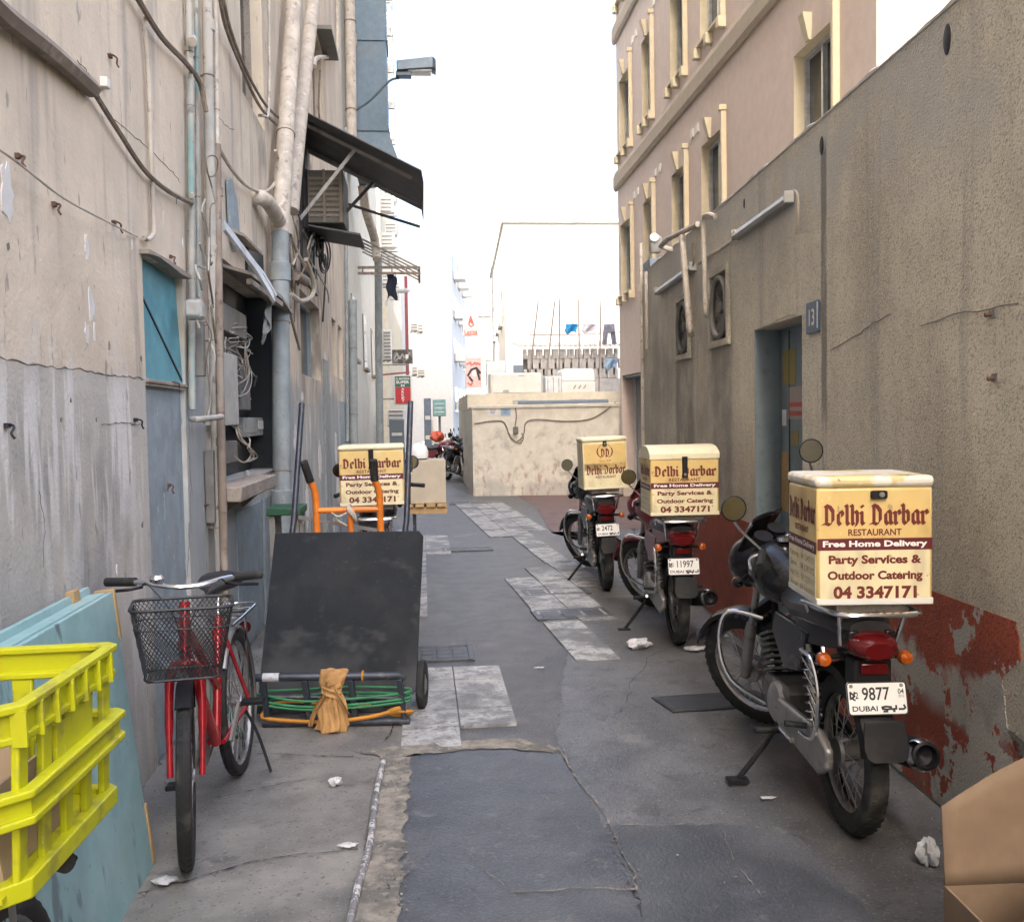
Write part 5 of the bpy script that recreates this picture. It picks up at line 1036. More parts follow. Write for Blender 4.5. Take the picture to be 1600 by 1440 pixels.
# ================================================================== black platform cart tipped on end
CT = thing('platform_cart', 'black platform cart standing tipped up in the middle left of the lane', 'cart', (-.505, 5.05, 0), (0, 0, rad(-6)))
tl = math.atan2(.33, .86); pv = Vector((0, math.sin(tl), math.cos(tl)))   # direction up the tilted platform
def pf(x, s_, n=0): return Vector((x, .10, .10)) + pv*s_ + Vector((0, -math.cos(tl), math.sin(tl)))*n
mb = MB(); o = [(-.42, -.06), (.34, -.06), (.43, .05), (.455, .90), (.43, .93), (-.385, .93)]; mb.prism([pf(x, s_, .012) for x, s_ in o], pf(0, 0, 0)-pf(0, 0, .022)); mb.build('platform', M['panelblack'], CT, bevel=.003)
for x in (-.30, .345):
    mb = MB(); mb.tube([pf(x, -.05, -.03), pf(x, .92, -.03), pf(x+.01, 1.0, -.02), pf(x+.02, 1.72, .0)], [.017]*4, 10); mb.build('handle', M['framesteel'], CT)
MB().tube([pf(-.3, .5, -.03), pf(.345, .5, -.03)], .014, 8).build('cross_tube', M['framesteel'], CT)
for s in (-1, 1):
    w = bpy.data.objects.new('wheel', None); COL.objects.link(w); w.parent = CT; w.location = (.415*s+.03, .28, .135)
    MB().lathe([(.07, -.02), (.11, -.025), (.132, -.016), (.135, 0), (.132, .016), (.11, .025), (.07, .02)], (0, 0, 0), (1, 0, 0), 26, True).build('tyre', M['rubber'], w)
    MB().lathe([(0, -.02), (.03, -.025), (.07, -.012), (.07, .012), (.03, .025), (0, .02)], (0, 0, 0), (1, 0, 0), 20).build('rim', M['alloy'], w)
MB().cyl((-.40, .28, .135), (.45, .28, .135), .012).build('axle', M['steel'], CT)
mb = MB(); mb.tube([(-.42, -.05, .275), (.36, -.05, .275), (.385, -.03, .255)], .021, 10); mb.build('toe_rail', M['framesteel'], CT)
MB().tube([(-.345, -.05, .275), (-.26, -.05, .275)], .0225, 10).build('tape', M['litter'], CT)
for x in (-.35, -.13, .11, .365):
    mb = MB(); mb.bar((x, -.05, .26), (x+.02, -.02, .03), .035, .03); mb.build('toe_post', M['framesteel'], CT, bevel=.004)
MB().tube([(-.36, -.02, .026), (.41, -.02, .026)], .022, 10).build('base_rail', M['framesteel'], CT)
MB().tube([(-.33, .0, .16), (.36, .04, .13)], .012, 8).build('cross_tube', M['framesteel'], CT)
rp = []
for k in range(3):
    z = .125+.026*k+.01*math.sin(k*5)
    rp += [(-.385, -.02+.012*k, z), (-.15, -.055-.004*k, z-.02), (.12, -.06, z-.012), (.37, -.05, z+.01), (.415, .0, z+.012), (.37, .045, z+.012), (.1, .05, z+.02), (-.2, .045, z+.01), (-.375, .03, z+.01)]
mb = MB(); bent(mb, rp, .0065, 6, 4); mb.build('rope', M['rope_green'], loc=CT.location, rot=CT.rotation_euler, label='green rope wound round the toe rail of the black cart', cat='rope')
mb = MB(); bent(mb, [(-.33, .0, .10), (-.36, -.03, .06), (-.2, -.05, .045), (.0, -.055, .04), (.2, -.05, .06), (.33, -.04, .085), (.40, -.03, .08), (.415, .03, .06), (.37, .02, .04), (.3, -.02, .075), (.34, -.05, .10), (.39, -.02, .10)], .011, 6, 5)
bent(mb, [(-.34, .03, .11), (-.2, .03, .125), (.0, .03, .10), (.2, .02, .10)], .009, 6, 4); mb.ring((.175, -.05, .275), (1, 0, 0), .025, .006, 14, 6)
mb.build('strap', M['rope_orange'], loc=CT.location, rot=CT.rotation_euler, label='orange strap looped along the foot of the black cart', cat='strap')
# cloth knotted on the rail
mb = MB(); cx = -.045
cx = .02
prof = [(.312, .016, .062, -.052), (.308, .032, .072, -.054), (.285, .040, .074, -.056), (.255, .041, .068, -.060), (.235, .037, .058, -.064), (.215, .030, .046, -.068), (.200, .029, .040, -.070), (.185, .036, .046, -.074), (.155, .046, .060, -.080), (.12, .050, .068, -.086), (.085, .050, .066, -.090), (.05, .052, .070, -.094), (.02, .058, .078, -.097), (.006, .060, .082, -.098), (.004, .02, .03, -.09)]
S_ = []
for i, (z, ry, rx, cy_) in enumerate(prof):
    ring = []
    for k in range(72):
        a = 2*math.pi*k/72; am = .05+.20*min(1, max(0, i-4)/5); fo = 1+am*(.6*math.sin(7*a+i*.28)+.45*math.sin(12*a-i*.45))+.05*math.sin(3*a+i)
        ring.append((cx+rx*fo*math.cos(a)+.005*math.sin(i*1.3), cy_+ry*fo*math.sin(a), max(.003, z+.008*math.sin(4*a+i))))
    S_.append(ring)
mb.loft(S_)
mb.sheet(lambda u, v: (cx-.02-.075*v-.03*u*v+.006*math.sin(7*v), -.108-.035*v+.016*math.sin(11*u+4*v), .215-.17*v+.06*u*(1-v)+.008*math.sin(11*u)), 10, 12)
mb.sheet(lambda u, v: (cx+.015+.06*v+.025*u*v, -.108-.03*v+.016*math.sin(10*u+3*v), .205-.10*v+.05*u*(1-v)+.010*math.sin(10*u)), 10, 12)
mb.sheet(lambda u, v: (cx-.05+.10*u, -.104-.012*math.sin(math.pi*u)-.008*math.sin(9*v+5*u), .245-.055*v+.03*(u-.5)), 12, 8)
mb.sheet(lambda u, v: (cx+.05-.10*u, -.108-.014*math.sin(math.pi*u)-.006*math.sin(8*v), .228-.04*v+.035*(u-.5)), 12, 6)
mb.build('knotted_cloth', M['sacking'], loc=CT.location, rot=CT.rotation_euler, label='tan cloth knotted over the toe rail of the black cart', cat='cloth', sub=1)
# small green stand by the cart's left side
GS = thing('green_stand', 'small dark green metal stand on the ground between bicycle and black cart', 'stand', (-1.0, 4.95, 0))
for a, b in (((-.12, .1, .28), (.02, -.02, .06)), ((.02, -.02, .06), (.07, -.06, .015)), ((-.1, -.02, .015), (.08, -.06, .015)), ((-.12, .12, .26), (-.1, .0, .012)), ((-.06, .04, .14), (-.04, -.03, .015))): MB().bar(a, b, .022, .018).build('bar', M['green'], GS, bevel=.003)
# ================================================================== orange hand truck behind
HT = thing('hand_truck', 'orange hand truck with black grips standing behind the black cart', 'hand truck', (-.47, 5.95, 0))
for x, gx in ((-.185, -.245), (.20, .17)):
    mb = MB(); bent(mb, [(x, .0, .06), (x, -.02, .6), (x, -.03, 1.05), (x-.005, -.04, 1.17), (x-.03, -.06, 1.24)], .021, 10, 4); mb.build('upright', M['orange'], HT)
    MB().tube([(x-.028, -.058, 1.235), (gx, -.10, 1.36)], [.025, .024], 10).build('grip', M['rubber'], HT)
for z in (1.055, .55): MB().cyl((-.185, -.03, z), (.20, -.03, z), .019).build('cross_bar', M['orange'], HT)
MB().cyl((.02, -.02, .2), (.02, -.03, 1.05), .018).build('centre_post', M['orange'], HT)
MB().box((0, -.10, .03), (.42, .25, .012)).build('toe_plate', M['orange'], HT, bevel=.003)
for s in (-1, 1): MB().lathe([(0, -.02), (.09, -.025), (.12, 0), (.09, .025), (0, .02)], (.25*s, .10, .12), (1, 0, 0), 22).build('wheel', M['rubber'], HT)
MB().cyl((-.25, .1, .12), (.25, .1, .12), .012).build('axle', M['steel'], HT)
mb = MB()
for k in range(5): mb.ring((.02+.004*k, -.03, 1.055-.01*k), (1, .2*k-.4, .3), .032+.002*k, .008, 14, 5)
bent(mb, [(.0, -.05, 1.04), (-.05, -.07, 1.02), (-.09, -.06, 1.04), (-.06, -.05, 1.0), (.0, -.06, .96)], .006, 6)
mb.build('rag', M['cable_pale'], loc=HT.location, label='pale string tied round the orange cross bar', cat='string')
# green topped stand and grey grille behind
a = D(444, 792, 6.35); b = D(488, 786, 6.6)
GT = thing('green_bench', 'narrow dark green bench against the left wall behind the black cart', 'bench', (-1.0, 6.5, 0))
MB().box((.09, 0, a.z-.03), (.22, .34, .05)).build('seat', M['green'], GT, bevel=.006)
for x in (.01, .17):
    for y in (-.13, .13): MB().box((x, y, a.z/2-.03), (.035, .035, a.z-.06)).build('leg', M['steel'], GT)
GR = thing('metal_grille', 'grey barred metal grille leaning behind the orange hand truck', 'grille', (-.62, 6.42, 0), (0, 0, rad(25)))
for z in (.92, .2): MB().bar((-.22, 0, z+.06), (.38, 0, z-.08), .02, .025).build('rail', M['steel'], GR)
for k in range(9):
    x = -.19+.065*k; MB().bar((x, 0, .2-.23*(x+.22)+.06), (x, 0, .92-.23*(x+.22)+.05), .010, .010).build('bar', M['steel'], GR)
for x in (-.2, .36): MB().bar((x, 0, 0), (x, 0, .94-.23*(x+.22)), .02, .02).build('post', M['steel'], GR)
# ================================================================== box, pallet cart, helmet behind the left motorcycle
q0, q1 = D(645, 716, 9.2), D(683, 783, 9.2)
PC = thing('pallet_cart', 'low cart with wooden slats carrying a beige carton on the left', 'cart', ((q0.x+q1.x)/2, 9.5, 0))
for k in range(4): MB().box((-.16+.105*k, 0, q1.z-.04), (.085, .62, .03)).build('slat', M['wood'], PC, bevel=.003)
for y in (-.25, 0, .25): MB().box((0, y, q1.z-.09), (.42, .07, .06)).build('bearer', M['wood'], PC, bevel=.003)
for x in (-.19, -.11):
    for y in (-.2, .2): MB().box((x, y, (q1.z-.12)/2), (.03, .03, q1.z-.12)).build('leg', M['framesteel'], PC)
hh = q0.z-q1.z+.0
M['carton'] = mat('beige_carton', (.46, .40, .31), .8, var=.06)
cb = MB(); cb.box((0, 0, hh/2+.001), (.34, .5, hh)); cb.build('carton', M['carton'], loc=((q0.x+q1.x)/2+.03, 9.5, q1.z-.024), bevel=.006, label='plain beige carton on the slatted cart behind the left motorcycle', cat='carton')
hp = D(650, 690, 9.2); mb = MB(); mb.lathe([(.085, 0), (.098, .03), (.098, .08), (.08, .13), (.045, .155), (0, .162)], (0, 0, 0), (0, 0, 1), 22); hm = mb.build('helmet', M['helmet'], loc=((q0.x+q1.x)/2-.06, 9.42, q1.z-.02+hh), label='white rounded helmet resting on the beige carton', cat='helmet')
MB().lathe([(.087, .0), (.09, .012), (.082, .012)], (0, 0, 0), (0, 0, 1), 22).build('rim', M['blackplastic'], hm)
# ================================================================== cardboard carton bottom right
CB = thing('cardboard_carton', 'open brown cardboard carton with a raised flap at the bottom right corner', 'carton', (1.61, 2.06, 0), (0, 0, rad(-3)))
W_, D_, H_ = .60, .50, .37
MB().box((-W_/2, 0, H_/2), (.006, D_, H_)).build('side', M['card'], CB); MB().box((W_/2, 0, H_/2), (.006, D_, H_)).build('side', M['card'], CB)
MB().box((0, -D_/2, H_/2), (W_-.01, .006, H_)).build('side', M['card'], CB); MB().box((0, D_/2, H_/2), (W_-.01, .006, H_)).build('side', M['card'], CB); MB().box((0, 0, .006), (W_-.012, D_-.012, .008)).build('floor', M['card'], CB)
mb = MB(); mb.sheet(lambda u, v: (-W_/2+W_*u, D_/2+.02*v+.03*math.sin(math.pi*u)*v, H_+(.20+.16*math.sin(min(1, u*1.25)*math.pi*.5))*v), 14, 6); mb.build('raised_flap', M['card'], CB, solid=.006)
mb = MB(); mb.prism([(-.265, .0, H_+.005), (-.05, .1, H_+.10), (.29, .2, H_+.2), (.29, -.22, H_+.02), (-.02, -.20, H_-.04)], (0, 0, .006)); mb.build('inner_flap', M['card'], CB)
crumple((1.45, 2.02, .28), .10, (1.3, 1, .7)).build('wrapping', M['litter'], loc='base', label='crumpled white wrapping inside the open cardboard carton', cat='wrapping')
# ================================================================== pipes, cables and boxes on the left wall
PG = 'pipes on the left wall'
def lpipe(label, pts, r, m, o=.03, name='wall_pipe', cat='pipe', couplings=(), clamps=True, group=PG, k=4, n=10):
    """pts: bearings (x, y[, offset]) met with the wall face plus offset"""
    P = [L(p[0], p[1], p[2] if len(p) > 2 else o) for p in pts]; b = min(P, key=lambda q: q.z)
    t = thing(name, label, cat, (XL, b.y, b.z), group=group)
    MB().tube(smoothpath(P, k), r, n).build('run', M[m], t, world=True)
    for cpx in couplings:
        c = L(cpx[0], cpx[1], o); d = Vector((0, 0, 1)); MB().tube([c-d*r*1.1, c-d*r*1.0, c+d*r*1.0, c+d*r*1.1], [r*1.02, r*1.18, r*1.18, r*1.02], n).build('coupling', M[m], t, world=True)
    if clamps and len(P) > 1:
        for i in range(len(P)-1):
            if (P[i]-P[i+1]).length > .5:
                c = P[i].lerp(P[i+1], .5+random.uniform(-.2, .2)); q = MB(); q.ring(c, (P[i+1]-P[i]), r*1.04, r*.05+.002, 14, 5)
                if r < .05: q.bar(c, Vector((XL+.002, c.y, c.z)), .010, .010)
                if random.random() < .6: q.build('clamp', M['pipe_brown'], t, world=True)
    return t
lpipe('thin painted conduit with hooked lower end on the near left wall', [(224, -30), (226, 40), (232, 120), (236, 240), (240, 350), (238, 368), (231, 374), (225, 372)], .011, 'pipe', .022)
lpipe('pale green pipe beside the blue niche', [(294, -30), (297, 150), (299, 400), (300, 640)], .019, 'pipe_green', .03, couplings=[(297, 160), (299, 430)])
lpipe('slim grey conduit just right of the pale green pipe', [(306, -30), (308, 200), (310, 465)], .012, 'pipe_green', .028)
lpipe('thick peeling whitish pipe running down the left wall to the ground', [(323, -30, .05), (327, 200, .05), (331, 400, .055), (337, 640, .06), (346, 930, .07), (348, 990, .07)], .031, 'pipe_green', .055, couplings=[(326, 40), (331, 392), (342, 790)])
lpipe('pale upper conduit ending above the brown pipe', [(335, -30, .07), (337, 60, .07), (339, 228, .075)], .015, 'pipe', .07)
lpipe('rusty brown pipe right of the thick peeling pipe', [(339, 226, .085), (341, 420, .09), (345, 660, .095), (352, 935, .10), (354, 985, .1)], .024, 'pipe_brown', .09, couplings=[(341, 300), (345, 690)])
lpipe('thin conduit dropping from the rooftop left of the window', [(420, -30, .06), (421, 100, .06), (419, 176, .06), (412, 181, .05), (405, 180, .01)], .013, 'pipe', .05)
lpipe('large grey blue drain pipe going down to the ground', [(438, 362, .12), (439, 600, .12), (441, 800, .12), (443, 985, .12)], .072, 'pipe_blue', .12, couplings=[(438, 425), (440, 780)], k=3, n=18)
lpipe('large cream drain pipe leaning along the upper wall', [(462, -40, .12), (452, 120, .12), (441, 300, .12), (438, 366, .12)], .076, 'pipe', .12, couplings=[(440, 352)], n=18)
lpipe('second large cream drain pipe with open top behind the first', [(489, 4, .16), (476, 120, .15), (464, 230, .14), (455, 330, .11)], .072, 'pipe', .14, n=18, clamps=False)
lpipe('short fat elbow pipe joining the large drain pipe', [(392, 312, -.02), (405, 308, .05), (420, 318, .10), (436, 345, .12)], .058, 'pipe', .1, n=16, clamps=False)
lpipe('cream drain pipe high up beside the blue duct', [(546, -40, .12), (548, 100, .12), (549, 222, .12)], .095, 'pipe', .12, couplings=[(548, 62)], n=16, k=2)
lpipe('thin conduit with a right angle bend high on the wall', [(526, -30, .05), (527, 82, .05), (520, 88, .05), (500, 90, .05), (492, 94, .05), (491, 104, .06)], .03, 'pipe', .05)
lpipe('slim vertical conduit under the dark awning', [(540, 200, .05), (541, 400, .05), (543, 690, .05)], .03, 'pipe_blue', .05)
lpipe('blue painted downpipe far along the left wall', [(551, 470, .09), (552, 600, .09), (553, 720, .09), (553, 790, .09)], .075, 'pipe_blue', .09, n=14)
lpipe('short open pipe end sticking out near the rope cable', [(300, 58, -.02), (300, 66, .06)], .026, 'pipe', clamps=False)
lpipe('short open pipe end below the sagging cable', [(299, 300, -.02), (300, 306, .05)], .014, 'pipe', clamps=False)
lpipe('stub pipe crossing in front of the brown pipe', [(300, 655, .05), (312, 655, .10), (346, 651, .12)], .017, 'pipe_green', clamps=False)
lpipe('short conduit below the wooden shelf, left one', [(386, 735, .02), (386, 772, .02)], .02, 'greybox', clamps=False)
lpipe('thin conduit below the wooden shelf running to the ground', [(411, 780, .02), (414, 930, .02), (415, 975, .02)], .014, 'pipe_blue')
lpipe('stout pipe stub behind the large drain pipe', [(452, 428, .0), (462, 430, .10), (478, 440, .10)], .05, 'pipe_brown', clamps=False)
# cables
def cable(label, pts, r, m='cable', o=.02, n=6, k=6, group='cables on the left wall'):
    P = [L(p[0], p[1], p[2] if len(p) > 2 else o) for p in pts]; MB().tube(smoothpath(P, k), r, n).build('cable', M[m], loc='base', label=label, cat='cable', group=group)
cable('thick dark cable bundle sloping down from the top left corner', [(-60, -45, .04), (0, 18, .04), (80, 82, .035), (145, 140, .03)], .034, 'cable')
cable('sagging brown cable from the thick bundle to the pale green pipe', [(143, 138, .03), (185, 205, .03), (225, 265, .03), (262, 298, .03), (300, 318, .04)], .012)
cable('brown cable running down across the hooked conduit', [(205, -20, .04), (250, 55, .04), (290, 98, .04), (312, 130, .06), (322, 175, .08)], .015)
cable('twin brown cable sweeping past the upper window, left strand', [(343, -10, .07), (352, 40, .06), (375, 100, .05), (405, 165, .05), (432, 195, .05)], .013)
cable('twin brown cable sweeping past the upper window, right strand', [(347, -15, .07), (358, 40, .06), (382, 105, .05), (412, 160, .05), (436, 185, .05)], .012)
cable('pale looping cable under the upper window', [(340, 228, .08), (360, 262, .06), (385, 290, .05), (412, 300, .05), (430, 285, .06), (436, 255, .08), (430, 235, .08)], .013, 'cable_pale')
cable('thin washing wire strung between rusty hooks', [(-30, 215, .04), (25, 252, .06), (100, 310, .05), (175, 350, .06), (215, 370, .01)], .004, 'cable_pale', k=4)
cable('thin wire loop tied round the whitish pipe', [(333, 300, .09), (322, 255, .1), (330, 243, .1), (340, 250, .12), (337, 272, .1), (326, 275, .1), (322, 255, .1)], .004, 'cable')
cable('black cable hanging across the dark recess', [(452, 362, .06), (465, 395, .08), (480, 420, .08), (490, 432, .06)], .02, 'cable_pale')
cable('pale hose looped under the pipe stub', [(478, 405, .1), (490, 440, .14), (487, 462, .12), (470, 470, .1), (455, 460, .06)], .025, 'cable_pale')
cable('thin pale cable hanging beside the barred windows', [(500, 110, .05), (498, 170, .05), (505, 210, .06), (515, 225, .05)], .012, 'cable')
random.seed(21)
for i in range(9):
    x = random.uniform(446, 500); y = random.uniform(240, 420); pts = [(x, y, .05)]
    for j in range(4): pts.append((x+random.uniform(-14, 14)+j*3, y+(j+1)*random.uniform(20, 45), random.uniform(.04, .12)))
    cable('thin dark wire hanging loosely behind the large drain pipe', pts, random.choice((.006, .009, .012)), random.choice(('cable', 'cable_black', 'cable_pale')), group='loose wires behind the drain pipe')
for i in range(6):
    x = random.uniform(302, 340); y = random.uniform(230, 600); pts = [(x, y, .10)]
    for j in range(4): pts.append((x+random.uniform(-8, 10), y+(j+1)*random.uniform(15, 40), random.uniform(.09, .14)))
    cable('thin old wire dangling among the near left pipes', pts, random.choice((.004, .006)), random.choice(('cable', 'greybox')), group='loose wires among the near pipes')
random.seed(12)
# rusty hooks
for i, (px, py, lab) in enumerate(((25, 247, 'rusty hook holding the wire near the left edge'), (170, 90, 'small rusty hook high on the near left wall'), (82, 322, 'rusty hook below the washing wire'), (176, 350, 'rusty hook at the right end of the washing wire'), (265, 403, 'bent hook just above the blue niche'), (210, 658, 'black bent hook beside the grey blue panel'), (8, 668, 'black hook at the left edge below the seam'), (270, 600, 'small hook on the niche sill edge'), (262, 760, 'bent nail on the grey blue panel'), (320, 790, 'rusty bracket on the thick peeling pipe'))):
    c = L(px, py); s = 1 if i % 2 else -1
    mb = MB(); bent(mb, [c+Vector((-.01, -.02*s, .006)), c+Vector((.016, -.008*s, .008)), c+Vector((.03, .01*s, .0)), c+Vector((.026, .02*s, -.018)), c+Vector((.034, .016*s, -.034))], .004, 6, 4); mb.box(c+Vector((.006, 0, .006)), (.014, .022, .016)); mb.build('wall_hook', M['rust' if i not in (5, 6) else 'black'], loc='base', label=lab, cat='hook', group='hooks on the left wall')
c = L(158, 130); MB().box(c+Vector((.015, 0, 0)), (.03, .045, .04)).build('cable_clip', M['offwhite'], loc='base', bevel=.004, label='small white square clip above the end of the thick cable', cat='clip')
# grey junction box
c0, c1 = L(301, 462, .12), L(327, 505, .12); yc, zc = (c0.y+c1.y)/2, (c0.z+c1.z)/2; hw, hz = abs(c1.y-c0.y)/2, abs(c0.z-c1.z)/2
JB = thing('junction_box', 'grey eight sided junction box among the left wall pipes', 'junction box', (XL+.05, yc, zc-hz))
hw = .055; mb = MB(); mb.prism([(.0, a*hw*1.0, hz+b*hz) for a, b in ((-1, .75), (-.7, 1), (.7, 1), (1, .75), (1, -.6), (.6, -1), (-.6, -1), (-1, -.6))], (.075, 0, 0)); mb.build('case', M['greybox'], JB, bevel=.008)
MB().box((.076, 0, hz), (.01, hw*1.5, hz*1.5)).build('cover', M['greybox'], JB, bevel=.004)
MB().tube([(.05, -.02, 0), (.06, -.01, -.04), (.04, .03, -.03)], .006, 6).build('loose_wire', M['cable_pale'], JB)
c = L(309, 545, .05); MB().box((XL+.05, c.y, c.z), (.07, .07, .30)).build('meter_sleeve', M['darkbox'], loc='base', bevel=.006, label='tall narrow dusty box under the grey junction box', cat='box')
c = L(330, 760, .03); MB().box((XL+.03, c.y, c.z), (.05, .09, .42)).build('cable_trunking', M['darkbox'], loc='base', bevel=.004, label='dark vertical trunking behind the thick peeling pipe', cat='trunking')
# ---- meter cabinet contents
def lb(px0, py0, px1, py1, o, dep, m, name, label, cat, bevel=.006):
    a, b = L(px0, py0, o), L(px1, py1, o); z0, z1 = sorted((L(px0, py1, o).z, a.z)); 
    return MB().box((XL+o-dep/2, (a.y+b.y)/2, (z0+z1)/2), (dep, abs(b.y-a.y), z1-z0)).build(name, M[m], loc='base', bevel=bevel, label=label, cat=cat)
lb(349, 472, 385, 515, .05, .22, 'darkbox', 'switch_box', 'dark square switch box at the top of the open meter cabinet', 'switch box')
lb(345, 548, 374, 665, .10, .26, 'greybox', 'meter_case', 'tall grey metal case standing in the open meter cabinet', 'meter case')
lb(376, 565, 392, 640, -.02, .15, 'darkbox', 'meter_case', 'narrow dark case beside the tall grey one in the meter cabinet', 'meter case')
FP = lb(380, 652, 428, 683, -.10, .04, 'pipe_green', 'fuse_panel', 'pale green fuse panel with a row of switches in the meter cabinet', 'fuse panel')
d = FP.dimensions; y_, z_ = FP.dimensions.y, FP.dimensions.z
for k in range(5): MB().box((.024, -.08+.045*k, .09), (.012, .028, .07)).build('switch', M['offwhite'], FP)
MB().box((.022, .42, .09), (.006, .5, .12)).build('cover_plate', M['pipe_green'], FP, bevel=.004); MB().box((.022, -.42, .09), (.006, .5, .12)).build('cover_plate', M['pipe_green'], FP, bevel=.004)
lb(352, 690, 372, 725, .0, .12, 'darkbox', 'cable_box', 'small dark box at the bottom of the meter cabinet', 'box')
for i in range(11):
    random.seed(40+i); x0 = random.uniform(350, 372); y0_ = random.uniform(505, 560); pts = [(x0, y0_, .05)]
    for j in range(5): pts.append((x0+random.uniform(-2, 34), y0_+j*random.uniform(8, 22), random.uniform(-.02, .08)))
    pts.append((random.uniform(350, 400), random.uniform(600, 640), -.05))
    cable('tangled pale wire in the upper part of the meter cabinet', pts, random.choice((.003, .004, .006)), 'cable_pale' if i % 3 else 'greybox', n=5, k=5, group='tangled wires in the meter cabinet')
for i in range(5):
    random.seed(70+i); pts = [(362+3*i, 665, .08), (372+random.uniform(0, 20), 685, .1), (388+random.uniform(-6, 10), 700, .12), (398+random.uniform(-8, 4), 714, .1), (380, 722, .08), (366, 712, .06)]
    cable('tangled pale wire in the lower part of the meter cabinet', pts, random.choice((.003, .005)), 'cable_pale', n=5, k=5, group='lower wires in the meter cabinet')
random.seed(11)
HD = thing('cabinet_hood', 'broken wooden hood board over the open meter cabinet', 'board', (XL, 7.2, 2.50))
a = L(345, 447, .02); b = L(400, 447, .2)
mb = MB(); mb.prism([(.0, -.95, .09), (.20, -.95, .03), (.20, .45, .05), (.21, .95, -.02), (.0, 1.0, .09)], (0, 0, .022)); mb.build('board', M['greywood'], HD)
mb = MB(); mb.prism([(.17, -.95, .01), (.20, -.95, .01), (.20, .45, .03), (.17, .45, .03)], (0, 0, -.035)); mb.build('fascia', M['greywood'], HD)
for i, (p, q, w, lab) in enumerate((((346, 352, .10), (424, 466, .30), .10, 'bent aluminium strip leaning over the meter cabinet, left one'), ((372, 385, .08), (428, 462, .28), .07, 'thin aluminium strip leaning over the meter cabinet, right one'))):
    A, B = L(*p), L(*q); mb = MB(); m_ = A.lerp(B, .55)+Vector((.02, 0, .0)); nrm = Vector((1, 0, .3)).normalized(); s_ = (B-A).cross(nrm).normalized()*w/2
    mb.add([A-s_, A+s_, m_-s_, m_+s_, B-s_, B+s_, A-s_+nrm*.02, A+s_+nrm*.02, m_-s_+nrm*.02, m_+s_+nrm*.02, B-s_+nrm*.02, B+s_+nrm*.02], [(0, 1, 3, 2), (2, 3, 5, 4), (6, 8, 9, 7), (8, 10, 11, 9), (0, 2, 8, 6), (2, 4, 10, 8), (1, 7, 9, 3), (3, 9, 11, 5), (0, 6, 7, 1), (4, 5, 11, 10)]); mb.build('metal_strip', M['alu'], loc='base', smooth=False, label=lab, cat='metal strip')
mb = MB(); A = L(422, 462, .14); B = L(427, 545, .10)
mb.sheet(lambda u, v: (A.x+(B.x-A.x)*v+.02*math.sin(11*v+6*u)+.03*(u-.5)*math.sin(6*v+1), A.y-.06+.2*u*(1-.6*v)+.03*math.sin(13*v), A.z+(B.z-A.z)*v*(.7+.3*math.sin(5*u+1))), 10, 18); mb.build('torn_sheet', M['greybox'], loc='base', solid=.003, label='torn metallic plastic sheet hanging at the right of the meter cabinet', cat='plastic sheet')
mb = MB(); A = L(365, 340, .03); mb.prism([A+Vector((0, -.12, .22)), A+Vector((0, .0, .26)), A+Vector((0, .16, .15)), A+Vector((0, .22, -.05)), A+Vector((0, .12, -.10)), A+Vector((0, .06, -.22)), A+Vector((0, -.1, -.08))], (-.02, 0, 0)); mb.build('blue_board', M['blue_paint'], loc='base', label='scrap of peeling blue board above the meter cabinet', cat='board scrap')
lb(386, 372, 413, 440, .02, .05, 'black', 'vent_opening', 'dark vent opening right above the meter cabinet', 'vent')
A, B = L(384, 372, .11), L(409, 392, .11); mb = MB(); mb.prism([Vector((XL, A.y-.05, A.z+.05)), Vector((XL, B.y+.02, A.z+.05)), Vector((XL+.11, B.y+.02, A.z-.0)), Vector((XL+.11, A.y-.05, A.z-.0))], (0, 0, .02)); mb.build('vent_hood', M['greywood'], loc='base', label='small sloping wooden hood over the dark vent', cat='hood')
# wooden shelf below
A, B = L(364, 782, .16), L(425, 765, .16); SHF = thing('wooden_shelf', 'weathered grey wooden shelf below the meter cabinet', 'shelf', (XL, (A.y+B.y)/2, A.z))
MB().box((.10, 0, .03), (.2, abs(B.y-A.y)*.92, .09)).build('beam', M['greywood'], SHF, bevel=.008)
for y in (-.4, .4): MB().bar((.0, y, -.12), (.14, y, .0), .04, .04).build('bracket', M['greywood'], SHF)
# bluish painted lower wall panel frames below cabinet
c = L(395, 850); MB().box((.004, 0, 0), (.012, 1.5, .95)).build('painted_panel', M['blue_paint'], LB, loc=(0, 7.3, .52))
# ================================================================== dark awning with its air conditioner
AW = thing('dark_awning', 'dark sheet metal awning sticking out from the left wall', 'awning', (XL, 10.8, 4.1))
def aw(x, y, z): return Vector((x, y-10.8, z-4.1))
mb = MB(); mb.prism([aw(.0, 9.95, 4.78), aw(1.30, 9.95, 4.13), aw(1.30, 11.65, 4.10), aw(.0, 11.65, 4.75)], (0, 0, .012)); mb.build('sheet', M['awning'], AW, smooth=False)
mb = MB(); mb.prism([aw(1.30, 9.95, 4.14), aw(1.30, 11.65, 4.11), aw(1.32, 11.65, 3.98), aw(1.32, 9.95, 4.02)], (.006, 0, 0)); mb.build('front_lip', M['awning'], AW, smooth=False)
for y, xr in ((10.25, 1.2), (11.4, 1.28)): MB().bar(aw(.02, y, 4.72), aw(xr, y, 4.13), .035, .035).build('rafter', M['steel'], AW)
MB().bar(aw(.0, 10.15, 3.62), aw(.62, 10.25, 4.42), .035, .035).build('strut', M['steel'], AW); MB().bar(aw(.0, 11.35, 3.55), aw(.75, 11.4, 4.36), .035, .035).build('strut', M['awning'], AW)
MB().bar(aw(.0, 11.9, 4.35), aw(1.28, 11.75, 3.92), .03, .03).build('edge_tube', M['awning'], AW)
AC = thing('wall_air_conditioner', 'old window air conditioner on brackets under the dark awning', 'air conditioner', (XL, 11.3, 3.75))
MB().box((.22, 0, .34), (.44, .75, .58)).build('case', M['darkbox'], AC, bevel=.01)
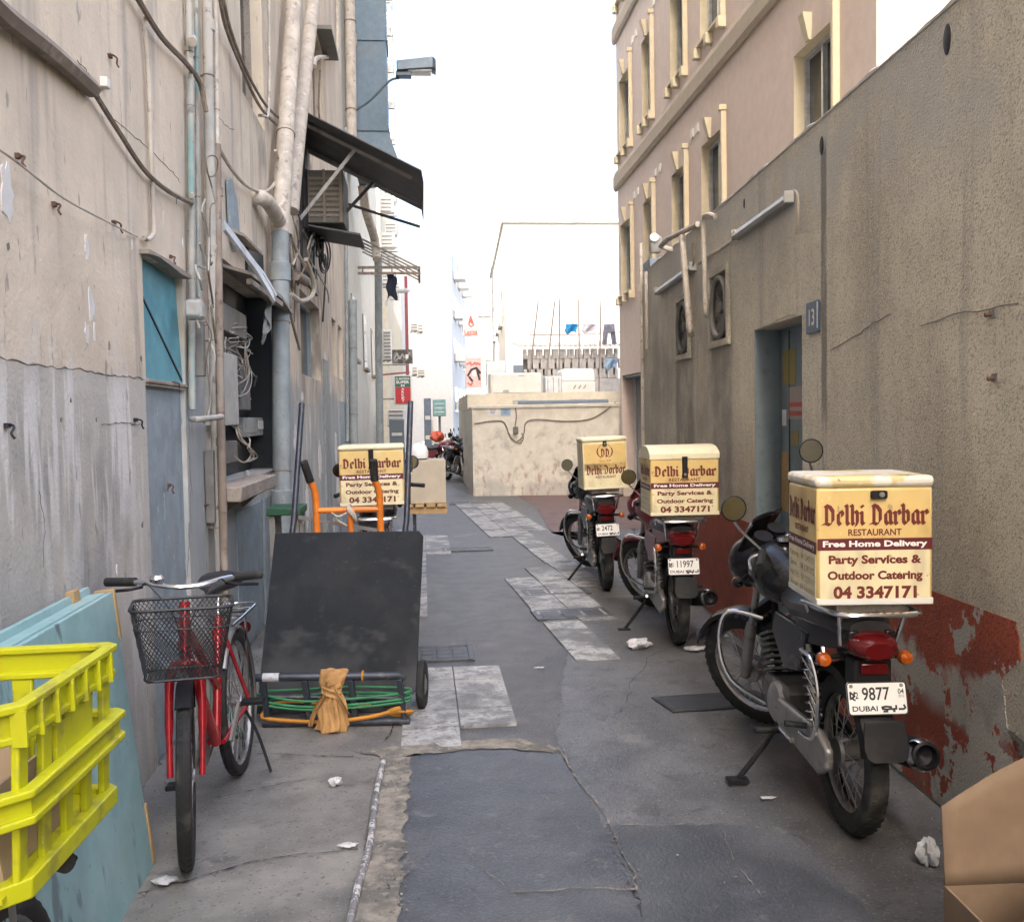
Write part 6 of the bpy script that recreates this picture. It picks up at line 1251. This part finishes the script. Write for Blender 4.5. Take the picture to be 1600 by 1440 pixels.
for k in range(8): MB().box((.23, -.383, .13+.058*k), (.36, .012, .03)).build('louvre', M['greywood'], AC)
for x in (.05, .23, .41): MB().box((x, -.40, .34), (.03, .03, .58)).build('cage_post', M['greywood'], AC)
mb = MB(); mb.prism([(.0, -.45, .03), (.62, -.45, -.08), (.62, .4, -.08), (.0, .4, .03)], (0, 0, -.02)); mb.build('drip_tray', M['awning'], AC)
MB().box((.03, -.5, .5), (.05, .25, 1.1)).build('side_board', M['black'], AC)
c = L(500, 392, .12); mb = MB()
for k in range(6): mb.ring(c+Vector((.01*k, .02*(k-3), -.012*k)), (1, .25*math.sin(k), .15*math.cos(k*2)), .12+.014*k, .010, 22, 5)
bent(mb, [c+Vector((0, 0, .12)), c+Vector((.0, -.04, .22)), c+Vector((-.08, .0, .3))], .008, 6); mb.build('cable_coil', M['cable_black'], loc='base', label='black coil of cable hanging below the air conditioner', cat='cable coil')
c = L(485, 300); lb(470, 262, 497, 430, .03, .05, 'black', 'recess_shade_sheet', 'black sheet standing in for the shaded recess under the dark awning', 'board')  # flat black sheet paints the recess's shade onto the wall
c = L(500, 68); MB().box((XL+.1, c.y, c.z), (.2, 1.1, .05)).build('ledge_slab', M['darkbox'], loc='base', label='short dark ledge slab high on the left wall', cat='ledge')
# ---- blue sheet metal duct
e0, e1 = D(554, 100, 18.4), D(604, 100, 18.4); zf = D(604, 203, 18.4).z; zm = D(604, 62, 18.4).z; zl = D(620, 262, 18.4).z
DU = thing('blue_duct', 'tall blue sheet metal duct fixed to the left wall', 'duct', (e0.x, 18.4, zl)); dw = e1.x-e0.x
for a, b in ((zf, zm), (zm, zm+3.2), (zm+3.2, zm+7)): MB().box((dw/2, .4, (a+b)/2-zl), (dw, .8, b-a-.02)).build('duct_section', M['duct'], DU, bevel=.01)
for z in (zf, zm, zm+3.2): MB().box((dw/2, .4, z-zl), (dw+.05, .85, .05)).build('flange', M['duct'], DU)
mb = MB(); mb.loft([[(0, 0, zf-zl-.02), (dw, 0, zf-zl-.02), (dw, .8, zf-zl-.02), (0, .8, zf-zl-.02)], [(0, -.05, .25), (dw+.12, -.05, .3), (dw+.12, .85, .3), (0, .85, .25)], [(0, -.1, -.2), (dw+.26, -.1, -.1), (dw+.26, .9, -.1), (0, .9, -.2)]]); mb.build('flared_hood', M['duct'], DU, smooth=False)
# ---- street lamp
q = D(650, 108, 17.6); LS = thing('street_lamp', 'dark flat street lamp on an arm beside the blue duct', 'street lamp', (D(603, 132, 17.6)-Vector((0, 0, 0))))
l0 = LS.location
mb = MB(); bent(mb, [(-.62, .0, -.5), (-.3, 0, -.3), (.0, 0, .0), (.12, 0, .09), (.24, 0, .11)], .022, 8); mb.build('arm', M['lampmetal'], LS)
h0, h1 = D(620, 112, 17.6)-l0, D(681, 104, 17.6)-l0
mb = MB(); mb.loft([[(h0.x, -.16, h0.z-.03), (h0.x, .16, h0.z-.03), (h0.x, .14, h0.z+.15), (h0.x, -.14, h0.z+.15)], [(h1.x-.05, -.17, h1.z-.08), (h1.x-.05, .17, h1.z-.08), (h1.x-.05, .14, h1.z+.13), (h1.x-.05, -.14, h1.z+.13)], [(h1.x, -.14, h1.z-.12), (h1.x, .14, h1.z-.12), (h1.x, .1, h1.z+.09), (h1.x, -.1, h1.z+.09)]]); mb.build('housing', M['lampmetal'], LS, bevel=.015)
mb = MB(); mb.box(((h0.x+h1.x)/2+.06, 0, (h0.z+h1.z)/2-.06), (.42, .26, .05)); mb.build('diffuser', M['lampwhite'], LS, bevel=.02)
mb = MB(); mb.box((h0.x+.12, 0, h0.z-.06), (.28, .2, .08)); mb.build('gear_box', M['lampmetal'], LS, bevel=.01)
# ---- slatted second awning
A0, A1 = D(570, 374, 20.5), D(655, 424, 20.5); SA = thing('slatted_awning', 'rusty slatted metal awning frame farther along the left wall', 'awning', (XL, 20.5, A1.z))
w_ = A1.x-XL; hz = A0.z-A1.z
for k in range(5): MB().bar((.0, -.3+.45*k, hz), (w_, -.3+.45*k, .03), .06, .03).build('slat', M['steel'], SA)
for z in (-.09, .03): MB().bar((.0, -.35, z), (w_+.03, -.35, z), .05, .05).build('front_rail', M['pipe_brown'], SA)
for k in range(4): MB().bar((.1+.3*k, -.35, -.1), (.1+.3*k, -.35, .05), .03, .03).build('spacer', M['pipe_brown'], SA)
MB().bar((w_, -.35, .0), (w_, 1.6, .0), .05, .05).build('outer_rail', M['pipe_brown'], SA)
c = D(612, 445, 20.3); mb = MB(); mb.sheet(lambda u, v: (c.x-.10+.2*u+.02*math.sin(9*v), c.y+.03*math.sin(8*u+3*v), c.z+.22-.5*v+.05*math.sin(5*u)), 8, 8); mb.build('hanging_cloth', M['jacket'], loc='base', solid=.01, label='dark cloth hanging from the slatted awning', cat='cloth')
lpipe('slanting drain pipe far down the left wall', [(566, 290, .2), (572, 330, .25), (585, 372, .35), (589, 405, .4)], .09, 'pipe', clamps=False, n=12)
B2x = -1.3
def far_pipe(label, pts, r, m, y): 
    P = [D(a, b, y) for a, b in pts]; MB().tube(smoothpath(P, 3), r, 12).build('wall_pipe', M[m], loc='base', label=label, cat='pipe', group=PG)
far_pipe('tall grey downpipe at the far corner of the left building', [(591, 400), (592, 560), (594, 700), (595, 790)], .085, 'pipe_blue', 21.5)
# ================================================================== fixtures on the right kitchen wall (own frame: x into wall, y along, z up)
def rthing(name, label, cat, u, z, n=0, group=None):
    p = RW0 + RD*u - RN*n; return thing(name, label, cat, (p.x, p.y, z), (0, 0, -AR), group)
t = rthing('house_number_sign', 'blue enamel plate with the number 13 beside the blue door', 'sign', 5.165, 2.03)
mb = MB(); mb.prism([(-.004, a, b+.085) for a, b in rrect(.19, .17, .014, 3)], (-.012, 0, 0)); mb.build('plate', M['signblue'], t, bevel=.002)
text('13', .085, .09, M['white_print'], t, lambda a, b, n: (-.016-n, -a, b+.085), 'number', .01)
MB().box((-.017, -.085, .09), (.002, .012, .14)).build('chipped_edge', M['flake'], t)
for name_lab, ua, ub, z in (('long dusty fluorescent batten light above the left exhaust fan', 9.5, 7.95, 2.83), ('fluorescent batten light near the top of the right wall', 6.62, 5.5, 2.84)):
    t = rthing('batten_light', name_lab, 'light', (ua+ub)/2, z-.05, group='batten lights on the right wall'); hl = abs(ua-ub)/2
    mb = MB(); mb.loft([[(x, y, q) for x, q in ((-.003, .075), (-.035, .07), (-.06, .03), (-.045, .01), (-.003, .01))] for y in (-hl, hl)]); mb.build('cover', M['tube_glass'], t, bevel=.004)
    for s in (-1, 1): MB().box((-.032, s*(hl+.010), .043), (.06, .02, .07)).build('end_cap', M['greybox'], t, bevel=.006)
def rcable(label, pts, r, m, o=.02, name='conduit', cat='conduit', k=5, grp='conduits on the right wall'):
    P = [R(p[0], p[1], p[2] if len(p) > 2 else o) for p in pts]; MB().tube(smoothpath(P, k), r, 8).build(name, M[m], loc='base', label=label, cat=cat, group=grp)
rcable('bare wire dangling from the right end of the upper batten light', [(1241, 298, .05), (1246, 306, .04), (1247, 340, .03), (1244, 366, .02)], .008, 'cable_pale', name='wire', cat='wire')
rcable('thin conduit linking the two batten lights', [(1152, 370), (1128, 388), (1104, 402), (1092, 412)], .012, 'pipe')
rcable('white downpipe from the floodlight past the far exhaust fan', [(1066, 368, .08), (1070, 420, .08), (1075, 480, .08), (1078, 515, .08), (1080, 523, .05)], .026, 'pipe')
rcable('white downpipe between the two exhaust fans', [(1118, 338, .03), (1106, 335, .06), (1099, 345, .07), (1100, 400, .07), (1102, 480, .07), (1104, 494, .05)], .018, 'pipe')
rcable('thin black cable looping beside the far exhaust fan', [(1082, 380, .03), (1084, 410, .03), (1076, 425, .04), (1068, 430, .04)], .008, 'cable')
rcable('old conduit at the far end of the right wall', [(1009, 425, .03), (1010, 470, .03), (1011, 520, .03), (1011, 545, .03)], .02, 'pipe')
rcable('thin pipe at the far corner of the right wall', [(1001, 380, .05), (1002, 440, .05), (1003, 500, .05), (1005, 700, .05)], .02, 'pipe')
t = rthing('floodlight', 'small floodlight on a white pipe bracket above the right wall', 'floodlight', 8.55, 3.12, .12)
MB().tube([(.12, .35, .0), (.0, .3, .03), (-.02, -.1, .02), (.1, -.75, .02)], .024, 8).build('bracket', M['pipe'], t); MB().box((-.03, .42, .07), (.10, .10, .16), (rad(20), 0, 0)).build('lamp_head', M['greybox'], t, bevel=.015)
MB().lathe([(0, .02), (.04, .015), (.045, 0)], (-.05, .36, .12), (0, -1, .2), 12).build('lens', M['lampwhite'], t)
mb = MB(); mb.box((0, 0, .05), (.12, .4, .1)); p = RW0+RD*10.3; mb.build('cable_box', M['bluegrey'], loc=(p.x+.06, p.y, 3.152), rot=(0, 0, -AR), bevel=.01, label='small blue grey box at the far end of the right parapet', cat='box')
for (u, z, s_, lab) in ((7.18, 2.40, .52, 'dirty round exhaust fan nearer the blue door'), (8.45, 2.37, .50, 'dirty round exhaust fan at the far end of the right wall')):
    t = rthing('exhaust_fan', lab, 'exhaust fan', u, z-s_/2, group='exhaust fans on the right wall')
    f = MB(); R_ = s_*.40; n = 28; o = [(a*s_*.56, b*s_*.58) for a, b in ((1, 1), (-1, 1), (-1, -1), (1, -1))]
    mb = MB()
    for s in (-1, 1): mb.box((-.012, s*s_*.52, s_/2), (.03, s_*.1, s_*1.14)); mb.box((-.0115, 0, s_/2+s*s_*.52), (.029, s_*.94, s_*.1))
    mb.build('plaster_surround', M['right_wall'], t, bevel=.006)
    mb = MB(); mb.ring((-.01, 0, s_/2), (1, 0, 0), R_*1.06, .022, 28, 8); mb.build('ring', M['darkbox'], t)
    MB().box((.09, 0, s_/2), (.01, s_*.98, s_*.98)).build('backing', M['black'], t)
    for k in range(4):
        a = rad(90*k+20); c = Vector((.03, math.cos(a)*R_*.55, s_/2+math.sin(a)*R_*.55)); tg = Vector((0, -math.sin(a), math.cos(a))); rd_ = Vector((0, math.cos(a), math.sin(a)))
        mb = MB(); mb.prism([c-rd_*R_*.4-tg*.03+Vector((.01, 0, 0)), c+rd_*R_*.38-tg*.08+Vector((.03, 0, 0)), c+rd_*R_*.38+tg*.08-Vector((.03, 0, 0)), c-rd_*R_*.4+tg*.03-Vector((.01, 0, 0))], (.004, 0, 0)); mb.build('blade', M['darkbox'], t)
    MB().lathe([(0, .03), (.04, .025), (.045, 0)], (.02, 0, s_/2), (-1, 0, 0), 14).build('hub', M['darkbox'], t)
    MB().box((.05, 0, s_/2), (.02, s_*.9, .03)).build('motor_bar', M['darkbox'], t)
for (px, py, lab) in ((1553, 490, 'rusty bolt stub high on the near right wall'), (1557, 590, 'small metal fixing lower on the near right wall')):
    p = RL(px, py); t = rthing('wall_bolt', lab, 'bolt', p.y, p.z, group='bolts on the right wall'); MB().cyl((.01, 0, 0), (-.03, .006, -.004), .008, n=8).build('stub', M['rust'], t); MB().box((-.004, 0, 0), (.008, .04, .03)).build('washer', M['steel'], t)
# hairline cracks and stains on the roughcast as slight grooves
for pts in ([(1300, 545), (1345, 520), (1370, 500), (1400, 490)], [(1440, 510), (1490, 490), (1560, 480), (1600, 472)], [(1190, 515), (1215, 500), (1248, 488)]):
    P = []
    for a, b in zip(pts[:-1], pts[1:]):
        for k in range(4): P.append(RL(a[0]+(b[0]-a[0])*k/4+random.uniform(-2, 2), a[1]+(b[1]-a[1])*k/4+random.uniform(-2, 2), .0006))
    MB().tube(P, .0022, 4).build('crack_and_shadow_line', M['darkbox'], KB)
# ================================================================== cream shed details
fxo = Vector((-fn_.x, -fn_.y, 0))
def fcable(label, pts, r=.012, m='cable', o=.02):
    P = [FS(p[0], p[1], -o) for p in pts]; MB().tube(smoothpath(P, 4), r, 6).build('cable', M[m], loc='base', label=label, cat='cable', group='cables on the cream shed')
def FSo(px, py, o): return FS(px, py)+fn_.to_3d()*o
def fcable(label, pts, r=.012, m='cable', o=.02):
    MB().tube(smoothpath([FSo(p[0], p[1], o) for p in pts], 4), r, 6).build('cable', M[m], loc='base', label=label, cat='cable', group='cables on the cream shed')
fcable('thin cable along the left half of the cream shed', [(741, 662), (765, 658), (785, 658), (792, 668), (796, 680), (806, 690)])
fcable('thin cable hanging down the middle of the cream shed', [(805, 635), (807, 650), (805, 665), (806, 672)])
fcable('thin cable sagging across to the right of the cream shed', [(808, 690), (818, 680), (822, 660), (840, 655), (880, 658), (920, 655), (945, 642), (962, 628)])
fcable('curled wire ends below the shed junction box', [(798, 682), (795, 676), (800, 686), (812, 692), (818, 684), (815, 676)], .01)
c = FSo(806, 672, .05); MB().box(c, (.1, .1, .14), (0, 0, fang)).build('junction_box', M['darkbox'], loc='base', bevel=.01, label='small dark junction box on the cream shed wall', cat='junction box')
for px, py, m_, lab in ((770, 643, 'paper_white', 'white paper notice pasted on the cream shed, left one'), (790, 643, 'clothpale', 'faded bluish notice pasted on the cream shed, right one')):
    c = FSo(px, py, .006); t = thing('paper_notice', lab, 'notice', c-Vector((0, 0, .08)), (0, 0, fang), 'notices on the cream shed'); MB().box((0, 0, .08), (.2, .006, .16)).build('sheet', M[m_], t)
    for k in range(3): MB().box((0, -.0045, .12-.035*k), (.14-.03*k, .002, .014)).build('print_mark', M['redletter' if k == 0 and px == 770 else 'bluegrey'], t)
c = FSo(880, 627, -.4); mb = MB(); mb.box((0, 0, .06), (1.9, .12, .09)); mb.build('rolled_sheeting', M['bluegrey'], loc=(2.95, 20.0, 1.85), rot=(0, 0, fang), bevel=.03, label='dark rolled sheeting lying along the shed roof edge', cat='sheeting')
for x, lab in ((2.15, 'grey block on the shed roof, left one'), (3.4, 'grey block on the shed roof, right one')): MB().box((0, 0, .07), (.34, .25, .14)).build('roof_block', M['greybox'], loc=(x, 20.85, 2.142-.3), rot=(0, 0, fang), bevel=.01, label=lab, cat='block', group='blocks on the shed roof')
# roof things behind
def dbox(px0, py0, px1, py1, y, dep, m, name, label, cat, bevel=.03, extra=None, zb=None):
    a, b = D(px0, py0, y), D(px1, py1, y); zb = b.z if zb is None else zb; w = b.x-a.x; h = a.z-zb
    t = thing(name, label, cat, ((a.x+b.x)/2, y+dep/2, zb)); MB().box((0, 0, h/2), (w, dep, h)).build('body', M[m], t, bevel=bevel)
    if extra: extra(t, w, dep, h)
    return t
RZ = 2.14
def ex_unit(t, w, d, h):
    MB().box((0, -d/2-.01, h*.5), (w*.92, .02, h*.86)).build('front_panel', M['offwhite'], t, bevel=.01); MB().box((-w*.2, -d/2-.025, h*.14), (w*.12, .01, h*.12)).build('badge', M['greybox'], t); MB().box((w*.1, -d/2-.025, h*.86), (w*.12, .01, h*.05)).build('handle', M['greybox'], t)
dbox(766, 583, 846, 611, 22.0, .8, 'offwhite', 'roof_cabinet', 'white chest freezer shaped cabinet on the shed roof', 'cabinet', .03, ex_unit, RZ)
dbox(852, 588, 877, 607, 22.2, .5, 'lampwhite', 'roof_crate', 'pale glassy crate between the white cabinet and the tank', 'crate', .02, lambda t, w, d, h: [MB().box((-w*.35+w*.35*k, -d/2-.008, h/2), (.02, .016, h*.9)).build('slat', M['greybox'], t) for k in range(3)], RZ)
def ex_tank(t, w, d, h):
    mb = MB(); mb.loft([[(x*w, y*d, h) for x, y in ((-.5, -.5), (.5, -.5), (.5, .5), (-.5, .5))], [(x*w*.96, y*d*.96, h*1.9) for x, y in ((-.5, -.5), (.5, -.5), (.5, .5), (-.5, .5))], [(x*w*.86, y*d*.86, h*2.05) for x, y in ((-.5, -.5), (.5, -.5), (.5, .5), (-.5, .5))]]); mb.build('upper_tank', M['white_wall'], t, bevel=.04)
    for k in range(3): MB().cyl((-.12+.12*k, -d/2-.03, h*.4), (-.06+.12*k, -d/2-.03, h*.7), .012, n=6).build('valve', M['darkbox'], t)
dbox(877, 596, 930, 608, 22.4, .9, 'offwhite', 'water_tank', 'white plastic water tank with valves on the shed roof', 'water tank', .03, ex_tank, RZ)
# hollow block wall with corrugated roof behind the tanks
HB = thing('block_parapet', 'pale hollow block wall with corrugated roof sheet behind the roof tanks', 'wall', (4.0, 26.0, 0))
bx0, bx1 = D(818, 560, 26).x-4.0, 1.35; zt = D(860, 545, 26).z; zb0 = 0
nb = 12; bw = (bx1-bx0)/nb
for r_ in range(3):
    for k in range(nb):
        x = bx0+bw*(k+.5)+(.5*bw if r_ % 2 else 0); z = zt-.14-.27*r_
        for s in (-1, 1): MB().box((x+s*bw*.31, 0, z), (bw*.36, .18, .26)).build('block', M['block'], HB)
        MB().box((x, .03, z+(.08 if r_ % 2 else -.08)), (bw*.26, .12, .10)).build('block', M['block'], HB)
MB().box(((bx0+bx1)/2, .15, zt/2-.1), (bx1-bx0, .06, zt-.2)).build('backing_wall', M['darkbox'], HB)
MB().box(((bx0+bx1)/2, .0, (zt-.81)/2), (bx1-bx0+.1, .2, zt-.83)).build('lower_wall', M['block'], HB)
mb = MB(); mb.sheet(lambda u, v: (bx0-.15+(bx1-bx0+.4)*u, -.25+2.2*v, zt+.06+.025*math.sin(u*2*math.pi*22)+.25*v), 260, 2); mb.build('corrugated_roof', M['terrace'], HB, solid=.01)
MB().box((bx0-.75, .3, 2.6), (.5, .5, 1.1)).build('stair_door', M['lampwhite'], HB)
# drying poles and line
PY = 23.6
for i, (x0, y0_, x1, y1_, lab) in enumerate(((824, 612, 841, 470, 'leaning wooden drying pole, leftmost on the roof'), (850, 605, 867, 470, 'leaning wooden drying pole, second from the left'), (874, 608, 874, 467, 'upright drying pole, third from the left'), (906, 608, 904, 468, 'upright drying pole behind the water tank'), (936, 608, 939, 466, 'upright drying pole at the right end'))):
    a, b = D(x0, y0_, PY+.1*i), D(x1, y1_, PY+.1*i); a.z = 2.14; MB().cyl(a, b, .022, .018, 8).build('drying_pole', M['greywood'], loc='base', label=lab, cat='pole', group='drying poles on the shed roof')
a, b = D(826, 523, PY), D(968, 519, PY); MB().tube([a.lerp(b, k/10)+Vector((0, -.03, -.03*math.sin(math.pi*k/10))) for k in range(11)], .014, 6).build('clothes_line', M['greywood'], loc='base', label='thin horizontal clothes line rail across the drying poles', cat='clothes line')
def hung(px, py, w, h, m, label, legs=False):
    c = D(px, py, PY-.03); mb = MB()
    f = lambda u, v: (c.x-w/2+w*u*(1-.12*v)+.02*math.sin(7*v), c.y-.02+.05*math.sin(8*u+4*v), c.z-h*v*(.86+.14*math.sin(6*u+1)))
    if legs:
        for s in (0, 1): mb.sheet(lambda u, v: (c.x-w/2+w*(.5*s+.46*u)+.06*(s*2-1)*v, c.y+.02*math.sin(8*u+4*v), c.z-h*v), 5, 8)
        mb.sheet(lambda u, v: (c.x-w/2+w*u, c.y+.03*math.sin(6*u)-.01, c.z-h*.45*v), 6, 4)
    else: mb.sheet(f, 8, 8)
    mb.build('hanging_laundry', M[m], loc='base', solid=.012, label=label, cat='laundry', group='laundry on the roof line')
hung(893, 506, .30, .26, 'clothblue', 'bright blue cloth drying on the roof line'); hung(921, 506, .34, .24, 'clothwhite', 'white underwear drying on the roof line'); hung(952, 506, .26, .50, 'clothgrey', 'grey trousers drying at the right end of the roof line', True)
hung(955, 560, .3, .3, 'clothpale', 'pale blue cloth hanging low by the pink building corner')
# ================================================================== signs and boxes far down the left side
SG = thing('supermarket_sign', 'red and green supermarket box sign hanging out from the left wall', 'sign', D(630, 632, 24.0))
lw, lh = D(644, 600, 24).x-D(616, 600, 24).x, D(630, 586, 24).z-D(630, 632, 24).z
MB().box((0, .1, lh/2), (lw, .2, lh)).build('case', M['offwhite'], SG, bevel=.01)
MB().box((0, -.006, lh*.31), (lw*.86, .01, lh*.56)).build('lower_panel', M['signred'], SG); MB().box((0, -.006, lh*.78), (lw*.86, .01, lh*.36)).build('upper_panel', M['signgreen'], SG)
fs = lambda dx, dz: (lambda a, b, n: (a+dx, -.012-n, b+dz))
text('AL MADEENA', lw*.78, lh*.08, M['white_print'], SG, fs(0, lh*.88)); text('SUPER', lw*.74, lh*.10, M['white_print'], SG, fs(0, lh*.76), bold=.04); text('M', lw*.2, lh*.075, M['white_print'], SG, fs(0, lh*.645), bold=.04)
for i, ch in enumerate('ARKET'): text(ch, lw*.16, lh*.075, M['white_print'], SG, fs(0, lh*(.53-.10*i)), bold=.04)
MB().bar((-lw/2-.35, .1, lh*1.02), (lw*.4, .1, lh*1.10), .04, .04).build('bracket', M['maroonpipe'], SG); MB().bar((-lw/2-.3, .1, lh*.2), (-lw/2, .1, lh*.2), .04, .04).build('bracket', M['steel'], SG)
p = D(629, 568, 25); SD = thing('picture_sign', 'dark picture sign above the supermarket sign', 'sign', p); w_ = D(645, 560, 25).x-D(613, 560, 25).x; h_ = D(629, 546, 25).z-p.z
MB().box((0, .05, h_/2), (w_, .1, h_)).build('panel', M['signdark'], SD, bevel=.01); MB().box((w_*.22, -.005, h_*.5), (w_*.14, .008, h_*.3)).build('white_mark', M['white_print'], SD)
strokes([[(.05, .3), (.2, .8), (.35, .3), (.5, .7), (.62, .4)], [(.1, .15), (.4, .5)], [(.7, .2), (.9, .85)]], w_*.9, h_*.8, .02, M['greybox'], SD, lambda a, b, n: (a, -n, b+h_/2)); MB().bar((-w_/2-.3, .05, -.03), (w_*.3, .05, -.03), .03, .03).build('bracket', M['steel'], SD)
def split_ac(px0, py0, px1, py1, y, label, dep=.5):
    a, b = D(px0, py0, y), D(px1, py1, y); w, h = b.x-a.x, a.z-b.z; t = thing('air_conditioner', label, 'air conditioner', ((a.x+b.x)/2, y, b.z), group='air conditioners down the left side')
    MB().box((0, dep/2, h/2), (w, dep, h)).build('case', M['offwhite'], t, bevel=.02)
    n = max(3, int(h/.09))
    for k in range(n): MB().box((0, -.01, h*(.1+.8*k/(n-1))), (w*.82, .02, h*.35/n)).build('louvre', M['steel'], t)
    for s in (-1, 1): MB().bar((s*w*.3, .05, -.02), (s*w*.3-.1, dep, -.02), .03, .03).build('bracket', M['steel'], t)
split_ac(598, 515, 612, 562, 26, 'white slatted air conditioner above the far left doorway')
split_ac(642, 506, 653, 517, 42, 'small air conditioner under the left arched window'); split_ac(653, 508, 661, 519, 44, 'small air conditioner under the right arched window')
split_ac(644, 574, 652, 586, 40, 'small air conditioner beside the picture sign'); split_ac(653, 578, 664, 588, 40, 'second small air conditioner beside the picture sign'); split_ac(605, 640, 632, 664, 27, 'louvred air conditioner under the supermarket sign')
mb = MB(); mb.bar(D(634, 432, 30.8), D(637, 596, 30.8), .16, .1); mb.build('maroon_column', M['maroonpipe'], loc='base', label='maroon painted column strip on the cream shop building', cat='column')
mb = MB(); P = [D(602, 478, 21.3), D(606, 467, 21.3), D(614, 461, 21.3), D(622, 457, 21.3)]; LP = thing('street_lamp', 'pale street lamp head below the slatted awning', 'street lamp', P[0]); MB().tube(smoothpath([q-P[0] for q in P], 4), .02, 8).build('arm', M['lampwhite'], LP)
q = D(631, 454, 21.3)-P[0]; mb = MB(); mb.loft([ell(q.x-.14, 0, q.z, .001, .001), ell(q.x-.14, 0, q.z, .001, .001)]); MB().lathe([(0, -.16), (.04, -.15), (.055, -.05), (.05, .1), (.0, .15)], q, (1, 0, .05), 12).build('head', M['lampwhite'], LP)
# street furniture at the far left
for (x0, y0_, x1, y1_, y, m_, nm, lab, ct) in ((662, 622, 674, 655, 27, 'bluegrey', 'cabinet', 'blue grey utility cabinet far down the left side', 'cabinet'), (676, 624, 697, 650, 30, 'teal', 'sign_board', 'faded teal sign board standing far down the lane', 'sign board'), (608, 655, 632, 678, 26, 'glass_pale', 'shop_window', 'pale shop window under the far supermarket sign', 'window'), (665, 655, 678, 690, 29, 'cream_wall', 'kiosk', 'small cream kiosk beside the parked motorcycles', 'kiosk')):
    dbox(x0, y0_, x1, y1_, y, .5, m_, nm, lab, ct, .02, lambda t, w, d, h: [MB().box((0, -d/2-.006, h*(.25+.25*k)), (w*.7, .012, h*.05)).build('panel_mark', M['offwhite'], t) for k in range(3)], zb=0.0 if nm in ('cabinet', 'kiosk', 'shop_window') else None)
a = D(687, 650, 30); MB().cyl((a.x, 30.25, 0), (a.x, 30.25, a.z+.1), .04).build('sign_post', M['steel'], loc='base', label='thin post holding the teal sign board', cat='post')
c = D(683, 682, 26); crumple((c.x, c.y, c.z), .16, (1.1, .8, .8)).build('bundle', M['red_item'], loc='base', label='orange red bundle on top of the distant parked motorcycles', cat='bundle')
for k, (px, yv, hd) in enumerate(((660, 26.5, 95), (668, 28.0, 98), (676, 29.5, 92))):
    motorcycle('dark parked motorcycle in the distant row, %s' % ('nearest of three', 'middle of three', 'farthest of three')[k], (D(px, 700, yv).x-.1, yv), rad(hd), rad(5), '%d' % (3120+37*k), 'blackpaint' if k % 2 else 'redpaint', steer=20, group='motorcycles parked far down the lane', small=False)
# pink hanging signs at the end of the lane
def hsign(px0, py0, px1, py1, y, m_, label, S_):
    a, b = D(px0, py0, y), D(px1, py1, y); w, h = b.x-a.x, a.z-b.z; t = thing('hanging_sign', label, 'sign', ((a.x+b.x)/2, y, b.z), group='pink signs at the end of the lane')
    MB().box((0, .1, h/2), (w, .2, h)).build('panel', M[m_], t, bevel=.02)
    for s_, col, nb_ in S_: strokes(s_, w*.9, h*.9, nb_, M[col], t, lambda a_, b_, n: (a_, -.004-n, b_+h/2))
    MB().bar((w/2, .1, h*.9), (w/2+1.2, .1, h*.9), .05, .05).build('bracket', M['steel'], t); return t
flame = [[(.35, .55), (.5, .95), (.62, .7), (.7, .5), (.5, .42), (.35, .55)], [(.42, .6), (.52, .78), (.58, .58)]]
hs = hsign(723, 491, 748, 525, 46, 'offwhite', 'faded white and red hanging sign higher at the end of the lane', [(flame, 'redletter', .03), ([[(.05, .02), (.95, .02)]], 'redletter', .02)])
hw_ = D(748, 500, 46).x-D(723, 500, 46).x; text('Laziza', hw_*.8, hw_*.26, M['redletter'], hs, lambda a, b, n: (a, -.004-n, b+hw_*.27))
hsign(727, 559, 753, 606, 44, 'signpink', 'pink and black hanging sign lower at the end of the lane', [([[(.05, .82), (.3, .88), (.35, .78)], [(.45, .8), (.6, .88), (.7, .8)], [(.75, .86), (.95, .8)], [(.1, .12), (.3, .05), (.4, .14)]], 'redletter', .04), ([[(.1, .4), (.35, .62), (.7, .68), (.95, .5)], [(.2, .35), (.4, .2)], [(.75, .6), (.9, .25)]], 'black_print', .05), ([[(.45, .42), (.55, .58), (.62, .4), (.45, .5), (.65, .5)]], 'white_print', .04)])
